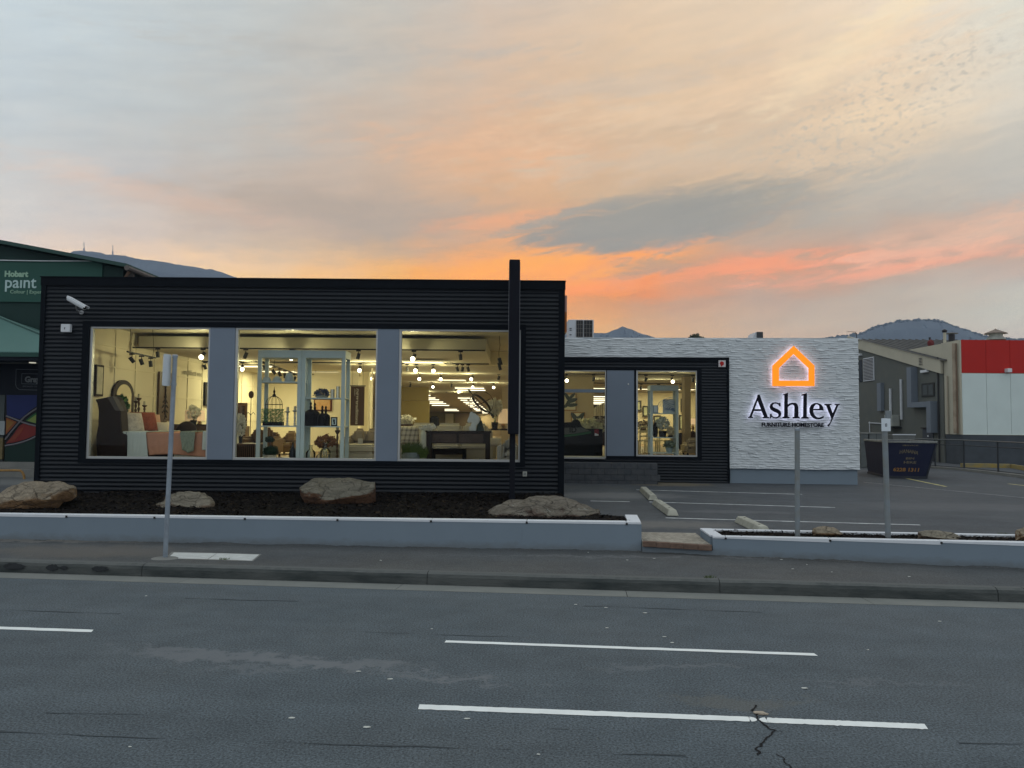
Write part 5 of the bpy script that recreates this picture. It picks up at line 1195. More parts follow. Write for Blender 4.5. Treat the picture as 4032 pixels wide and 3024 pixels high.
mfield('dark_green_field', [(90, 950), (300, 915), (450, 860), (620, 800), (800, 700), (800, 1218), (80, 1218)], (.004, .022, .016), .001)
mfield('green_field', [(440, 505), (560, 410), (800, 260), (800, 620), (640, 565)], (.02, .11, .035), .001)
mfield('lime_field', [(470, 510), (600, 420), (800, 300), (800, 600), (640, 555)], (.2, .27, .07), .006)
mb = MB()
for pts in ([(110, 425), (240, 475), (380, 530), (520, 575), (635, 600), (800, 640)], [(95, 835), (180, 720), (330, 545), (420, 450), (540, 360), (645, 293), (800, 210)], [(95, 940), (250, 915), (400, 875), (520, 832), (625, 780), (800, 700)]):
    mb.tube([Vector((mf(*q)[0], YM-.014, mf(*q)[1])) for q in pts], .028, 5)
mb.build('dividing_line', mat('grey_line_paint', (.17, .165, .18), .6), mu)
# grey wall and things left of the panel, concrete apron
nb_ = thing('side_wall', 'grey boarded wall strip at the far left edge beside the painted panel', 'wall', P(5, 1700, 25.1))
A = P(-300, 1819, 25.1); B = P(22, 1555, 25.1); MB().box(A.x, B.x-.02, 25.1, 25.3, .4, B.z).build('board', mat('grey_boards', (.075, .09, .088), .8, var=.2, vs=3, stretch=(1, 1, .2)), nb_)
A = P(-20, 1712, 25.05); B = P(21, 1658, 25.05); MB().box(A.x, B.x, 25.02, 25.09, A.z, B.z).build('notice', mat('pale_notice', (.3, .34, .34), .6), nb_)
A = P(-20, 1808, 25.05); B = P(15, 1724, 25.05); MB().box(A.x, B.x, 25.0, 25.09, A.z, B.z).build('lower_board', mat('tan_board', (.16, .13, .06), .7, var=.2), nb_)
stp = thing('concrete_steps', 'pale concrete steps at the foot of the paint shop', 'steps', P(70, 1845, 24.8))
MB().box(-24, P(420, 1830, 24.9).x, 24.8, 26, .3, P(70, 1820, 24.8).z).build('upper_step', M_conc, stp, bevel=.01)
MB().box(-24, P(420, 1830, 24.6).x, 24.3, 24.799, .3, P(70, 1846, 24.3).z).build('lower_step', M_conc, stp, bevel=.01)
yr = thing('hoop_rail', 'low yellow painted hoop rail on the concrete at the far left', 'rail', P(60, 1870, 23.6))
mb = MB(); a = P(-60, 1853, 23.6); b = P(80, 1853, 23.6); c = P(94, 1871, 23.6); mb.tube([Vector((a.x, 23.6, .33)), a, P(60, 1852, 23.6), b, P(88, 1860, 23.6), c, Vector((c.x+.02, 23.6, .33))], .035, 10); mb.build('hoop', mat('orange_yellow_paint', (.33, .19, .06), .6, var=.25, vs=6), yr)

# ================================================================== GREY BUILDING AND RED/WHITE BUILDING, RIGHT
XG = 20.98; g2 = thing('grey_building', 'grey rendered building with a sloping cream verge and pipes, right of the stone wall', 'building', (XG, 42, .4))
def K(u, v): q = PX(u, v, XG); return q.y, q.z
near, far = K(3716, 1600)[0], K(3381, 1600)[0]
def yz(y, z): return Vector((XG, y, z))
nt, nb2 = K(3714, 1418), K(3714, 1471); ft, fb = K(3381, 1334), K(3381, 1372)
def lerpz(p, q, y): return p[1]+(q[1]-p[1])*(y-p[0])/(q[0]-p[0])
yf = far+1.2
M_gw = mat('grey_render', (0.105, 0.115, 0.105), .9, var=.12, vs=1.2, bump=.3, bs=12, col2=(.12, .125, .11))
M_crm = mat('cream_paint', (0.44, 0.42, 0.33), .7, var=.05, vs=1.5)
MB().ext([yz(near, .3), yz(yf+9, .3), yz(yf+9, lerpz(nb2, fb, yf)), yz(yf, lerpz(nb2, fb, yf)), yz(near, nb2[1])], (9, 0, 0)).build('wall', M_gw, g2)
MB().ext([Vector((XG-.12, near, nb2[1])), Vector((XG-.12, yf, lerpz(nb2, fb, yf))), Vector((XG-.12, yf, lerpz(nt, ft, yf))), Vector((XG-.12, near, nt[1]))], (.117, 0, 0)).build('verge_board', M_crm, g2)
mb = MB(); zr = K(3500, 1333)[1]
yR = far-.6; zR = lerpz(nt, ft, yR)+.02
ny = 30
mb.quad(Vector((XG-.2, near-.3, nt[1]-.04)), Vector((XG+10, near-.3, nt[1]-.04)), Vector((XG+10, yR, zR)), Vector((XG-.2, yR, zR)))
mb.quad(Vector((XG-.2, yR, zR)), Vector((XG+10, yR, zR)), Vector((XG+10, yR+10, zR-2)), Vector((XG-.2, yR+10, zR-2)))
x = XG
while x < XG+10: mb.box(x-.02, x+.02, 0, 1, 0, .05, Matrix(((1, 0, 0, 0), (0, yR-near+.3, 0, near-.3), (0, zR-nt[1]+.04, 1, nt[1]-.04), (0, 0, 0, 1)))); x += .4
mb.build('roof', mat('grey_roof_tiles', (.10, .10, .095), .85, var=.2, vs=2.5, stretch=(.6, 1, 1)), g2)
def kbox(u0, v0, u1, v1, d, m, name, parent=g2, off=.002):
    """box on the side wall; columns u0 (far) .. u1 (near), rows taken at each end's own depth"""
    uc = (u0+u1)/2; ya = K(u1, (v0+v1)/2)[0]; yb = K(u0, (v0+v1)/2)[0]; zt = K(uc, v0)[1]; zb = K(uc, v1)[1]
    return MB().box(XG-d-off, XG-off, ya, yb, zb, zt).build(name, m, parent, bevel=.004)
M_duct = mat('blue_grey_duct', (.15, .18, .215), .6)
fr_ = kbox(3402, 1408, 3444, 1500, .06, M_wmetal, 'louvre_window'); mb = MB()
ya, yb = K(3442, 1450)[0], K(3404, 1450)[0]; za, zb = K(3423, 1497)[1], K(3423, 1411)[1]
for i in range(15): z = za+(zb-za)*(i+.3)/15; mb.box(XG-.08, XG-.063, ya, yb, z, z+(zb-za)/15*.45)
mb.build('slat', M_dk, fr_)
kbox(3384, 1418, 3396, 1504, .03, mat('dark_window', (.03, .035, .04), .2), 'side_window')
wn_ = kbox(3632, 1508, 3681, 1562, .05, mat('dark_frame', (.03, .032, .03), .6), 'small_window')
kbox(3637, 1515, 3656, 1556, .055, mat('window_pane_grey', (.07, .08, .08), .2), 'pane', wn_); kbox(3660, 1515, 3677, 1556, .055, bpy.data.materials['window_pane_grey'], 'pane', wn_)
dr_ = kbox(3636, 1685, 3678, 1835, .04, mat('dark_blue_door', (.045, .055, .07), .5), 'door'); kbox(3657, 1714, 3661, 1720, .08, M_wht, 'handle', dr_)
kbox(3632, 1683, 3680, 1688, .1, M_dk, 'door_head')
kbox(3597, 1446, 3614, 1604, .35, M_duct, 'duct'); kbox(3614.5, 1583, 3674, 1604, .35, M_duct, 'duct'); kbox(3675, 1580, 3692, 1704, .35, M_duct, 'duct'); kbox(3467, 1508, 3482, 1618, .2, M_duct, 'duct')
kbox(3634, 1457, 3659, 1467, .15, M_wht, 'wall_light'); kbox(3383, 1393, 3396, 1401, .15, M_wht, 'wall_light')
def kpipe(u, v0, v1, r, m, name, off=.06):
    y, z0 = K(u, v0); z1 = K(u, v1)[1]; mb = MB(); mb.tube([(XG-off, y, z1), (XG-off, y, z0)], r, 8); return mb.build(name, m, g2)
kpipe(3510, 1530, 1636, .075, M_wmetal, 'flue_pipe'); kpipe(3552, 1494, 1652, .075, M_wmetal, 'flue_pipe'); kpipe(3696, 1407, 1832, .035, M_dk, 'waste_pipe'); kpipe(3428, 1660, 1702, .03, M_wmetal, 'waste_pipe')
kbox(3629, 1413, 3642, 1438, .02, M_crm, 'verge_vent', off=.125); mb = MB()
y0_, y1_ = K(3642, 1425)[0], K(3629, 1425)[0]
for i in range(5): z = K(3635, 1436)[1]+i*.075; mb.box(XG-.16, XG-.146, y0_+.02, y1_-.02, z, z+.035)
mb.build('vent_slot', M_dk, g2)
acw = thing('outdoor_unit', 'small pale air conditioning unit on a bracket on the grey side wall', 'air conditioner', (XG-.3, K(3530, 1655)[0], K(3530, 1680)[1]))
kbox(3514, 1634, 3546, 1678, .4, mat('pale_unit', (.3, .32, .29), .6, var=.15, vs=4), 'case', acw, off=.05); kbox(3508, 1681, 3552, 1684, .5, M_dk, 'bracket', acw, off=.01)
mb = MB(); yy = K(3431, 1660)[0]; mb.tube([(XG-.05, K(3424, 1665)[0], K(3424, 1665)[1]), (XG-.05, K(3480, 1668)[0], K(3480, 1668)[1])], .03, 6); mb.build('horizontal_pipe', M_wmetal, g2)
wv_ = thing('roof_ventilator', 'small rust-red spinning ventilator on the grey tiled roof', 'ventilator', (23, 41, 6)); q = P(3665, 1362, 41.3)
mb = MB(); mb.lathe([(.1, -.12), (.1, 0), (.14, .02), (.17, .12), (.15, .25), (.06, .33), (.02, .35)], q, 14); mb.build('turbine', mat('rust_red', (.12, .02, .02), .7, var=.3, vs=8), wv_)
mb = MB(); mb.obox(q+Vector((0, 0, -.14)), (.65, .5, .03), Matrix.Rotation(.2, 3, 'X')); mb.build('flashing', M_wmetal, wv_)
q = P(3661, 1340, 42); mb = MB(); mb.tube([q-Vector((0, 0, .5)), q+Vector((0, 0, .12))], .035, 6); mb.tube([q+Vector((0, 0, .08)), q+Vector((0, 0, .16))], .06, 8); tag(mb.build('vent_pipe', M_dk), 'thin dark vent pipe behind the red roof ventilator', 'pipe')

YR = 36.0; rb = thing('warehouse', 'flat fronted building with red upper band, white panels and dark base, at the right edge', 'building', (25, YR, .4))
M_red = mat('red_band', (0.44, 0.016, 0.010), .6, var=.05, vs=1); M_wp = mat('white_wall_panel', (0.60, 0.69, 0.665), .6, var=.04, vs=1); M_db = mat('dark_base', (.06, .07, .08), .8, var=.15, vs=2)
Rr = lambda u, v: P(u, v, YR); XW = Rr(3789, 1600).x; XE = XW+12; zr0, zr1, zr2, zr3 = Rr(3900, 1827).z, Rr(3900, 1712).z, Rr(3900, 1469.5).z, Rr(3900, 1339).z
seams = [3789, 3886, 3981, 4077, 4172, 4267, 4362]; xs_ = [Rr(s__, 1600).x for s__ in seams]+[XE]
for a, b in zip(xs_[:-1], xs_[1:]):
    MB().box(a+.008, b-.008, YR-.0, YR+.1, zr2+.01, zr3).build('red_panel', M_red, rb)
    MB().box(a+.008, b-.008, YR-.0, YR+.1, zr1+.0, zr2-.015).build('white_panel', M_wp, rb)
MB().box(XW, XE, YR+.03, YR+.099+8, .25, zr3-.02).build('body', M_crm, rb)
MB().box(XW-.02, XE, YR-.02, YR+.029, .25, zr1-.01).build('base', M_db, rb)
MB().box(XW-.02, XE, YR-.04, YR+.1, zr1-.009, zr1-.0).build('flashing', M_crm, rb)
yfar = 37.6
MB().box(XW-.05, XW-.001, YR-.0, yfar, zr1, zr3).build('side_wall', M_crm, rb); MB().box(XW-.03, XW-.0, YR-.0, yfar, .25, zr1-.001).build('side_base', M_db, rb)
def sp(u, v0, v1, r, m, name):
    q = PX(u, v0, XW-.12); z1 = PX(u, v1, XW-.12).z; mb = MB(); mb.tube([(q.x, q.y, z1), (q.x, q.y, q.z)], r, 10); return mb.build(name, m, rb)
sp(3757, 1352, 1706, .1, mat('rusty_cream_pipe', (.33, .27, .2), .7, var=.3, vs=2), 'downpipe'); sp(3728, 1480, 1706, .04, mat('cream_pipe', (.4, .36, .28), .7), 'downpipe'); sp(3765, 1352, 1706, .025, mat('rust_pipe', (.18, .12, .08), .8), 'rust_pipe')
q = P(3719, 1300, YR+1.7); mb = MB(); mb.tube([(q.x, YR+1.7, .4), (q.x, YR+1.7, q.z-.12)], .07, 10); mb.build('stack_pipe', M_crm, rb); mb = MB(); mb.lathe([(.09, -.12), (.13, -.02), (.05, .04)], q, 10); mb.build('stack_cap', M_dk, rb)
fl = thing('flue', 'short dark chimney flue with a flat cap behind the cream corner', 'flue', P(3747, 1345, 39)); a = P(3747, 1313, 39)
mb = MB(); mb.tube([(a.x, 39, 5.6), (a.x, 39, a.z-.05)], .15, 12); mb.build('pipe', M_dk, fl); mb = MB(); mb.lathe([(.3, -.02), (.3, .01), (.05, .05)], a, 12); mb.build('cap', mat('flue_cap', (.15, .15, .14), .6), fl)
cw = thing('roof_cowl', 'round roof ventilator with a wide conical hat on the red topped building', 'roof vent', P(3921, 1338, 38)); c = P(3921, 1335, 38)
mb = MB(); mb.lathe([(.42, -.25), (.42, .03), (.36, .04), (.36, .1), (.3, .12), (.3, .27)], c, 20); mb.build('drum', mat('weathered_zinc', (.33, .34, .31), .6, var=.25, vs=5), cw)
mb = MB(); mb.lathe([(.44, -.28), (.44, -.1)], c+Vector((0, 0, .06)), 20); mb.build('collar', mat('rusty_collar', (.09, .045, .035), .8), cw)
mb = MB(); mb.lathe([(.52, .26), (.5, .29), (.2, .42), (.04, .49), (.02, .52)], c, 20); mb.build('hat', mat('rusty_hat', (.2, .16, .13), .7, var=.3, vs=5), cw)
mb = MB(); mb.box(*[x_ for x_ in (Rr(3955, 1460).x, Rr(3972, 1460).x, YR-.25, YR-.001, Rr(3960, 1467).z, Rr(3960, 1452).z)]); mb.build('floodlight', M_wht, rb, bevel=.01)

# ramp kerb, railing, yellow kerb
yk = thing('yellow_kerb', 'worn yellow painted kerb along the foot of the red and white building', 'kerb', P(3900, 1830, 34.5))
mb = MB(); pz = [PZ(u, v, .47) for u, v in ((3797, 1833), (3990, 1836), (4032, 1843), (4200, 1870))]
for a, b in zip(pz[:-1], pz[1:]): mb.add([(a.x, a.y, .3), (b.x, b.y, .3), (b.x, b.y+.3, .3), (a.x, a.y+.3, .3), (a.x, a.y, .56), (b.x, b.y, .56), (b.x, b.y+.3, .56), (a.x, a.y+.3, .56)], [(0,3,2,1),(4,5,6,7),(0,1,5,4),(1,2,6,5),(2,3,7,6),(3,0,4,7)])
mb.build('kerb_stone', mat('worn_yellow', (.33, .24, .06), .8, var=.3, vs=3, col2=(.2, .19, .13)), yk)
rail = thing('handrail', 'dark metal handrail with three posts running along the ramp kerb at the right', 'railing', P(3800, 1845, 32))
bp_ = [(3500, 1826), (3585, 1831), (3683, 1838), (3797, 1846), (3931, 1860), (4032, 1872), (4180, 1893)]
pz = [PZ(u, v, .45) for u, v in bp_]; M_rail = mat('dark_rail_steel', (.03, .035, .04), .5); M_rtop = mat('worn_top_rail', (.09, .1, .1), .4, metal=.3)
hts = [PZ(3683, 1838, .45).y*(1838-1731)/FPX]*len(pz)
for i in (1, 2, 3, 4, 6): mb = MB(); mb.tube([pz[i]-Vector((0, 0, .1)), pz[i]+Vector((0, 0, hts[i]))], .035, 8); mb.build('rail_post', M_rail, rail)
for hh, mm, nm in ((1.0, M_rtop, 'top_rail'), (.82, M_rail, 'mid_rail'), (.04, M_rail, 'bottom_rail')): mb = MB(); mb.tube([p+Vector((0, 0, h*hh)) for p, h in zip(pz, hts)], .028 if hh == 1 else .018, 8); mb.build(nm, mm, rail)
rk = MB()
for a, b in zip(pz[:-1], pz[1:]):
    d_ = (b-a).normalized(); n_ = Vector((-d_.y, d_.x, 0)); A0, B0 = a-n_*.18, b-n_*.18; A1, B1 = a+n_*.15, b+n_*.15
    rk.add([(A0.x, A0.y, .3), (B0.x, B0.y, .3), (B1.x, B1.y, .3), (A1.x, A1.y, .3), (A0.x, A0.y, .47), (B0.x, B0.y, .47), (B1.x, B1.y, .47), (A1.x, A1.y, .47)], [(0,3,2,1),(4,5,6,7),(0,1,5,4),(1,2,6,5),(2,3,7,6),(3,0,4,7)])
tag(rk.build('ramp_kerb', M_conc), 'pale concrete kerb under the handrail, curving towards the right edge', 'kerb')

# skip bin
M_bin = mat('dark_blue_steel', (0.005, 0.008, 0.032), .6, var=.3, vs=3, col2=(.008, .012, .034)); M_bin2 = mat('worn_blue_grey_steel', (.014, .018, .032), .6, var=.35, vs=4, col2=(.03, .034, .04))
C0 = Vector((13.16, 27.0)); e1 = Vector((.985, -.17)).normalized(); e2 = Vector((.17, .985)); zg = .36; Hb = 1.27; Wb, Lb = 1.25, 2.45
sk = thing('skip_bin', 'dark blue steel skip bin with worn orange lettering behind the numbered post', 'skip', (C0.x, C0.y, zg))
def bp3(a, b, z, fl=0.0): p = C0+e1*a+e2*b; return Vector((p.x, p.y, z))
fa, fb_ = .22, .30
bot = [bp3(0, 0, zg+.06), bp3(Wb, 0, zg+.06), bp3(Wb, Lb, zg+.06), bp3(0, Lb, zg+.06)]
topp = [bp3(-.04, -fa*.4, zg+Hb), bp3(Wb+.32, -fa*.4, zg+Hb), bp3(Wb+.32, Lb+.3, zg+Hb), bp3(-.04, Lb+.3, zg+Hb)]
inn = [p.lerp(sum(topp, Vector())/4, .03) for p in topp]; ib = [p.lerp(sum(bot, Vector())/4, .03)+Vector((0, 0, .05)) for p in bot]
mb = MB(); mb.add(bot+topp, [(0,3,2,1),(0,1,5,4),(1,2,6,5),(2,3,7,6),(3,0,4,7)]); mb.add(inn+ib, [(0,1,5,4),(1,2,6,5),(2,3,7,6),(3,0,4,7),(4,5,6,7)]); mb.build('body', M_bin, sk)
mb = MB()
for i in range(4): mb.bar(topp[i], topp[(i+1) % 4], .06, .07)
mb.build('rim', mat('worn_rim', (.2, .21, .2), .6, var=.3, vs=6), sk, bevel=.008)
mb = MB()
for i in (0, 1): mb.bar(bot[i]-Vector((0, 0, .02)), bot[(i+1) % 4]-Vector((0, 0, .02)), .07, .08)
mb.bar(bot[3]-Vector((0, 0, .02)), bot[0]-Vector((0, 0, .02)), .07, .08); mb.bar(bot[0], topp[0], .05); mb.bar(bot[1], topp[1], .05); mb.build('edge_rib', M_bin2, sk, bevel=.006)
def onface(a0, a1, b0, b1, n=.02):                            # lettering on the slanted front, x 0..1 across, y 0..1 up
    A, B, D_ = bot[a0], bot[a1], topp[b0]; E = topp[b1]; nn_ = (B-A).cross(D_-A).normalized()
    if nn_.y > 0: nn_ = -nn_
    return lambda x, y, d: A.lerp(B, x).lerp(D_.lerp(E, x), y)+nn_*(n*.2+d)
ff = onface(0, 1, 0, 1); M_or = mat('worn_orange_lettering', (.36, .18, .04), .7, var=.5, vs=30, col2=(.16, .09, .03)); M_or2 = mat('faded_lettering', (.20, .16, .09), .8, var=.6, vs=30, col2=(.06, .06, .06))
def ftext(body, x, y, w, h, m, arch=0.0, rot=0.0, fc=None):
    f = fc or ff
    tmp = text_mesh('t', body, 1, m, None, lambda a, b, c: Vector((a, b, c)), .01); xs2 = [v.co.x for v in tmp.data.vertices]; x0, x1 = min(xs2), max(xs2); bpy.data.objects.remove(tmp)
    return text_mesh('lettering', body, 1, m, sk, lambda a, b, c: f(x+w*(a-x0)/(x1-x0), y+h*b/.72+arch*(1-(2*(a-x0)/(x1-x0)-1)**2)+rot*(a-x0)/(x1-x0), c*.4), .01, bold=.03)
ftext('6228 1311', .14, .155, .62, .10, M_or); ftext('HANANA', .27, .66, .40, .10, M_or2, .04, -.03); ftext('BIN', .42, .50, .18, .06, M_or2); ftext('HIRE', .38, .38, .28, .07, M_or2); ftext('SERVICE', .32, .885, .32, .035, M_or2)
fs_ = onface(3, 0, 3, 0); mb = MB()
for x0, x1, y0, y1 in ((.28, .62, .73, .86), (.4, .6, .44, .56), (.27, .64, .22, .36)):
    mb.add([fs_(x0, y0, .004), fs_(x1, y0, .004), fs_(x1, y1, .004), fs_(x0, y1, .004)], [(0, 1, 2, 3)])
mb.build('faded_sticker', M_or2, sk)
# clutter behind the skip
M_gbin = mat('grey_plastic_bin', (.12, .135, .135), .7, var=.15, vs=4)
for i, (u0, u1) in enumerate(((3386, 3414), (3420, 3446), (3448, 3472))):
    o = thing('storage_tub', ['grey tub behind the skip, beside the stone wall corner', 'middle grey tub in the row behind the skip', 'right grey tub behind the skip, next to the numbered post'][i], 'tub', P((u0+u1)/2, 1740, 33), 0, 'grey tubs behind the skip')
    a, b = P(u0, 1745, 33), P(u1, 1708, 33); mb = MB(); cx_ = (a.x+b.x)/2; w_ = (b.x-a.x)/2
    mb.add([(cx_-w_*.8, 33, .4), (cx_+w_*.8, 33, .4), (cx_+w_*.8, 33.5, .4), (cx_-w_*.8, 33.5, .4), (cx_-w_, 32.9, b.z), (cx_+w_, 32.9, b.z), (cx_+w_, 33.6, b.z), (cx_-w_, 33.6, b.z)], [(0,3,2,1),(4,5,6,7),(0,1,5,4),(1,2,6,5),(2,3,7,6),(3,0,4,7)]); mb.build('body', M_gbin, o)
    MB().box(cx_-w_-.02, cx_+w_+.02, 32.87, 33.62, b.z, b.z+.04).build('lid', mat('tub_lid', (.18, .19, .18), .6), o, bevel=.008)
o = thing('trough', 'long pale trough with a thin white edge behind the skip', 'trough', P(3555, 1740, 33)); a, b = P(3512, 1745, 33), P(3598, 1712, 33)
mb = MB(); mb.add([(a.x+.15, 33, .4), (b.x-.1, 33, .4), (b.x-.1, 33.8, .4), (a.x+.15, 33.8, .4), (a.x, 32.9, b.z), (b.x, 32.9, b.z), (b.x, 33.9, b.z), (a.x, 33.9, b.z)], [(0,3,2,1),(4,5,6,7),(0,1,5,4),(1,2,6,5),(2,3,7,6),(3,0,4,7)]); mb.build('body', mat('trough_grey', (.14, .15, .145), .7, var=.1), o); MB().box(a.x-.02, b.x+.02, 32.87, 32.9, b.z-.02, b.z+.03).build('edge', M_wmetal, o)
# ================================================================== SHOWROOM
def ceil_z(y): return 4.0 if y < 36 else 4.0-.04375*(y-36)
M_floor = mat('showroom_floor', (0.22, 0.15, 0.09), .5, var=.15, vs=1.2, stretch=(.3, 3, 1)); M_tan = mat('tan_wall', (0.47, 0.40, 0.28), .85, var=.03)
M_wood = mat('dark_walnut', (0.020, 0.011, 0.008), .55, var=.3, vs=4, stretch=(1, 1, .2), spec=.15); M_wood2 = mat('brown_wood', (0.09, 0.05, 0.028), .5, var=.25, vs=4)
M_tealw = mat('pale_duck_egg_paint', (0.50, 0.60, 0.62), .5, var=.03); M_black = mat('black_enamel', (0.006, 0.006, 0.007), .5, spec=.12)
XLW = -9.88
mb = MB(); mb.box(XLW-.3, xR-.17, 17.26, 24.8, FLOOR-.1, FLOOR); mb.box(XLW-.3, XR-.2, 24.801, 60.6, FLOOR-.1, FLOOR); mb.build('floor', M_floor, shop)
mb = MB(); mb.box(XLW-.3, XLW, 17.262, 60.6, FLOOR, 4.6); mb.build('inner_wall', M_cream, shop)
mb = MB(); mb.box(XLW-.1, xR-.17, 17.27, 24.55, 4.45, 4.6); mb.box(-9.74, -.68, 20.0, 24.7, 4.06, 4.36); mb.box(XLW, XR-.2, 24.71, 36, 4.0, 4.08)
mb.add([(XLW, 36, 4.0), (XR-.2, 36, 4.0), (XR-.2, 60.6, ceil_z(60.6)), (XLW, 60.6, ceil_z(60.6)), (XLW, 36, 4.1), (XR-.2, 36, 4.1), (XR-.2, 60.6, 4.1), (XLW, 60.6, 4.1)], [(0,3,2,1),(4,5,6,7),(0,1,5,4),(1,2,6,5),(2,3,7,6),(3,0,4,7)])
mb.build('ceiling', M_ceil, shop)
mb = MB(); mb.box(XLW, xR-.17, 24.56, 24.70, 4.0, 4.6); mb.box(XLW, -5.62, 31, 31.15, FLOOR, 4.0); mb.build('header_wall', M_cream, shop)
mb = MB(); mb.box(XLW, XR-.2, 60.2, 60.35, FLOOR, 3.0); mb.box(-5.55, P(1690, 1600, 38).x, 38, 38.2, FLOOR, P(1650, 1578, 38).z); mb.box(-5.55, P(1690, 1600, 38).x-.05, 38.02, 38.18, P(1650, 1577, 38).z, 3.9); mb.build('partition', mat('olive_partition', (.24, .19, .07), .85, var=.03), shop)
mb = MB(); mb.box(P(1790, 1600, 59).x, P(2010, 1600, 59).x, 59.9, 60.1, FLOOR, P(1900, 1627, 60).z); mb.build('rear_partition', mat('brown_partition', (.20, .15, .10), .85), shop)
mb = MB(); mb.box(P(1752, 1640, 59.5).x, P(1784, 1640, 59.5).x, 59.8, 59.89, FLOOR, P(1770, 1629, 59.5).z); mb.build('rear_door', mat('pale_door', (.5, .45, .33), .7), shop)
# tan picture wall seen through the wing windows
mb = MB(); mb.box(.9, P(2337, 1600, 30).x, 30, 30.15, FLOOR, 4.0); mb.box(P(2470, 1600, 40).x, XR-.2, 40, 40.15, FLOOR, ceil_z(40)-.02); mb.build('picture_wall', M_tan, shop)
mb = MB(); mb.box(P(2696, 1600, 29).x, P(2720, 1600, 29).x, 29, 29.5, FLOOR, 3.98); mb.box(P(1976, 1560, 28).x, P(2016, 1560, 28).x, 28, 28.6, FLOOR, 3.5); mb.build('column', mat('brown_column', (.30, .24, .16), .85), shop)
mb = MB(); mb.box(P(1424, 1500, 28).x, P(1452, 1500, 28).x, 28, 28.4, FLOOR, 3.99); mb.box(P(1462, 1500, 26).x, P(1466, 1500, 26).x, 26, 26.1, FLOOR, 3.99); mb.build('cream_column', M_cream, shop)
# battens of the panelled left wall
mb = MB()
for y in (17.95, 19.1, 20.15, 21.2, 22.45, 23.4, 24.5, 25.7, 26.9, 28.1, 29.3, 30.5): mb.box(XLW, XLW+.022, y-.025, y+.025, FLOOR, 4.4 if y < 24.4 else 4.0)
for z in (1.52, 2.17, 2.83, 3.48, 3.99): mb.box(XLW, XLW+.018, 17.5, 31, z-.02, z+.02)
mb.build('wall_batten', M_cream, shop)

def lw(u, v): q = PX(u, v, XLW+.02); return q.y, q.z
def lwbox(u0, v0, u1, v1, d, m, name, parent, off=.024):
    ya = lw(u0, 1600)[0]; yb = lw(u1, 1600)[0]; uc = (u0+u1)/2; zt = lw(uc, v0)[1]; zb = lw(uc, v1)[1]
    return MB().box(XLW+off, XLW+off+d, ya, yb, zb, zt).build(name, m, parent, bevel=.004)
def zz(u, v): return 300+u*.36166, 1240+v*.36166
pic = thing('framed_picture', 'tall dark framed picture on the cream wall at the left of the first window', 'picture', (XLW, 18.3, 3.0)); lwbox(366, 1436, 396, 1560, .05, M_wood, 'frame', pic); lwbox(368, 1444, 391, 1552, .06, mat('pale_print', (.5, .47, .36), .5, var=.2, vs=5), 'print', pic)
cpn = thing('carved_panel', 'tall dark carved timber wall panel behind the parking sign in the first window', 'wall panel', (XLW, 21.8, 2.8)); pnl = lwbox(618, 1466, 671, 1656, .05, M_wood2, 'board', cpn)
mb = MB(); ya, yb = lw(618, 1500)[0], lw(671, 1500)[0]; ym = (ya+yb)/2
for k in range(9): z = 2.25+k*.14; w_ = .1+.09*sin(k*.9); mb.tube([(XLW+.08, ym-w_, z), (XLW+.09, ym, z+.09), (XLW+.08, ym+w_, z)], .018, 6)
mb.tube([(XLW+.08, ym, 2.2), (XLW+.08, ym, 3.45)], .02, 6); mb.build('carving', M_wood, cpn)
pf = thing('framed_picture', 'dark framed picture at the right edge of the first window', 'picture', (XLW, 25, 3)); lwbox(800, 1506, 826, 1598, .05, M_black, 'frame', pf); lwbox(806, 1512, 824, 1592, .06, bpy.data.materials['pale_print'], 'print', pf)
yA = lw(721, 1470)[0]; yB = lw(794, 1470)[0]; zA = lw(757, 1478)[1]
wtx = thing('wall_lettering', 'faint grey lettering running backwards on the cream wall in the first window', 'lettering', (XLW, 23.7, 3.6))
tmp = text_mesh('t', 'new traditions', 1, M_gry, None, lambda a, b, c: Vector((a, b, c)), .01); xs2 = [v.co.x for v in tmp.data.vertices]; tx0, tx1 = min(xs2), max(xs2); bpy.data.objects.remove(tmp)
text_mesh('text', 'new traditions', 1, mat('faint_grey_text', (.28, .26, .2), .8), wtx, lambda a, b, c: Vector((XLW+.03+c*.3, yB-(yB-yA)*(a-tx0)/(tx1-tx0), zA+b*.22)), .01, bold=.03)
# arched mirror on the left wall
ma = thing('arched_mirror', 'arched dark framed mirror on the cream wall above the bed', 'mirror', (XLW, 19.4, 2.5)); y0m, y1m = lw(437, 1550)[0], lw(519, 1550)[0]; cy_ = (y0m+y1m)/2; hw = (y1m-y0m)/2; ztm = lw(478, 1496)[1]; zsp = ztm-hw*.75
def arch(k, x, zb_): return [Vector((x, cy_-hw*k, zb_))]+[Vector((x, cy_-hw*k*cos(a), zsp+hw*.75*k*sin(a))) for a in [pi*i/14 for i in range(15)]]+[Vector((x, cy_+hw*k, zb_))]
MB().ext(arch(1, XLW+.02, 1.95), (.06, 0, 0)).build('frame', M_wood, ma); MB().ext(arch(.72, XLW+.08, 1.98), (.006, 0, 0)).build('glass', mat('mirror_glass', (.75, .75, .72), .04, metal=1.0), ma)
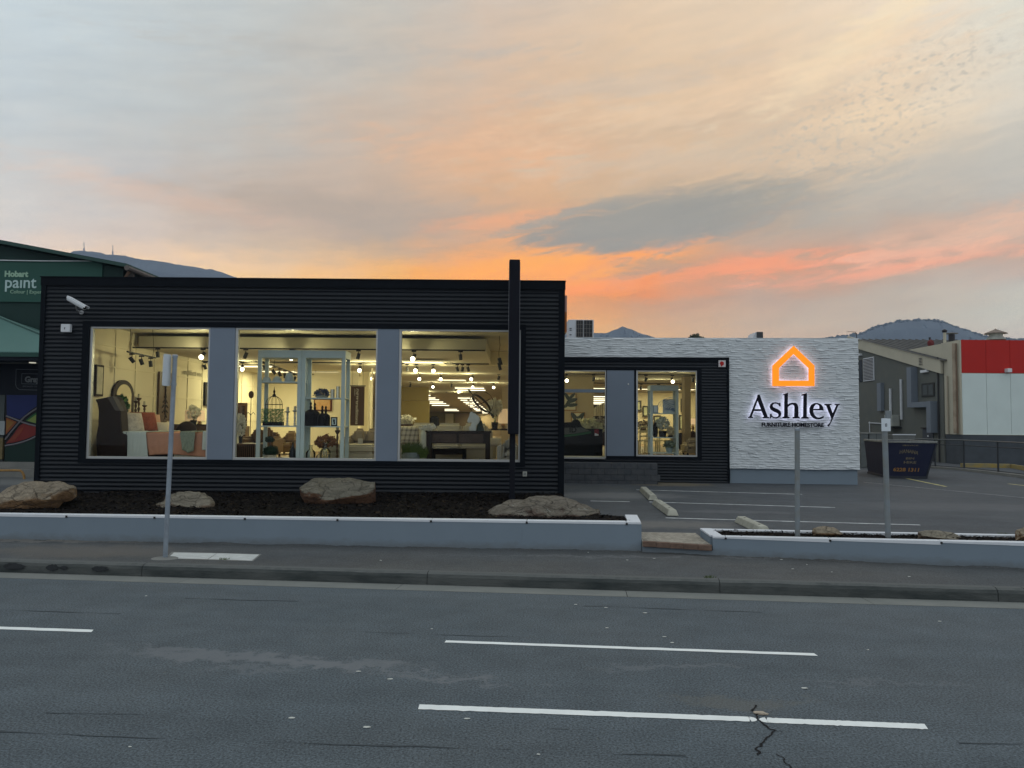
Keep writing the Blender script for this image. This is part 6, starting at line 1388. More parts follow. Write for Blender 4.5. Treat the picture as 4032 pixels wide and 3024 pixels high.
# furniture behind and around the bed
drs = thing('dresser', 'tall dark dresser behind the bed headboard', 'dresser', (-9.5, 19.8, FLOOR)); MB().box(-9.82, -9.3, 18.95, 20.7, FLOOR, 2.12).build('carcass', M_wood, drs, bevel=.01); MB().box(-9.84, -9.27, 18.93, 20.72, 2.12, 2.155).build('top', M_wood2, drs, bevel=.006)
mb = MB()
for k in range(3):
    for j in range(2): mb.box(-9.297, -9.285, 19.0+j*.85, 19.75+j*.85, FLOOR+.1+k*.38, FLOOR+.44+k*.38)
mb.build('drawer_front', M_wood2, drs)
def candlestick(x, y, z, h, label, m=M_wood2, grp='turned candlesticks'):
    t_ = thing('candlestick', label, 'candlestick', (x, y, z), 0, grp)
    pr = [(.055, 0), (.055, .02), (.02, .06), (.035, .14), (.014, .2), (.03, .3), (.016, .4), (.035, .52), (.015, .62), (.03, .75), (.018, .86), (.06, .95), (.062, 1.0)]
    MB().lathe([(r, q*h) for r, q in pr], (x, y, z), 12).build('stem', m, t_, smooth=True); MB().lathe([(.03, 0), (.03, .1)], (x, y, z+h), 10).build('candle', mat('candle_wax', (.6, .55, .4), .6) if 'candle_wax' not in bpy.data.materials else bpy.data.materials['candle_wax'], t_); return t_
for i, (u, vt) in enumerate(((536, 1563), (548, 1551), (570, 1580))):
    p = P(u, vt, 19.75); candlestick(p.x, 19.75, 2.155, max(.15, p.z-2.155-.1), ['short dark candlestick on the dresser beside the arched mirror', 'tallest dark candlestick on the dresser', 'dark candlestick standing apart, right on the dresser'][i])
M_green = mat('house_plant_green', (0.05, 0.13, 0.035), .6, var=.5, vs=12); M_white_fl = mat('white_petals', (.72, .70, .6), .7, var=.15, vs=20); M_pot = mat('dark_pot', (.012, .013, .014), .35)
def plant(name, label, cat, c, pot_r, pot_h, crown_r, n, size, leafmat, potmat, group=None, seed=1, lift=None, stem=False):
    t_ = thing(name, label, cat, c, 0, group)
    if pot_h: MB().lathe([(pot_r*.75, 0), (pot_r, pot_h), (pot_r*.9, pot_h), (pot_r*.85, pot_h-.02)], c, 14).build('pot', potmat, t_, smooth=False)
    cc_ = Vector(c)+Vector((0, 0, pot_h+(lift if lift is not None else crown_r[2]*.8)))
    if stem:
        mb = MB()
        for k in range(6): a = k*1.05; mb.tube([Vector(c)+Vector((0, 0, pot_h*.8)), cc_+Vector((cos(a)*crown_r[0]*.5, sin(a)*crown_r[1]*.5, 0))], .006, 5)
        mb.build('stem', M_green, t_)
    mb = MB(); leafy(mb, cc_, crown_r, n, size, seed, 1.6); mb.build('foliage' if leafmat is M_green else 'flowers', leafmat, t_); return t_
p = P(478, 1620, 19.15); plant('potted_plant', 'green leafy plant on the dresser in front of the arched mirror', 'plant', (p.x, 19.15, 2.155), .07, .14, (.16, .14, .26), 420, .05, M_green, M_pot, seed=4)
# bed
bed = thing('bed', 'dark sleigh bed made up with white sheet and salmon pink coverlet', 'bed', (-8, 19, FLOOR))
hb = [(200,920),(290,905),(345,893),(400,885),(440,930),(478,1040),(492,1290),(545,1300),(545,1600),(222,1600),(212,1330),(235,1200),(240,1050),(225,960)]
hp = [P(*zz(x, y), 17.9) for x, y in hb]; MB().ext([Vector((q.x, 17.9, max(q.z, FLOOR))) for q in hp], (.03, .3, 0)).build('headboard', M_wood, bed, bevel=.02, seg=2)
rl = [P(*zz(x, y), 17.88) for x, y in ((345, 900), (400, 885), (485, 1045), (430, 1040))]; MB().ext([Vector((q.x, 17.86, q.z)) for q in rl], (.05, .1, 0)).build('headboard_rail', mat('greyish_wood', (.10, .09, .085), .5), bed)
bx0, bx1 = P(487, 1750, 18).x, -6.93; bz = P(600, 1703, 18).z
MB().box(bx0, bx1, 18.08, 19.9, FLOOR+.3, bz-.03).build('mattress', mat('white_linen', (.62, .62, .58), .9), bed, bevel=.04, seg=2)
MB().box(bx0, bx1+.1, 18.15, 19.85, FLOOR, FLOOR+.3).build('base', M_wood, bed)
def drape(name, x0, x1, ztop, zbot, y, yb, m, parent, seed, x0b=None, x1b=None, fold=.02, nx=48):
    mb = MB(); nv = 14; x0b = x0 if x0b is None else x0b; x1b = x1 if x1b is None else x1b
    prof = [(yb, ztop)]+[(yb+(y-yb)*k/4, ztop) for k in range(1, 4)]+[(y+.03, ztop), (y+.008, ztop-.015), (y, ztop-.05)]
    rows_ = []
    for (yy, z) in prof: rows_.append([(x0+(x1-x0)*i/nx, yy+(fold*.3*mnoise.noise(Vector((i*.3, z*2, seed)))), z+.012*mnoise.noise(Vector((i*.25, yy*3, seed)))) for i in range(nx+1)])
    for k in range(1, nv+1):
        f = k/nv; r = []
        for i in range(nx+1):
            t_ = i/nx; xx = (x0+(x0b-x0)*f)+((x1+(x1b-x1)*f)-(x0+(x0b-x0)*f))*t_
            zb_ = zbot(t_) if callable(zbot) else zbot
            r.append((xx, y-f*fold*2.2*abs(mnoise.noise(Vector((xx*9, f*1.2, seed))))-fold*.5*f, ztop-.05+(zb_-ztop+.05)*f))
        rows_.append(r)
    for a, b in zip(rows_[:-1], rows_[1:]):
        for i in range(nx): mb.quad(a[i], a[i+1], b[i+1], b[i])
    o = mb.build(name, m, parent, smooth=True); so_ = o.modifiers.new('thick', 'SOLIDIFY'); so_.thickness = .012; return o
M_salmon = mat('salmon_coverlet', (0.52, 0.26, 0.17), .9, var=.06, vs=8, bump=.3, bs=40); M_sheet = mat('pale_blue_sheet', (0.56, 0.62, 0.60), .9, bump=.2, bs=30); M_throw = mat('grey_green_throw', (0.24, 0.28, 0.22), .95, var=.2, vs=14, bump=.5, bs=40)
bzu = lambda x, y: P(*zz(x, y), 17.98)
drape('coverlet', bzu(745, 0+1280).x, bx1+.02, bz, lambda t_: bzu(900, 1530).z+.03*sin(t_*5), 18.0, 19.85, M_salmon, bed, 3, x0b=bzu(790, 1530).x)
drape('sheet', bzu(490, 1290).x+.14, bzu(765, 1290).x, bz+.012, bzu(600, 1552).z, 17.96, 19.8, M_sheet, bed, 5, x0b=bzu(548, 1550).x, x1b=bzu(790, 1550).x, fold=.012)
drape('pillow_case', bzu(488, 1290).x, bzu(550, 1290).x, bz+.02, bzu(500, 1410).z, 17.95, 19.7, M_sheet, bed, 7, fold=.01, nx=16)
drape('bed_skirt', bzu(1050, 1500).x, bx1+.03, bzu(1200, 1500).z, bzu(1200, 1600).z, 18.05, 18.5, mat('cream_skirt', (.5, .5, .42), .9), bed, 9, fold=.03)
th_ = drape('throw_blanket', bzu(1140, 1275).x, bzu(1305, 1275).x, bz+.035, lambda t_: bzu(1200, 1500).z+.12*abs(t_-.6), 17.93, 19.0, M_throw, None, 11, x0b=bzu(1120, 1500).x+.1, x1b=bzu(1290, 1500).x, fold=.035); tag(th_, 'grey-green throw blanket hanging over the salmon coverlet', 'blanket')
drape('folded_linen', bzu(1385, 1280).x, bx1+.04, bz+.04, bzu(1400, 1470).z, 17.94, 18.8, M_sheet, bed, 13, fold=.02, nx=16)
def pillow(x, y, z, w, h, t_, rot, m, label, lean=.5, grp='cushions on the bed', name='cushion'):
    mb = MB(); M = Matrix.Rotation(rot, 3, 'Z') @ Matrix.Rotation(-lean, 3, 'X')
    n = 14; vs = []; fs = []
    for s__ in (1, -1):
        for i in range(n+1):
            for j in range(n+1):
                a, b = -1+2*i/n, -1+2*j/n; pin = 1-.12*(abs(a)*abs(b)) ; k = max(0, (1-a**4)*(1-b**4))**.5; sh = 1-.10*(1-abs(a)**2)*(abs(b) > .0)*abs(b)**6
                vs.append(Vector((x, y, z))+M@Vector((a*w/2*(1-.08*(1-a*a)*abs(b)**4), s__*t_/2*k*(1+.15*mnoise.noise(Vector((a*2, b*2, x)))), b*h/2*(1-.08*(1-b*b)*abs(a)**4))))
    N_ = (n+1)*(n+1)
    for s__ in range(2):
        for i in range(n):
            for j in range(n): k = s__*N_+i*(n+1)+j; fs.append((k, k+1, k+n+2, k+n+1))
    mb.add(vs, fs); o = mb.build(name, m, smooth=True); return tag(o, label, 'cushion', grp)
M_flor = mat('floral_linen', (.58, .52, .46), .9, col2=(.40, .37, .34), vs=14); M_rust = mat('rust_velvet', (.22, .055, .03), .8, var=.25, vs=10); M_pinkc = mat('pink_linen', (.50, .30, .22), .9); M_crc = mat('cream_linen', (.62, .56, .44), .9)
def pz_(x, y, Y): return P(*zz(x, y), Y)
q = pz_(525, 1215, 18.5); pillow(q.x, 18.5, q.z, .5, .42, .16, 1.15, M_pinkc, 'dusky pink cushion tucked against the headboard', .3)
q = pz_(612, 1175, 18.45); pillow(q.x, 18.45, q.z, .55, .52, .2, 1.0, M_flor, 'large pale floral cushion at the front of the bed head', .35)
q = pz_(740, 1165, 18.9); pillow(q.x, 18.9, q.z, .62, .52, .2, .9, M_rust, 'rust red velvet cushion in the middle of the bed cushions', .4)
q = pz_(810, 1180, 19.35); pillow(q.x, 19.35, q.z, .5, .48, .18, .8, M_pinkc, 'salmon cushion behind the rust red one', .4)
q = pz_(900, 1222, 19.2); pillow(q.x, 19.2, q.z, .48, .26, .14, .35, M_crc, 'small cream cushion with a ruffled edge, rightmost on the bed', .4)
# bedside lamp, flowers, glass sticks behind the bed
st2 = thing('sideboard', 'dark low sideboard behind the bed carrying a lamp and flowers', 'sideboard', (-8, 21.5, FLOOR)); MB().box(P(635, 1700, 21.5).x, P(830, 1700, 21.5).x, 21.3, 21.9, FLOOR, P(750, 1674, 21.5).z).build('carcass', M_wood2, st2, bevel=.01); MB().box(P(633, 1700, 21.5).x, P(832, 1700, 21.5).x, 21.28, 21.92, P(750, 1674, 21.5).z, P(750, 1671, 21.5).z).build('top', M_wood, st2)
def lamp(x, y, z, r0, r1, h, base_h, label, lit=0.0, m_shade=None, power=6):
    t_ = thing('table_lamp', label, 'lamp', (x, y, z)); ms = m_shade or emit_mix('lamp_shade_'+label[:6], (.62, .5, .34), lit)
    MB().lathe([(.07, 0), (.07, .02), (.02, .05), (.075, base_h*.45), (.05, base_h*.7), (.015, base_h)], (x, y, z), 14).build('base', mat('lamp_base', (.25, .17, .08), .3, metal=.5) if 'lamp_base' not in bpy.data.materials else bpy.data.materials['lamp_base'], t_, smooth=True)
    mb = MB(); n = 22; zb_ = z+base_h-.02
    vs = [(x+r0*cos(2*pi*k/n), y+r0*sin(2*pi*k/n), zb_) for k in range(n)]+[(x+r1*cos(2*pi*k/n), y+r1*sin(2*pi*k/n), zb_+h) for k in range(n)]
    mb.add(vs, [(k, (k+1) % n, n+(k+1) % n, n+k) for k in range(n)]); mb.build('lamp_shade', ms, t_, smooth=True); return t_
def emit_mix(name, col, s):
    m = mat(name, col, .8); b = m.node_tree.nodes['Principled BSDF']; b.inputs['Emission Color'].default_value = (1.0, .66, .34, 1); b.inputs['Emission Strength'].default_value = s; return m
zs_ = P(750, 1671, 21.5).z
q = P(752, 1650, 21.5); lamp(q.x, 21.5, zs_, .17, .16, .3, .03+P(752, 1663, 21.5).z-zs_+.03, 'square-looking peach table lamp behind the foot of the bed', .25)
q = P(786, 1650, 21.7); lamp(q.x, 21.7, zs_, .14, .13, .3, P(752, 1663, 21.5).z-zs_+.06, 'cream glowing table lamp beside the white flowers', .55)
q = P(762, 1668, 21.38); plant('flower_pot', 'white blossoms in a dark pot on the sideboard behind the bed', 'flowers', (q.x, 21.38, zs_), .09, .12, (.19, .15, .2), 380, .035, M_white_fl, M_pot, seed=9, lift=.22, stem=True)
q = P(728, 1680, 20.6); mb = MB(); mb.lathe([(.1, 0), (.16, .08), (.15, .2), (.05, .24)], (q.x, 20.6, P(728, 1694, 20.6).z-.0), 14)
ob = thing('ottoman', 'dark round backed chair behind the bed', 'chair', (q.x, 20.6, FLOOR)); MB().box(q.x-.3, q.x+.3, 20.3, 20.9, FLOOR, 1.75).build('seat', M_wood, ob, bevel=.05, seg=2); mb = MB(); mb.blob((q.x, 20.7, 1.85), (.3, .1, .3), 2, .05, 1, 16, 10); mb.build('backrest', M_wood, ob, smooth=True)

# display cabinets
def cabinet(name, label, x0, x1, y0, y1, z1, rail, shelves, w=.088, M=None, m=M_tealw, group=None):
    c = Vector(((x0+x1)/2, (y0+y1)/2, FLOOR)); t_ = thing(name, label, 'display cabinet', (M@c) if M is not None else c, 0, group)
    for a, b in ((x0, y0), (x1-w, y0), (x0, y1-w), (x1-w, y1-w)): MB().box(a, a+w, b, b+w*.5, FLOOR, z1-rail-.001, M).build('stile', m, t_)
    MB().box(x0, x1, y0, y1, z1-rail, z1, M).build('cornice', m, t_, bevel=.004)
    for z in shelves: MB().box(x0+.01, x1-.01, y0+.046, y1-.05, z-.03, z, M).build('shelf', m, t_, bevel=.003)
    return t_
yc0, yc1 = 17.72, 18.32; ZC = P(1184, 1379, yc0).z; rail_ = ZC-P(1184, 1409, yc0).z
xa_, xm_, xb_ = P(1011, 1600, yc0).x, P(1184.5, 1600, yc0).x, P(1357, 1600, yc0).x
zsh = lambda v: P(1184, v, yc0).z
S1, S2, S3 = zsh(1502), zsh(1677), zsh(1565)
cabinet('display_cabinet', 'left pale blue display cabinet holding the green hedge trough and birdcage', xa_, xm_-.004, yc0, yc1, ZC, rail_, (S1, S2, FLOOR+.15), group='display cabinets in the second window')
cabinet('display_cabinet', 'right pale blue display cabinet holding the black lanterns', xm_+.004, xb_, yc0, yc1, ZC, rail_, (S3, S2, FLOOR+.15), group='display cabinets in the second window')
c4 = lambda x, y, Y: P(850+x*.36157, 1240+y*.36157, Y)
YC = 17.98
M_shell = mat('chalky_ceramic', (.46, .52, .52), .7, var=.08, vs=8)
for i, (x, r) in enumerate(((552, .11), (668, .115))):
    q = c4(x, 715, YC); mb = MB(); mb.lathe([(r, 0), (r*.98, .02), (r*.8, r*.7), (r*.45, r*1.05), (.01, r*1.15)], (q.x, YC, S1), 16); tag(mb.build('ceramic_dome', M_shell, smooth=True), ['chalky white dome ornament, left on the top shelf of the left cabinet', 'chalky white dome ornament in the middle of the top shelf'][i], 'ornament', 'white ornaments on the top shelf')
q = c4(800, 715, YC); mb = MB(); mb.lathe([(.12, 0), (.10, .1), (.065, .2), (.03, .215)], (q.x, YC, S1), 16); tag(mb.build('ceramic_vase', M_shell, smooth=True), 'chalky white conical vase, right on the top shelf of the left cabinet', 'vase')
# birdcage
q = c4(632, 1000, YC+.1); bc = thing('birdcage', 'dark wire birdcage behind the green hedge trough', 'birdcage', (q.x, YC+.1, S2)); R_b = .2; mb = MB(); zc_ = c4(632, 975, YC).z
for k in range(12):
    a = 2*pi*k/12; mb.tube([(q.x+R_b*cos(a), YC+.1+R_b*.6*sin(a), S2)]+[(q.x+R_b*cos(a)*cos(b), YC+.1+R_b*.6*sin(a)*cos(b), zc_+.2*sin(b)) for b in (0, .4, .8, 1.2, 1.5)], .004, 5)
mb.build('bars', M_black, bc)
mb = MB()
for z in (S2+.01, zc_): mb.tube([(q.x+R_b*cos(2*pi*k/24), YC+.1+R_b*.6*sin(2*pi*k/24), z) for k in range(25)], .007, 5)
mb.build('hoop', M_black, bc); mb = MB(); mb.lathe([(.05, 0), (.04, .05), (.015, .08), (.03, .12), (.01, .17), (.004, .24)], (q.x, YC+.1, zc_+.18), 10); mb.build('finial', M_black, bc, smooth=True)
hg = thing('hedge_trough', 'clipped green hedge plant in a low dark trough on the cabinet shelf', 'plant', (q.x, YC-.05, S2)); a, b = c4(512, 1200, YC), c4(750, 1200, YC)
MB().box(a.x+.04, b.x-.02, YC-.16, YC+.02, S2+.001, S2+.09).build('trough', M_black, hg, bevel=.006)
mb = MB(); rnd = random.Random(5)
for i in range(2600):
    x = rnd.uniform(a.x-.005, b.x-.01); z = rnd.uniform(S2+.06, c4(600, 1022, YC).z); y = rnd.uniform(YC-.2, YC+.04); s__ = rnd.uniform(.006, .016); n1 = Vector((rnd.gauss(0, 1), rnd.gauss(0, 1), rnd.gauss(0, 1))).normalized(); n2_ = n1.orthogonal().normalized(); pc_ = Vector((x+.02*mnoise.noise(Vector((z*9, y*9, 0))), y, z+.02*mnoise.noise(Vector((x*14, y*9, 3)))))
    mb.add([pc_-n1*s__, pc_+n2_*s__*.6, pc_+n1*s__, pc_-n2_*s__*.6], [(0, 1, 2, 3)])
mb.build('foliage', mat('hedge_green', (.06, .19, .075), .7, var=.5, vs=30), hg)
M_silver = mat('aged_silver', (.42, .44, .44), .35, metal=.7, var=.2, vs=20)
for i, (x, h) in enumerate(((778, .42), (858, .45))): q = c4(x, 1200, YC-.1); candlestick(q.x, YC-.1, S2, h*.8, ['left silver pillar candlestick beside the hedge trough', 'right silver pillar candlestick beside the hedge trough'][i], M_silver, 'silver candlesticks')
# topiary and bottle at the bottom
tpz = thing('topiary', 'two-tier dark topiary ball in a cream pot at the bottom of the left cabinet', 'topiary', (0, 0, 0)); q = c4(588, 1570, YC-.1); tpz.location = (q.x, YC-.1, FLOOR+.15); zb_ = c4(588, 1525, YC-.1).z
MB().lathe([(.12, 0), (.155, zb_-FLOOR-.15)], (q.x, YC-.1, FLOOR+.151), 4).build('pot', M_crc, tpz)
M_box_ = mat('dark_box_leaf', (.012, .035, .02), .7, var=.5, vs=25)
mb = MB(); leafy(mb, (q.x+.01, YC-.1, zb_+.09), (.19, .14, .13), 1800, .014, 3, 1.3); mb.blob((q.x+.01, YC-.1, zb_+.09), (.16, .12, .11), 3, .08, 2, 16, 10); mb.build('lower_ball', M_box_, tpz)
q2 = c4(588, 1355, YC-.1); mb = MB(); leafy(mb, q2, (.11, .1, .075), 900, .012, 6, 1.3); mb.blob(q2, (.09, .08, .06), 3, .08, 2, 14, 8); mb.build('upper_ball', M_box_, tpz); mb = MB(); mb.tube([(q.x, YC-.1, zb_), q2], .015, 6); mb.build('stem', M_wood2, tpz)
q = c4(832, 1570, YC-.12); mb = MB(); mb.lathe([(.075, 0), (.08, .02), (.08, .22), (.05, .28), (.022, .32), (.02, .42), (.028, .43)], (q.x, YC-.1, FLOOR+.151), 16); tag(mb.build('bottle', mat('dark_blue_glazed', (.012, .016, .024), .2), smooth=True), 'dark glazed bottle vase at the bottom of the left cabinet', 'bottle')
# black gothic lanterns
M_lan = mat('black_lantern_metal', (.004, .004, .006), .6, spec=.08)
for i, (x, w_, zt_l, r4) in enumerate(((1035, .2, 945, 4), (1075, .15, 955, 4), (1160, .12, 1000, 4), (1195, .12, 1005, 4))):
    q = c4(x, 1200, YC-.06+.07*(i % 2)); yl = YC-.1+.1*(i % 2); ztp = c4(x, zt_l, yl).z; hB = (ztp-S2)*.62
    t_ = thing('lantern', ['largest black arched lantern, left on the shelf', 'black lantern with cross finial behind the largest one', 'smaller black lantern in the middle of the shelf', 'small black lantern next to the picture frame'][i], 'lantern', (q.x, yl, S2), 0, 'black gothic lanterns')
    MB().lathe([(w_*.9, 0), (w_*.9, hB*.75), (w_*.75, hB*.92), (w_*.35, hB*1.05), (.02, hB*1.12)], (q.x, yl, S2+.001), 8).build('body', M_lan, t_); mb = MB(); zf = S2+hB*1.1; mb.lathe([(.02, 0), (.035, .05), (.015, .09), (.03, .13), (.008, .17)], (q.x, yl, zf), 8); mb.bar((q.x-.03, yl, ztp-.05), (q.x+.03, yl, ztp-.05), .012); mb.bar((q.x, yl, zf+.1), (q.x, yl, ztp), .012); mb.build('finial', M_lan, t_)
q = c4(1287, 1200, YC-.15); fpt = thing('photo_frame', 'small black photo frame with a dark silhouette on pale ground', 'picture frame', (q.x, YC-.15, S2)); MB().box(q.x-.075, q.x+.075, YC-.16, YC-.14, S2+.001, S2+.21).build('frame', M_lan, fpt, bevel=.004); MB().box(q.x-.052, q.x+.052, YC-.163, YC-.1605, S2+.03, S2+.185).build('print', mat('pale_blue_print', (.45, .55, .56), .6), fpt); mb = MB(); mb.blob((q.x, YC-.1645, S2+.125), (.022, .002, .035), 2, .2, 2, 12, 8); mb.blob((q.x+.005, YC-.1645, S2+.07), (.018, .002, .03), 4, .2, 2, 12, 8); mb.build('silhouette', M_lan, fpt)
# glass and dark foliage on the right top shelf
M_glitter = mat('cut_glass', (.6, .58, .5), .15, metal=.6, var=.4, vs=60)
for i, (x, h) in enumerate(((1270, .2), (1330, .27))): q = c4(x, 893, YC-.08); mb = MB(); mb.lathe([(.05, 0), (.05, h), (.045, h)], (q.x, YC-.08, S3), 10); tag(mb.build('glass_vase', M_glitter), ['shorter sparkling cut glass vase on the right cabinet shelf', 'taller sparkling cut glass vase at the right end of the shelf'][i], 'vase', 'cut glass vases')
q = c4(1160, 893, YC); plant('arrangement', 'dark blue foliage arrangement in a flat tray on the right cabinet shelf', 'flowers', (q.x, YC-.05, S3), .16, .05, (.2, .1, .1), 420, .025, mat('dusky_blue_leaf', (.05, .07, .12), .7, var=.5, vs=20), M_glitter, seed=12, lift=.06)
# lower right: autumn foliage, glass jars
q = c4(1190, 1400, YC); plant('arrangement', 'russet autumn foliage in a jar, low in the right cabinet', 'flowers', (q.x, YC, FLOOR+.151), .06, .3, (.26, .15, .16), 700, .03, mat('russet_leaf', (.22, .09, .03), .8, var=.5, vs=16), glass_mat('jar_glass', (.8, .85, .85), 1.0), seed=15, lift=.14, stem=True)
M_jar = glass_mat('clear_jar', (.78, .82, .80), 1.6)
for i, (x, r, h, sh) in enumerate(((1030, .11, .36, 1), (1190, .12, .42, 1), (1120, .06, .2, 1))):
    q = c4(x, 1570, YC-.15); mb = MB(); mb.lathe([(r*.8, 0), (r, .05), (r, h*.55), (r*.35, h*.75), (r*.3, h*.9), (r*.4, h)], (q.x, YC-.14, FLOOR+.151), 18); tag(mb.build('glass_jar', M_jar, smooth=True), ['wide clear glass jar, bottom left of the right cabinet', 'tall clear glass jar in front of the russet foliage', 'small clear glass jar between the two larger ones'][i], 'jar', 'clear glass jars')
q = c4(1325, 1250, YC); candlestick(q.x, YC, FLOOR+.151, c4(1325, 1255, YC).z-FLOOR-.15, 'tall brown turned candlestick, lower right in the right cabinet', M_wood2, 'turned candlesticks')

# sofas
M_sofa = mat('cream_upholstery', (.50, .46, .36), .95, var=.05, vs=4, bump=.15, bs=80); M_bsofa = mat('brown_leather', (.13, .075, .035), .5, var=.15, vs=4); M_tsofa = mat('taupe_upholstery', (.30, .25, .19), .95, var=.06)
def sofa(label, x0, x1, y0, y1, seat, back, arm, ncush, m, name='sofa', aw=.22, facing=1, group=None, cat='sofa'):
    """facing=1: seat towards the street (-Y)"""
    t_ = thing(name, label, cat, ((x0+x1)/2, (y0+y1)/2, FLOOR), 0, group); yb0, yb1 = (y1-.25, y1) if facing == 1 else (y0, y0+.25); ys0, ys1 = (y0, y1-.2) if facing == 1 else (y0+.2, y1)
    MB().box(x0+aw*.5, x1-aw*.5, ys0+.03, ys1, FLOOR+.08, seat-.16).build('base', m, t_, bevel=.02, seg=2)
    MB().box(x0+aw*.5, x1-aw*.5, yb0, yb1, FLOOR+.08, back-.14).build('backrest', m, t_, bevel=.05, seg=3)
    for s__ in (0, 1):
        xa1 = x0 if s__ == 0 else x1-aw; MB().box(xa1, xa1+aw, y0, y1, FLOOR+.08, arm).build('arm', m, t_, bevel=.07, seg=3)
    L = (x1-x0-2*aw)/ncush
    for i in range(ncush):
        xa1 = x0+aw+i*L; MB().box(xa1+.006, xa1+L-.006, ys0-.0, ys1-.12, seat-.16, seat).build('seat_cushion', m, t_, bevel=.05, seg=3)
        yy = (yb0-.17, yb0+.02) if facing == 1 else (yb1-.02, yb1+.17)
        mb = MB(); mb.box(xa1+.01, xa1+L-.01, yy[0], yy[1], seat-.01, back); o = mb.build('back_cushion', m, t_, bevel=.075, seg=3)
    for a in (x0+.08, x1-.12):
        for b in (y0+.06, y1-.1): MB().box(a, a+.05, b, b+.05, FLOOR, FLOOR+.079).build('foot', M_wood, t_)
    return t_
q5 = lambda x, y, Y: P(1450+x*.36157, 1240+y*.36157, Y)
sofa('long cream sofa facing the street behind the dark console table', q5(335, 1400, 19.6).x, q5(1395, 1400, 19.8).x, 19.4, 20.5, q5(900, 1402, 19.6).z, q5(900, 1178, 20.2).z, q5(900, 1345, 19.6).z, 3, M_sofa)
sofa('beige sofa beside the right display cabinet', c4(1330, 1400, 19.8).x, c4(1800, 1400, 19.8).x, 19.9, 21.0, c4(1500, 1405, 19.6).z, c4(1500, 1235, 20.8).z, c4(1500, 1330, 20.2).z, 2, M_tsofa)
ot = thing('ottoman', 'wide beige ottoman in front of the beige sofa', 'ottoman', (c4(1560, 1500, 18.9).x, 19, FLOOR)); a, b = c4(1240, 1500, 18.9), c4(1735, 1500, 18.9)
MB().box(a.x, b.x, 18.7, 19.6, FLOOR+.05, c4(1500, 1505, 18.8).z).build('base', M_sofa, ot, bevel=.02, seg=2); MB().box(a.x-.01, b.x+.01, 18.68, 19.62, c4(1500, 1503, 18.8).z, c4(1500, 1412, 18.8).z).build('cushion', M_sofa, ot, bevel=.05, seg=3)
q = c4(1580, 1400, 18.7); tg_ = MB().box(q.x-.06, q.x+.06, 18.62, 18.63, c4(1580, 1405, 18.7).z, c4(1580, 1345, 18.7).z).build('swing_tag', M_crc); tag(tg_, 'white price tag standing on the beige ottoman', 'tag')
sofa('brown leather sofa at the left behind the left display cabinet', c4(250, 1300, 22).x, c4(640, 1300, 22).x, 21.8, 22.9, c4(500, 1400, 21.8).z, c4(500, 1225, 22.7).z, c4(500, 1330, 21.8).z, 2, M_bsofa)
sofa('tan leather sofa behind the topiary', c4(650, 1300, 24.5).x, c4(930, 1300, 24.5).x, 24.2, 25.2, c4(650, 1395, 24.2).z, c4(650, 1260, 25).z, c4(650, 1340, 24.2).z, 1, mat('tan_leather', (.22, .15, .08), .5))
sofa('grey upholstered armchair at the right end of the third window', q5(1405, 1400, 18.3).x, q5(1650, 1400, 18.3).x, 17.9, 18.8, q5(1450, 1480, 18).z, q5(1560, 1330, 18.7).z, q5(1450, 1400, 18).z, 1, mat('grey_upholstery', (.34, .33, .30), .95), 'armchair', .17, cat='armchair')
sofa('wing armchair in beige fabric at the right of the last window', P(2690, 1760, 26.5).x, P(2770, 1760, 26.5).x, 26.2, 27.0, 1.5, P(2720, 1722, 26.8).z, P(2710, 1745, 26.3).z, 1, mat('beige_fabric', (.40, .34, .25), .95), 'armchair', .15, cat='armchair')
# trunk
tk = thing('wicker_trunk', 'dark slatted wicker trunk at the lower left of the second window', 'trunk', (c4(320, 1500, 18).x, 18.3, FLOOR)); a, b = c4(205, 1500, 18), c4(425, 1500, 18); zt_k = c4(300, 1400, 18).z
MB().box(a.x, b.x, 17.95, 18.6, FLOOR, zt_k-.04).build('body', M_wood, tk); MB().box(a.x-.02, b.x+.02, 17.93, 18.62, zt_k-.04, zt_k).build('lid', M_wood2, tk, bevel=.008)
mb = MB(); x = a.x+.02
while x < b.x: mb.box(x, x+.016, 17.935, 17.949, FLOOR+.02, zt_k-.05); x += .045
mb.build('slat', M_wood2, tk)
q = c4(262, 1330, 18.2); plant('flower_vase', 'tall white blossoms in a dark vase at the left of the second window', 'flowers', (q.x, 18.25, zt_k), .05, .17, (.12, .1, .26), 420, .035, M_white_fl, M_pot, seed=21, lift=.27, stem=True)
# things beyond on the left of window two
mr = thing('leaning_mirror', 'rectangular dark framed mirror leaning by the left wall in the second window', 'mirror', (c4(285, 1100, 25).x, 25, 2)); a, b = c4(230, 1210, 25), c4(340, 957, 25); MB().box(a.x, b.x, 25, 25.05, a.z, b.z).build('frame', M_wood2, mr); MB().box(a.x+.08, b.x-.08, 24.985, 24.999, a.z+.06, b.z-.1).build('glass', bpy.data.materials['mirror_glass'], mr)
MB().box(a.x, b.x, 24.9, 25.3, FLOOR, a.z-.002).build('stand', M_wood2, mr)
ck = thing('clock_stand', 'thin black stand with a small round clock on top', 'clock', (c4(385, 1200, 24).x, 24, FLOOR)); q = c4(385, 868, 24); mb = MB(); mb.tube([(q.x, 24, FLOOR), (q.x, 24, q.z-.1)], .012, 6)
for s__ in (-1, 1): mb.tube([(q.x, 24, c4(385, 1090, 24).z), (q.x+s__*.08, 24, c4(385, 1060, 24).z), (q.x+s__*.14, 24, c4(385, 1085, 24).z)], .01, 6)
mb.lathe([(.18, 0), (.03, .02)], (q.x, 24, FLOOR), 12); mb.build('stand', M_black, ck); mb = MB(); mb.lathe([(.07, -.02), (.085, 0), (.07, .02)], q, 16, M=Matrix.Rotation(pi/2, 3, 'X'), sy=1.4); mb.build('dial', M_wood2, ck)
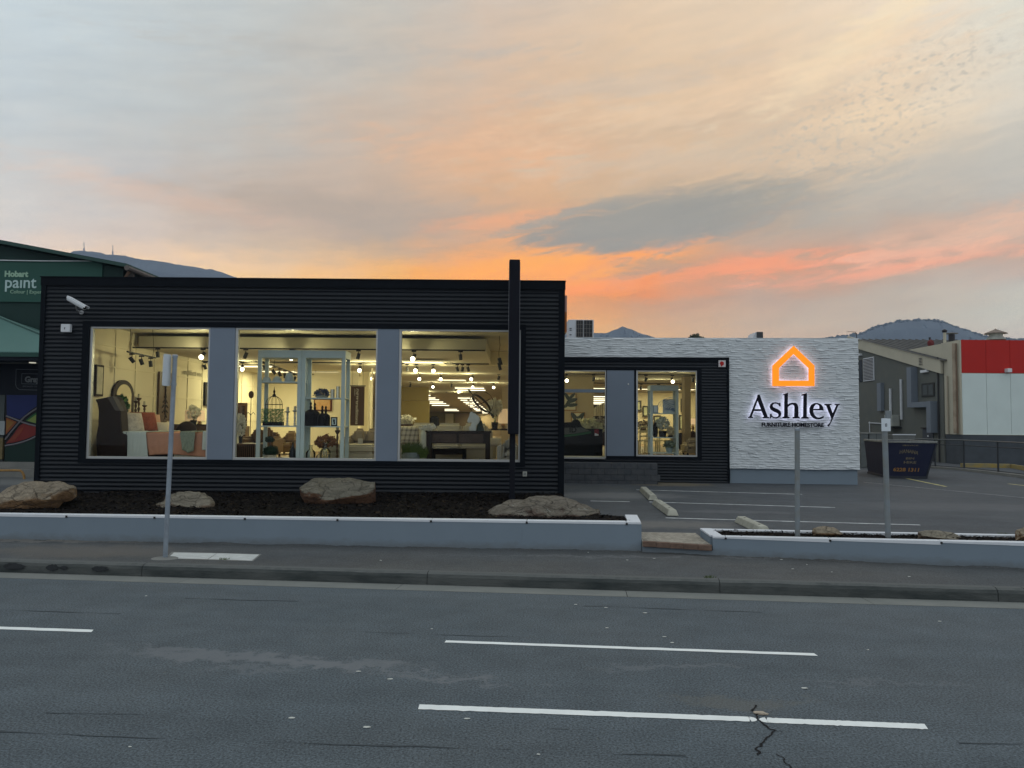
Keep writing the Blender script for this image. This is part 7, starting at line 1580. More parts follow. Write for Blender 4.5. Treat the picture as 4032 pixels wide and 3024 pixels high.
fa_ = thing('framed_art', 'wide orange abstract painting with a dark red frame behind the lanterns', 'picture', (c4(1175, 980, 27).x, 27, 3)); a, b = c4(1065, 1047, 27), c4(1265, 915, 27); MB().box(a.x, b.x, 27, 27.04, a.z, b.z).build('frame', mat('dark_red_frame', (.10, .03, .015), .5), fa_); MB().box(a.x+.04, b.x-.06, 26.985, 26.999, a.z+.05, b.z-.04).build('canvas', mat('orange_abstract', (.50, .25, .09), .8, col2=(.62, .42, .22), vs=5), fa_)
MB().box(a.x-.2, b.x+.9, 27.045, 27.15, FLOOR, 3.9).build('screen_wall', M_cream, fa_)
bn = thing('banner', 'tall dark brown banner with pale lettering running downwards beside the cabinet', 'banner', (c4(1540, 1000, 23.5).x, 23.5, 2.2)); a, b = c4(1462, 1205, 23.5), c4(1620, 780, 23.5); MB().box(a.x, b.x, 23.5, 23.51, a.z, b.z).build('cloth', mat('brown_banner', (.085, .05, .035), .8, var=.1, vs=2), bn)
MB().tube([(a.x-.03, 23.505, b.z+.02), (b.x+.03, 23.505, b.z+.02)], .015, 8).build('rod', M_black, bn)
mb = MB()
for xx in (a.x+.05, b.x-.05): mb.tube([(xx, 23.505, b.z+.02), (xx, 23.505, 4.05)], .004, 5)
mb.build('wire', M_black, bn)
mbt = mat('cream_lettering', (.55, .52, .42), .7)
def vtext(body, xc, z1, z0, cap, m=mbt, shear=0.0, bold=.01):
    tmp = text_mesh('t', body, 1, m, None, lambda a, b, c: Vector((a, b, c)), .01); xs2 = [v.co.x for v in tmp.data.vertices]; x0, x1 = min(xs2), max(xs2); bpy.data.objects.remove(tmp)
    return text_mesh('lettering', body, 1, m, bn, lambda a, b, c: Vector((xc+b*cap/.72, 23.498-c*.2, z1+(z0-z1)*(a-x0)/(x1-x0))), .01, bold=bold, shear=shear)
vtext('new', c4(1528, 900, 23.5).x, c4(1540, 800, 23.5).z, c4(1540, 925, 23.5).z, .11, shear=.3, bold=.0); vtext('traditions', c4(1524, 1000, 23.5).x, c4(1540, 935, 23.5).z, c4(1540, 1190, 23.5).z, .09, bold=.02); vtext('collection', c4(1508, 900, 23.5).x, c4(1540, 805, 23.5).z, c4(1540, 880, 23.5).z, .035)

# third window: console, horse head, armillary
Yc = 18.05; cz_ = q5(980, 1262, Yc).z
ct = thing('console_table', 'dark walnut console table with two square legs in the third window', 'table', (q5(980, 1262, Yc).x, 18.2, FLOOR)); a, b = q5(622, 1270, Yc).x, q5(1337, 1270, Yc).x
MB().box(a, b, Yc, Yc+.42, cz_-.045, cz_).build('table_top', M_wood, ct, bevel=.006); MB().box(a+.06, b-.06, Yc+.02, Yc+.40, q5(980, 1402, Yc).z, cz_-.046).build('apron', M_wood, ct)
for x in (a+.02, b-.13):
    for y in (Yc+.005, Yc+.31): MB().box(x, x+.105, y, y+.105, FLOOR, cz_-.047).build('leg', M_wood, ct, bevel=.004)
for x in (a+.16, (a+b)/2+.02): MB().box(x, x+(b-a)/2-.2, Yc+.008, Yc+.02, q5(980, 1390, Yc).z, cz_-.07).build('drawer', mat('walnut_front', (.05, .028, .018), .45, var=.3, vs=5), ct, bevel=.004)
c2 = thing('coffee_table', 'small dark coffee table between the console table and the sofa', 'table', (q5(870, 1500, 18.9).x, 18.95, FLOOR)); a, b = q5(682, 1500, 18.8).x, q5(1060, 1500, 18.8).x; z_t = q5(870, 1452, 18.8).z
MB().box(a, b, 18.75, 19.25, z_t-.03, z_t).build('table_top', M_black, c2); MB().box(a+.02, b-.02, 18.77, 19.23, q5(870, 1520, 18.8).z, z_t-.031).build('apron', M_wood, c2)
for x in (a, b-.08):
    for y in (18.76, 19.16): MB().box(x+.003, x+.077, y, y+.07, FLOOR, z_t-.032).build('leg', M_black, c2)
qb = lambda x, y, Y: P(1600+x/4.88, 1480+y/4.88, Y)
hs = thing('horse_bust', 'white plaster horse head facing left on the console table', 'statue', (qb(1290, 1040, 18.2).x, 18.2, cz_))
ol = [(1232,682),(1252,700),(1275,668),(1290,722),(1340,745),(1395,770),(1412,830),(1402,890),(1352,950),(1335,1000),(1250,985),(1238,960),(1246,930),(1262,892),(1240,893),(1215,905),(1190,903),(1170,882),(1176,850),(1190,815),(1208,780),(1218,735)]
o = MB().ext([Vector((p.x, 18.14, p.z)) for p in [qb(x, y, 18.2) for x, y in ol]], (0, .13, 0)).build('head', mat('white_plaster', (.60, .63, .62), .8, var=.1, vs=9, bump=.5, bs=25), hs, bevel=.028, seg=3)
a, b = qb(1212, 1040, 18.2).x, qb(1345, 1040, 18.2).x; MB().box(a, b, 18.1, 18.3, cz_+.001, qb(1270, 985, 18.2).z+.02).build('plinth', bpy.data.materials['white_plaster'], hs, bevel=.012, seg=2)
mb = MB(); 
for k in range(7): t_ = k/6; q = qb(1300+t_*90, 738+t_*110, 18.2); mb.blob((q.x+.01, 18.2, q.z), (.03, .035, .035), k, .3, 2, 10, 8)
mb.build('mane', bpy.data.materials['white_plaster'], hs, smooth=True)
ar = thing('armillary_sphere', 'dark armillary sphere with long arrow on a conical teal base', 'ornament', (qb(1415, 1045, 18.3).x, 18.35, cz_)); M_bz = mat('dark_bronze', (.04, .03, .015), .4, metal=.6); M_tl = mat('dark_teal', (.022, .05, .05), .6)
cq = qb(1440, 530, 18.35); Rr_ = (232/4.88)/FPX*18.35
mb = MB(); mb.tube([cq+Vector((Rr_*cos(a), .04*sin(a), Rr_*sin(a))) for a in [2*pi*k/48 for k in range(49)]], .007, 6); mb.build('ring', M_bz, ar)
d_a = (qb(1640, 690, 18.35)-qb(1200, 270, 18.35)).normalized(); nrm = Vector((d_a.z, 0, -d_a.x))
mb = MB(); n = 40; prev = None
for k in range(n+1):
    a = 2*pi*k/n; c_ = cq+d_a*(Rr_*.98*cos(a))+(nrm*.34+Vector((0, .94, 0)))*(Rr_*.98*sin(a)); w_ = nrm.cross(Vector((0, 1, 0))).normalized(); ax_ = (nrm*.94-Vector((0, .34, 0)))*.028
    cur = (c_-ax_, c_+ax_)
    if prev: mb.quad(prev[0], cur[0], cur[1], prev[1])
    prev = cur
mb.build('band', M_bz, ar)
mb = MB(); mb.tube([qb(1180, 262, 18.35), qb(1680, 790, 18.35)], .008, 6); mb.tube([qb(1260, 632, 18.3), qb(1612, 440, 18.4)], .009, 6); mb.build('arrow_shaft', M_bz, ar)
t0_, dd_ = qb(1700, 800, 18.35), d_a; mb = MB(); mb.ext([qb(1600, 690, 18.34), qb(1705, 770, 18.34), qb(1655, 815, 18.34)], (0, .02, 0)); mb.build('arrow_tail', M_bz, ar)
mb = MB(); mb.ext([qb(1168, 250, 18.34), qb(1240, 280, 18.34), qb(1265, 345, 18.34), qb(1215, 320, 18.34)], (0, .02, 0)); mb.build('arrow_head', M_bz, ar)
bz_ = qb(1415, 1045, 18.35).x; MB().lathe([(.105, 0), (.10, .02), (.055, qb(1415, 900, 18.35).z-cz_), (.012, qb(1415, 825, 18.35).z-cz_), (.01, cq.z-Rr_-cz_)], (bz_, 18.35, cz_+.001), 18).build('base', M_tl, ar)
# grass tub, vases, lamp, plants
gt = thing('grass_planter', 'bright green ornamental grass in an oval grey metal tub, left in the third window', 'plant', (q5(470, 1570, 17.6).x, 17.65, FLOOR)); a = q5(458, 1570, 17.6).x; ztub = q5(458, 1500, 17.6).z
MB().lathe([(.19, 0), (.225, ztub-FLOOR), (.21, ztub-FLOOR), (.2, ztub-FLOOR-.04)], (a, 17.66, FLOOR+.001), 24, sx=1.0, sy=.62).build('tub', mat('galvanised_tub', (.20, .24, .25), .5, metal=.3, var=.15), gt)
mb = MB(); rnd = random.Random(31); zgr = q5(458, 1392, 17.6).z
for i in range(900):
    x = a+.02+rnd.uniform(-.2, .34); y = 17.66+rnd.uniform(-.12, .12); h = (zgr-ztub+.05)*rnd.uniform(.45, 1.1); bx, by = rnd.gauss(0, .05), rnd.gauss(0, .03); z0 = ztub-.03 if x < a+.22 else ztub-.12; w_ = .0035
    b0_ = Vector((x, y, z0)); m0 = b0_+Vector((bx*.4, by*.4, h*.6)); t1_ = b0_+Vector((bx*1.4, by, h)); mb.add([b0_-Vector((w_, 0, 0)), b0_+Vector((w_, 0, 0)), m0+Vector((w_, 0, 0)), t1_, m0-Vector((w_, 0, 0))], [(0, 1, 2, 4), (4, 2, 3)])
mb.build('grass_blades', mat('bright_grass', (.09, .13, .016), .7, var=.6, vs=35, col2=(.03, .06, .01)), gt)
q = q5(602, 1420, 18.0); vz_ = q5(602, 1245, 17.95).z; mb = MB(); n = 24
t_ = thing('ribbed_vase', 'tall ribbed white vase with white flowers left of the console table', 'vase', (q.x, 17.95, FLOOR)); MB().lathe([(.07, 0), (.075, .1), (.07, vz_-FLOOR-.12), (.035, vz_-FLOOR-.04), (.045, vz_-FLOOR)], (q.x, 17.93, FLOOR+.001), 12).build('body', mat('ribbed_ceramic', (.55, .55, .44), .6), t_)
mb = MB(); leafy(mb, (q.x+.1, 17.95, vz_+.04), (.19, .1, .07), 260, .028, 33, 1.5); mb.build('flowers', M_white_fl, t_)
q = q5(440, 1310, 19.2); plaid = bpy.data.materials.new('plaid_fabric'); plaid.use_nodes = True; t = NT(plaid.node_tree); b = t.n['Principled BSDF']; tcn = t.new('ShaderNodeTexCoord'); x_, y_, z_v = t.sep(tcn.outputs['Object'])
fx = t.math('GREATER_THAN', t.math('FRACT', t.math('MULTIPLY', t.math('ADD', x_, t.math('MULTIPLY', z_v, -.15)), 9.0)), .6); fz = t.math('GREATER_THAN', t.math('FRACT', t.math('MULTIPLY', z_v, 8.0)), .62)
t.l.new(t.mix(t.math('MULTIPLY', t.math('ADD', fx, fz), .42), (.55, .5, .38), (.12, .10, .08)), b.inputs['Base Color']); b.inputs['Roughness'].default_value = .95
pillow(q.x, 19.25, q.z, .5, .46, .17, .1, plaid, 'plaid cushion at the left end of the long cream sofa', .25, None)
q = q5(1385, 1385, 19.3); tk_ = pillow(q.x, 19.2, q.z, .3, .22, .15, 0, M_crc, 'round cream cushion with a price card on the sofa arm', .2, None)
sdt = thing('side_table', 'dark side table behind the right end of the cream sofa, carrying a lamp', 'side table', (-.45, 21.3, FLOOR)); zst = q5(1460, 1240, 21.3).z; MB().box(-.95, .1, 21.0, 21.6, zst-.04, zst).build('table_top', M_wood, sdt); 
for x in (-.9, .0):
    for y in (21.03, 21.5): MB().box(x, x+.06, y, y+.06, FLOOR, zst-.041).build('leg', M_wood, sdt)
q = q5(1470, 1180, 21.3); lamp(q.x, 21.3, zst, .15, .115, q5(0, 1022, 21.3).z-q5(0, 1182, 21.3).z, q5(1470, 1182, 21.3).z-zst+.02, 'tall cream table lamp just left of the pylon, behind the sofa', .35)
q = q5(1378, 1200, 21.2); plant('orchid', 'white orchid with dark leaves beside the tall cream lamp', 'flowers', (q.x, 21.2, zst), .1, .18, (.22, .18, .24), 460, .045, M_white_fl, M_pot, seed=41, lift=.42, stem=True)
q = q5(390, 1170, 22.5); fz_ = q5(390, 1190, 22.5).z; t_ = thing('flower_stand', 'dark stand with a bowl of white roses behind the cream sofa', 'flowers', (q.x, 22.5, FLOOR)); MB().box(q.x-.3, q.x+.3, 22.3, 22.8, FLOOR, fz_).build('stand', M_wood2, t_); mb = MB(); leafy(mb, (q.x, 22.5, fz_+.12), (.33, .2, .15), 400, .05, 51, 1.5); mb.build('flowers', M_white_fl, t_)
q = q5(715, 1130, 34); ch = thing('office_chair', 'dark high backed chair standing beyond the olive partition', 'chair', (q.x, 39, FLOOR)); a, b = q5(668, 1168, 39), q5(770, 1102, 39); MB().box(a.x, b.x, 39, 39.2, a.z-.3, b.z).build('backrest', M_black, ch, bevel=.08, seg=3); MB().box(a.x, b.x, 38.5, 39.1, FLOOR, a.z-.31).build('seat', M_black, ch, bevel=.05)
q = q5(1450, 1400, 18.2); 

# rear wing windows
def w6(x, y, Y): return P(2150+x*.39177, 1250+y*.39177, Y)
def art(label, x0, x1, y0, y1, Y, fm, pm, parent=None, fw=.04):
    t_ = thing('framed_print', label, 'picture', (w6((x0+x1)/2, y1, Y))); a, b = w6(x0, y1, Y), w6(x1, y0, Y); MB().box(a.x, b.x, Y-.04, Y-.001, a.z, b.z).build('frame', fm, t_); MB().box(a.x+fw, b.x-fw, Y-.05, Y-.0405, a.z+fw, b.z-fw).build('print', pm, t_); return t_, (a, b)
M_prt = mat('botanical_print', (.60, .58, .45), .7); M_leafp = mat('ink_leaf', (.06, .08, .09), .7); M_tanf = mat('tan_frame', (.30, .17, .06), .5)
for lab, x0, x1, y0, y1, leaves in (('large botanical print in a tan frame in the left rear wing window', 150, 306, 765, 937, ((215, 870, .2, .9), (262, 835, .22, .3), (265, 880, .2, .1), (215, 800, .2, -1.0), (262, 790, .16, .8))), ('smaller botanical print below and right of the large one', 250, 392, 953, 1080, ((290, 1005, .24, -.9), (345, 1005, .24, .9), (318, 1030, .15, 1.5)))):
    t_, _ = art(lab, x0, x1, y0, y1, 30, M_tanf, M_prt); mb = MB()
    for (x, y, r, an_) in leaves: q = w6(x, y, 29.94); mb.blob((q.x, 29.945, q.z), (r, .004, r*.36), x, .15, 2, 14, 8, M=Matrix.Rotation(-an_, 3, 'Y'))
    mb.build('leaf_motif', M_leafp, t_)
rfl = thing('reflection', 'dark counter built as a humped solid low in the left rear wing window', 'reflection', (2.6, 25.4, FLOOR))  # dark window reflection built as a solid body behind the glass
a, b = w6(150, 1430, 25.3), w6(568, 1430, 25.3); zt_d = w6(400, 1120, 25.3).z; q = w6(318, 1060, 25.5)
cp_ = [Vector((a.x, 25.3, FLOOR)), Vector((b.x, 25.3, FLOOR)), Vector((b.x, 25.3, zt_d))]+[Vector((w6(x, y, 25.3).x, 25.3, w6(x, y, 25.3).z)) for x, y in ((400, 1118), (370, 1100), (352, 1080), (345, 1050), (318, 1022), (285, 1025), (262, 1052), (190, 1055))]+[Vector((a.x, 25.3, w6(190, 1055, 25.3).z))]
MB().ext(cp_, (0, .5, 0)).build('body', mat('reflection_black', (.004, .0045, .005), .5, spec=.1), rfl, bevel=.01)
def cpoly(name, pts, m, y=25.29): mb = MB(); mb.ext([Vector((w6(x, yy, y).x, y, w6(x, yy, y).z)) for x, yy in pts], (0, .008, 0)); return mb.build(name, m, rfl)
cpoly('grey_panel', [(150, 1110), (360, 1105), (400, 1118), (440, 1140), (300, 1165), (150, 1180)], mat('reflection_grey', (.06, .065, .06), .5)); cpoly('green_stripe', [(150, 1183), (300, 1168), (450, 1142), (455, 1165), (300, 1190), (150, 1205)], mat('reflection_green', (.01, .07, .02), .5))
cpoly('red_label', [(487, 1125), (530, 1125), (530, 1190), (487, 1190)], mat('red_label', (.22, .02, .03), .5)); cpoly('label_base', [(490, 1160), (527, 1175), (527, 1188), (490, 1188)], M_plate, 25.28)
q = w6(243, 1150, 25.28); k_ = 25.28/FPX; text_mesh('lettering', 'ID', 30*k_, M_black, rfl, front(w6(232, 1155, 25.28).x, 25.284, w6(232, 1155, 25.28).z), .004, bold=.006)
for i, (x, y, r) in enumerate(((205, 1272, .03), (222, 1265, .035), (310, 1275, .03), (325, 1302, .035), (345, 1305, .035), (258, 1310, .03))):
    pass
q = w6(420, 1110, 25.9); plant('flower_vase', 'row of white lilies standing behind the dark counter', 'flowers', (q.x, 26.2, FLOOR), .15, zt_d-FLOOR-.1, (.5, .2, .3), 560, .08, mat('lily_cream', (.62, .6, .38), .7, var=.2, vs=12), M_pot, seed=61, lift=.15)
q = w6(525, 1110, 25.9); plant('flower_vase', 'dark and white blooms in a grey vase at the right of the counter', 'flowers', (q.x, 26.4, FLOOR), .15, zt_d-FLOOR-.05, (.3, .2, .28), 380, .07, mat('mixed_blooms', (.55, .5, .4), .7, col2=(.05, .04, .03), vs=9), M_pot, seed=63, lift=.12)
drp = thing('white_curtain', 'pale draped fabric canopy hanging beyond the left rear wing window', 'curtain', (w6(530, 920, 38).x, 38, 3)); a, b = w6(478, 990, 37), w6(590, 850, 37); mb = MB(); n = 20
for i in range(n):
    xa2, xb2 = a.x+(b.x-a.x)*i/n, a.x+(b.x-a.x)*(i+1)/n; z1a, z1b = a.z+(b.z-a.z)*(.55+.45*i/n), a.z+(b.z-a.z)*(.55+.45*(i+1)/n)
    mb.quad((xa2, 37+.05*sin(i*1.7), a.z), (xb2, 37+.05*sin((i+1)*1.7), a.z), (xb2, 37+.05*sin((i+1)*1.7), z1b), (xa2, 37+.05*sin(i*1.7), z1a))
o = mb.build('fabric', mat('pale_fabric', (.6, .58, .5), .9), drp); so_ = o.modifiers.new('t', 'SOLIDIFY'); so_.thickness = .02
MB().box(a.x-.2, b.x+.3, 37.1, 37.2, FLOOR, a.z).build('stand', M_wood, drp)
# cabinet and contents in the right wing window
w3 = lambda x, y, Y: P(2490+x/4.367, 1440+y/4.367, Y)
Yk = 25.35; ck0, ck1 = w3(306, 900, Yk).x, w3(795, 900, Yk).x; kz = w3(550, 337, Yk).z; k1, k2 = w3(550, 815, Yk).z, w3(550, 1230, Yk).z
cabinet('display_cabinet', 'tall pale display cabinet with a blue picture, in the right rear wing window', ck0, ck1, Yk, Yk+.5, kz, kz-w3(550, 430, Yk).z, (k1, k2, FLOOR+.12), w=.09)
M_bl = mat('blue_wave_print', (.10, .16, .26), .6, col2=(.55, .62, .66), vs=4, stretch=(1, 1, 2))
t_ = thing('canvas_print', 'blue and white abstract canvas leaning on the top shelf of the tall pale cabinet', 'picture', (w3(640, 800, Yk+.25).x, Yk+.25, k1)); a, b = w3(525, 805, Yk+.2), w3(748, 580, Yk+.2); MB().box(a.x, b.x-.03, Yk+.2, Yk+.23, k1+.001, b.z).build('canvas', M_bl, t_)
mb = MB(); q = w3(690, 690, Yk+.19)
for k in range(7): r = .10+.05*k; mb.tube([Vector((b.x-.05-r*1.5*cos(a_), Yk+.192, k1+.1+r*1.1*sin(a_))) for a_ in (.3, .6, .9, 1.2, 1.5)], .010, 5)
mb.build('wave_strokes', mat('pale_stroke', (.6, .66, .68), .7), t_)
t_ = thing('photo_frame', 'small pale blue photo frame left on the top shelf of the tall cabinet', 'picture frame', (w3(400, 790, Yk+.15).x, Yk+.15, k1)); a, b = w3(355, 790, Yk+.15), w3(445, 680, Yk+.15); MB().box(a.x, b.x, Yk+.15, Yk+.18, k1+.001, b.z).build('frame', mat('blue_frame', (.22, .30, .40), .6), t_); MB().box(a.x+.03, b.x-.03, Yk+.14, Yk+.1495, k1+.03, b.z-.03).build('print', M_plate, t_)
q = w3(525, 1215, Yk+.2); plant('flower_pot', 'large white hydrangea in a black pot on the middle shelf of the tall cabinet', 'flowers', (q.x, Yk+.25, k2), .14, .2, (.24, .18, .22), 650, .035, mat('hydrangea', (.5, .54, .48), .8, var=.2, vs=12), M_pot, seed=71, lift=.26)
q = w3(395, 1200, Yk+.25); mb = MB(); mb.lathe([(.06, 0), (.09, .15), (.085, .35), (.04, .46), (.05, .48)], (q.x, Yk+.28, k2), 16); tag(mb.build('vase', M_black, smooth=True), 'tall black vase at the left end of the cabinet middle shelf', 'vase')
q = w3(655, 1200, Yk+.25); plant('flower_pot', 'cream roses right of the white hydrangea', 'flowers', (q.x, Yk+.3, k2), .1, .06, (.14, .12, .16), 300, .035, mat('cream_rose', (.68, .6, .4), .8, var=.2, vs=12), M_pot, seed=73, lift=.14)
q = w3(620, 1540, Yk+.2); plant('succulents', 'grey-green succulents in pale blue pots at the bottom of the cabinet', 'plant', (q.x+.03, Yk+.2, FLOOR+.121), .13, .16, (.2, .14, .14), 320, .045, mat('succulent', (.22, .28, .2), .8, var=.3, vs=9), mat('pale_blue_pot', (.3, .4, .45), .6), seed=75, lift=.1)
# dining chairs and tables beyond
M_pw = mat('cream_painted_wood', (.68, .62, .42), .6)
def dchair(x, y, label):
    t_ = thing('dining_chair', label, 'chair', (x, y, FLOOR), 0, 'cream dining chairs'); w_, d_ = .44, .44
    MB().box(x, x+w_, y, y+d_, FLOOR+.44, FLOOR+.48).build('seat', M_pw, t_, bevel=.008)
    for a, b in ((x, y), (x+w_-.045, y)): MB().box(a, a+.045, b, b+.045, FLOOR, FLOOR+.98).build('back_post', M_pw, t_)
    for a, b in ((x, y+d_-.045), (x+w_-.045, y+d_-.045)): MB().box(a, a+.045, b, b+.045, FLOOR, FLOOR+.439).build('leg', M_pw, t_)
    for z in (.6, .78, .93): MB().box(x+.046, x+w_-.046, y+.01, y+.035, FLOOR+z, FLOOR+z+.05).build('slat', M_pw, t_)
for i, (u, y) in enumerate(((2518, 27.2), (2545, 28.2), (2595, 27.6))): dchair(P(u, 1750, y).x, y, ['nearest cream dining chair, left of the tall cabinet', 'cream dining chair behind the nearest one', 'cream dining chair seen through the tall cabinet'][i])
tb = thing('dining_table', 'cream dining table with a flower bowl beyond the right rear wing window', 'table', (5.2, 29.3, FLOOR)); MB().box(4.6, 6.3, 28.9, 29.9, FLOOR+.72, FLOOR+.77).build('table_top', M_pw, tb); 
for a in (4.65, 6.15):
    for b in (28.95, 29.75): MB().box(a, a+.08, b, b+.08, FLOOR, FLOOR+.719).build('leg', M_pw, tb)
q = w3(190, 1150, 29.3); plant('flower_bowl', 'bowl of mixed pale flowers on the cream dining table', 'flowers', (q.x+.1, 29.3, FLOOR+.77), .15, .08, (.42, .25, .2), 420, .05, mat('mixed_pale_flowers', (.5, .42, .32), .8, col2=(.2, .15, .1), vs=9), M_pot, seed=77, lift=.15)
M_dkf = mat('thin_dark_frame', (.03, .025, .02), .5); M_gp = mat('grey_green_print', (.30, .30, .2), .8, var=.3, vs=4)
for lab, x0, x1, y0, y1, Y in (('pale print in a thin dark frame at the left of the right rear wing window', 905, 957, 835, 942, 39.9), ('second pale print, lower and right of the first one on the tan wall', 968, 1030, 888, 998, 39.9), ('narrow black and white print strip right of the tall cabinet', 1352, 1388, 815, 950, 39.9), ('grey-green print low on the wall right of the tall cabinet', 1335, 1390, 980, 1130, 39.9), ('grey print glimpsed through the cabinet middle shelf', 1078, 1155, 985, 1048, 39.9)):
    art(lab, x0, x1, y0, y1, Y, M_dkf, M_gp, fw=.08)
q = w6(1475, 1070, 30); stn_ = thing('side_table', 'small brown side table under the lamp at the right of the last window', 'side table', (q.x, 30, FLOOR)); MB().box(q.x-.3, q.x+.3, 29.8, 30.3, FLOOR, w6(1475, 1150, 30).z).build('body', M_wood2, stn_, bevel=.01)
zl_ = w6(1475, 1150, 30).z; lamp(q.x, 30, zl_, .2, .2, w6(0, 1015, 30).z-w6(0, 1075, 30).z, w6(1475, 1075, 30).z-zl_+.02, 'white drum table lamp at the right edge of the last window', .6)
cb2 = thing('bookcase', 'dark bookcase low at the right of the tall pale cabinet', 'bookcase', (w6(1365, 1300, 33).x, 33, FLOOR)); a, b = w6(1335, 1300, 33), w6(1395, 1160, 33); MB().box(a.x, b.x, 33, 33.4, FLOOR, b.z).build('carcass', M_wood, cb2)

# ------------------------------------------------------------------ ceiling lights
WARM = (1.0, .91, .50)
M_rail_ = mat('black_track', (.012, .012, .012), .5); M_head = mat('black_lamp_head', (.018, .018, .017), .5)
glow = emit_mat('lamp_glow', (1.0, .86, .58), 9.0)
def add_light(kind, loc, energy, size, parent, size_y=None, col=WARM):
    l = bpy.data.lights.new('lamp_light', kind); l.energy = energy; l.color = col
    if kind == 'AREA': l.shape = 'RECTANGLE'; l.size = size; l.size_y = size_y
    else: l.shadow_soft_size = size
    o = bpy.data.objects.new('lamp_light', l); COL.objects.link(o); o.location = loc; adopt(o, parent)
    o.matrix_parent_inverse = wm(parent).inverted(); return o
def head(t_, x, y, z, lit, tilt, power=9):
    """z = rail underside"""
    MB().box(x-.06, x+.06, y-.018, y+.018, z-.035, z-.001).build('adapter', M_rail_, t_)
    zc = z-.16; ax_ = Vector((sin(tilt)*.6, -(.75 if lit else -.15), -cos(tilt))).normalized(); c = Vector((x, y, zc))
    MB().tube([(x, y, z-.036), c], .009, 5).build('stem', M_rail_, t_)
    hd = MB().tube([c-ax_*.075, c+ax_*.075], .047, 12).build('lamp_head', M_head, t_)
    if lit:
        mb = MB(); mb.blob(c+ax_*.085, (.06, .062, .062), 1, 0, 1, 10, 8); mb.build('bulb', glow, hd)
        add_light('POINT', c+ax_*.20, power, .03, t_)
def track(label, u0, u1, v, Y, heads, grp='ceiling tracks with spot lamps', power=9, z=None, zc=None):
    a, b = P(u0, v, Y), P(u1, v+ROLL*(u1-u0), Y); z = z or (a.z+b.z)/2
    t_ = thing('track_light', label, 'track light', ((a.x+b.x)/2, Y, z), 0, grp)
    MB().box(a.x, b.x, Y-.02, Y+.02, z, z+.035).build('rail', M_rail_, t_)
    top = zc or ceil_z(Y); mb = MB(); nn_ = max(2, int((b.x-a.x)/1.6))
    if top > z+.05:
        for k in range(nn_): x = a.x+(b.x-a.x)*(k+.5)/nn_; mb.tube([(x, Y, z+.03), (x, Y, top)], .003, 4)
        mb.build('hanger', M_rail_, t_)
    rnd = random.Random(int(Y*10))
    for (u, lit) in heads: head(t_, P(u, v, Y).x, Y, z, lit, rnd.uniform(-.7, .7), power)
    return t_
track('first long ceiling track, nearest the glass, across the three big windows', 523, 1911, 1371, 19.75, [(622, 0), (800, 1), (968, 0), (1412, 0), (1630, 1), (1814, 0), (1150, 1)], zc=4.06, power=30)
track('second long ceiling track behind the dropped ceiling panel', 725, 1925, 1425, 24.45, [(808, 0), (955, 1), (1040, 0), (1418, 1), (1604, 0), (1640, 1), (1500, 1), (1706, 1), (1801, 0), (1821, 0), (1844, 0)], zc=4.06, power=30)
track('third ceiling track of the main hall', 1400, 2010, 1467, 29.0, [(1464, 1), (1653, 1), (1736, 1), (1859, 1), (1964, 0)], power=29)
track('fourth ceiling track of the main hall', 1540, 2010, 1503, 35.5, [(1616, 0), (1705, 1), (1778, 0), (1864, 1), (1944, 1)], power=29)
track('farthest ceiling track of the main hall', 1577, 1830, 1526, 41.0, [(1584, 1), (1640, 0), (1686, 1), (1758, 0), (1804, 1)], power=29)
track('front ceiling track of the rear wing', 2226, 2745, 1474, 27.0, [(2229, 1), (2337, 0), (2543, 0), (2647, 1), (2728, 0)], power=27)
track('rear ceiling track of the rear wing', 2226, 2700, 1509, 31.8, [(2248, 0), (2317, 1), (2524, 0), (2593, 1), (2683, 0)], power=27)
def slant(label, pa, pb, Ya, Yb, n, hang=None):
    a, b = P(*pa, Ya), P(*pb, Yb); t_ = thing('track_light', label, 'track light', (a+b)/2, 0, 'ceiling tracks with spot lamps'); MB().bar(a, b, .04, .035).build('rail', M_rail_, t_)
    for k in range(n): q = a.lerp(b, (k+.5)/n); head(t_, q.x, q.y, q.z-.018, 0, .9-.4*k)
    mb = MB()
    for f in (.1, .9): q = a.lerp(b, f); mb.tube([q, (q.x+.02, q.y, q.z+.2), (q.x-.02, q.y, hang)], .006, 5)
    mb.build('cable', M_rail_, t_)
slant('short slanting track with three black lamp heads in the first window', (501, 1384), (612, 1409), 18.4, 19.4, 3, 4.45)
slant('short slanting track with a cluster of heads above the white domes', (1067, 1436), (1168, 1474), 21.5, 26.0, 5, 4.06)
slant('short slanting track behind the top shelf of the right cabinet', (1232, 1474), (1308, 1500), 27.0, 31.0, 4, 4.0)
hh = thing('hanging_lamp', 'single black lamp hanging on a loose cable at the top right of the third window', 'lamp', q5(1430, 550, 20)); q = q5(1425, 470, 20); mb = MB(); mb.tube([(q.x, 20, 4.45), (q.x+.02, 20, 4.2), (q.x-.01, 20, 4.0), q], .006, 5); mb.build('cable', M_rail_, hh)
mb = MB(); mb.tube([q, q5(1445, 545, 20)], .05, 12); mb.tube([q5(1420, 520, 20), q5(1440, 600, 20)], .042, 12); mb.build('lamp_head', M_head, hh)
M_pan = emit_mat('light_panel', (1.0, .84, .52), 2.2)
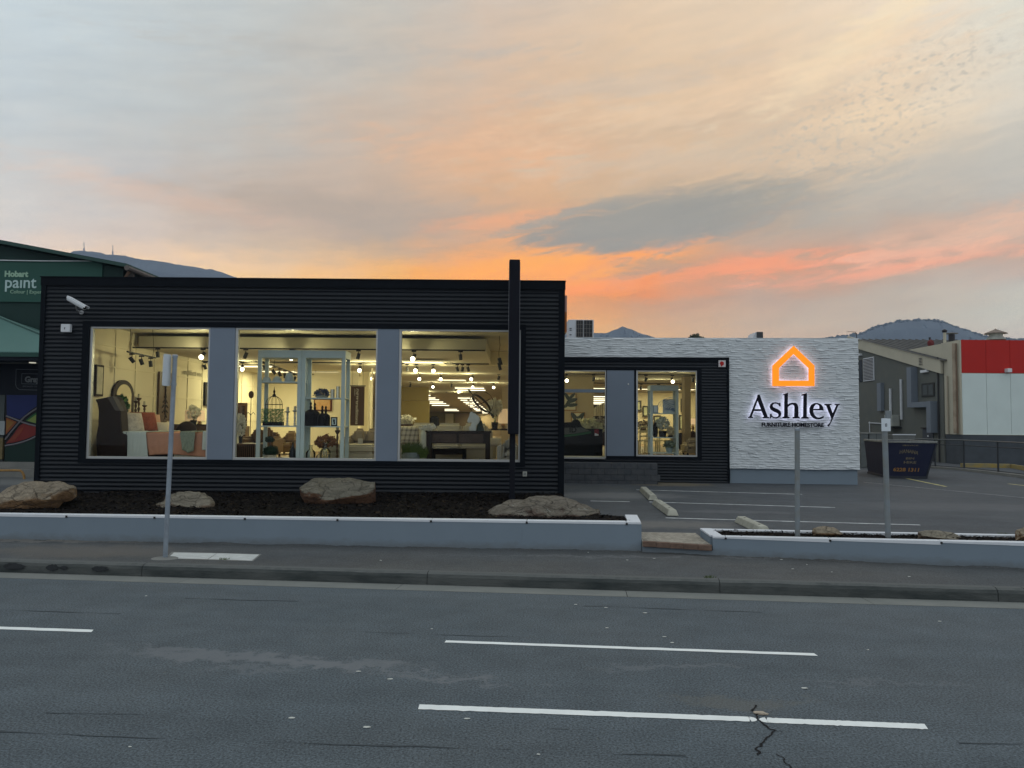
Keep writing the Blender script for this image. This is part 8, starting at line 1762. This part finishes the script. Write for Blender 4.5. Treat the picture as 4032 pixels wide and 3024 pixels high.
def panel(u, v, label, w_=1.2, d_=.6, power=70):
    hz = 1660+ROLL*(u-2016); Y = 1.79*FPX/(hz-v); q = P(u, v, Y); z = ceil_z(Y)-.012
    if Y > 36: Y = 3.375*FPX/(hz-v+132.6); q = P(u, v, Y); z = ceil_z(Y)-.012
    t_ = thing('ceiling_panel_light', label, 'ceiling light', (q.x, Y, z), 0, 'flat ceiling light panels'); MB().box(q.x-w_/2-.03, q.x+w_/2+.03, Y-d_/2-.03, Y+d_/2+.03, z-.004, z+.008).build('frame', M_wht, t_); MB().box(q.x-w_/2, q.x+w_/2, Y-d_/2, Y+d_/2, z-.012, z-.005).build('diffuser', M_pan, t_)
    add_light('AREA', (q.x, Y, z-.014), power, w_, t_, d_)
for i, (u, v, lab) in enumerate(((1099, 1461, 'light panel seen over the white domes in the left cabinet'), (1274, 1464, 'light panel seen at the top of the right cabinet'), (1334, 1489, 'light panel partly behind the right cabinet stile'), (1667, 1424, 'nearest light panel in the third window'), (1778, 1494, 'small slanted light panel in the middle of the third window'),
    (2352, 1526, 'light panel above the transom of the left rear wing window'), (2528, 1529, 'light panel left of the tall pale cabinet'), (2687, 1531, 'light panel right of the tall pale cabinet'), (1011, 1440, 'light panel at the left of the second window'))): panel(u, v, lab)
TL_ROW = ['nearest', 'second', 'third', 'fourth', 'fifth', 'sixth', 'seventh', 'eighth', 'ninth', 'tenth', 'eleventh']
def tube_light(u0, u1, v, lab=None):
    hz = 1660+ROLL*((u0+u1)/2-2016); h = hz-v; Y = 3.375*FPX/(h+132.6) if h < 151 else 1.8*FPX/h; z = ceil_z(Y)-.1; a, b = P(u0, v, Y), P(u1, v, Y)
    t_ = thing('tube_light', lab or 'bare fluorescent tube among the receding rows on the showroom ceiling', 'tube light', ((a.x+b.x)/2, Y, z), 0, 'rows of fluorescent tubes')
    MB().box(a.x, b.x, Y-.03, Y+.03, z+.03, z+.099).build('batten', M_ceil, t_); MB().tube([(a.x+.02, Y, z), (b.x-.02, Y, z)], .02, 8).build('tube', M_tube, t_); NT_[0] += 1
    if NT_[0] % 4 == 1: add_light('AREA', ((a.x+b.x)/2, Y, z-.03), 55, b.x-a.x, t_, .05)
M_tube = emit_mat('fluorescent_tube', (1.0, .88, .62), 3.0)
NT_ = [0]
T5 = [(940, 1265, 770), (965, 1280, 793), (380, 630, 828), (440, 680, 852), (505, 735, 880), (555, 775, 900), (665, 820, 925), (665, 850, 942), (690, 885, 963), (830, 970, 1007), (830, 990, 1022)]
for i, (a, b, v) in enumerate(T5): tube_light(1450+a*.36157, 1450+b*.36157, 1240+v*.36157, TL_ROW[i]+(' tube from the glass, in the pair above the armillary arrow' if i < 2 else ' tube from the glass, in the staggered column above the plaid cushion'))
TB = [(985, 1265, 385), (1035, 1180, 425), (1200, 1340, 425), (1090, 1235, 467), (1250, 1390, 467), (1135, 1330, 498), (1185, 1290, 530), (1310, 1430, 530), (1215, 1340, 558), (1360, 1480, 558), (1260, 1370, 590), (1390, 1510, 590), (1300, 1420, 612), (1440, 1550, 612), (1330, 1430, 634), (1450, 1560, 634), (1450, 1570, 656), (1455, 1575, 678)]
vs_ = sorted({t[2] for t in TB})
for a, b, v in TB:
    k = vs_.index(v); alone = sum(1 for t in TB if t[2] == v) == 1; first = a == min(t[0] for t in TB if t[2] == v)
    tube_light(1600+a/4.88, 1600+b/4.88, 1480+v/4.88, ('' if alone else ('left ' if first else 'right '))+'tube in the '+TL_ROW[k]+' row of the block behind the armillary rings')
for i, v in enumerate((1553, 1562, 1569, 1576, 1582)): tube_light(2336, 2390, v, TL_ROW[i]+' tube from the top, stacked at the right of the left rear wing window')
tube_light(2515, 2606, 1546, 'upper tube behind the top of the tall pale cabinet'); tube_light(2507, 2590, 1555, 'lower tube behind the top of the tall pale cabinet')
# area lights under some of the tubes above keep the hall lit
# ------------------------------------------------------------------ evening air
hz_m = bpy.data.materials.new('evening_air'); hz_m.use_nodes = True; t = NT(hz_m.node_tree); t.n.clear()
pv = t.new('ShaderNodeVolumePrincipled'); pv.inputs['Color'].default_value = (.52, .66, .90, 1); pv.inputs['Density'].default_value = HAZE_D; pv.inputs['Anisotropy'].default_value = 0.0
o_ = t.new('ShaderNodeOutputMaterial'); t.l.new(pv.outputs[0], o_.inputs['Volume'])
hb_ = MB().box(-1100, 1100, -60, 1700, -1.4, 318).build('haze', hz_m); tag(hb_, 'thin blue evening haze in front of the distant hills', 'haze', kind='stuff'); hb_.visible_shadow = True
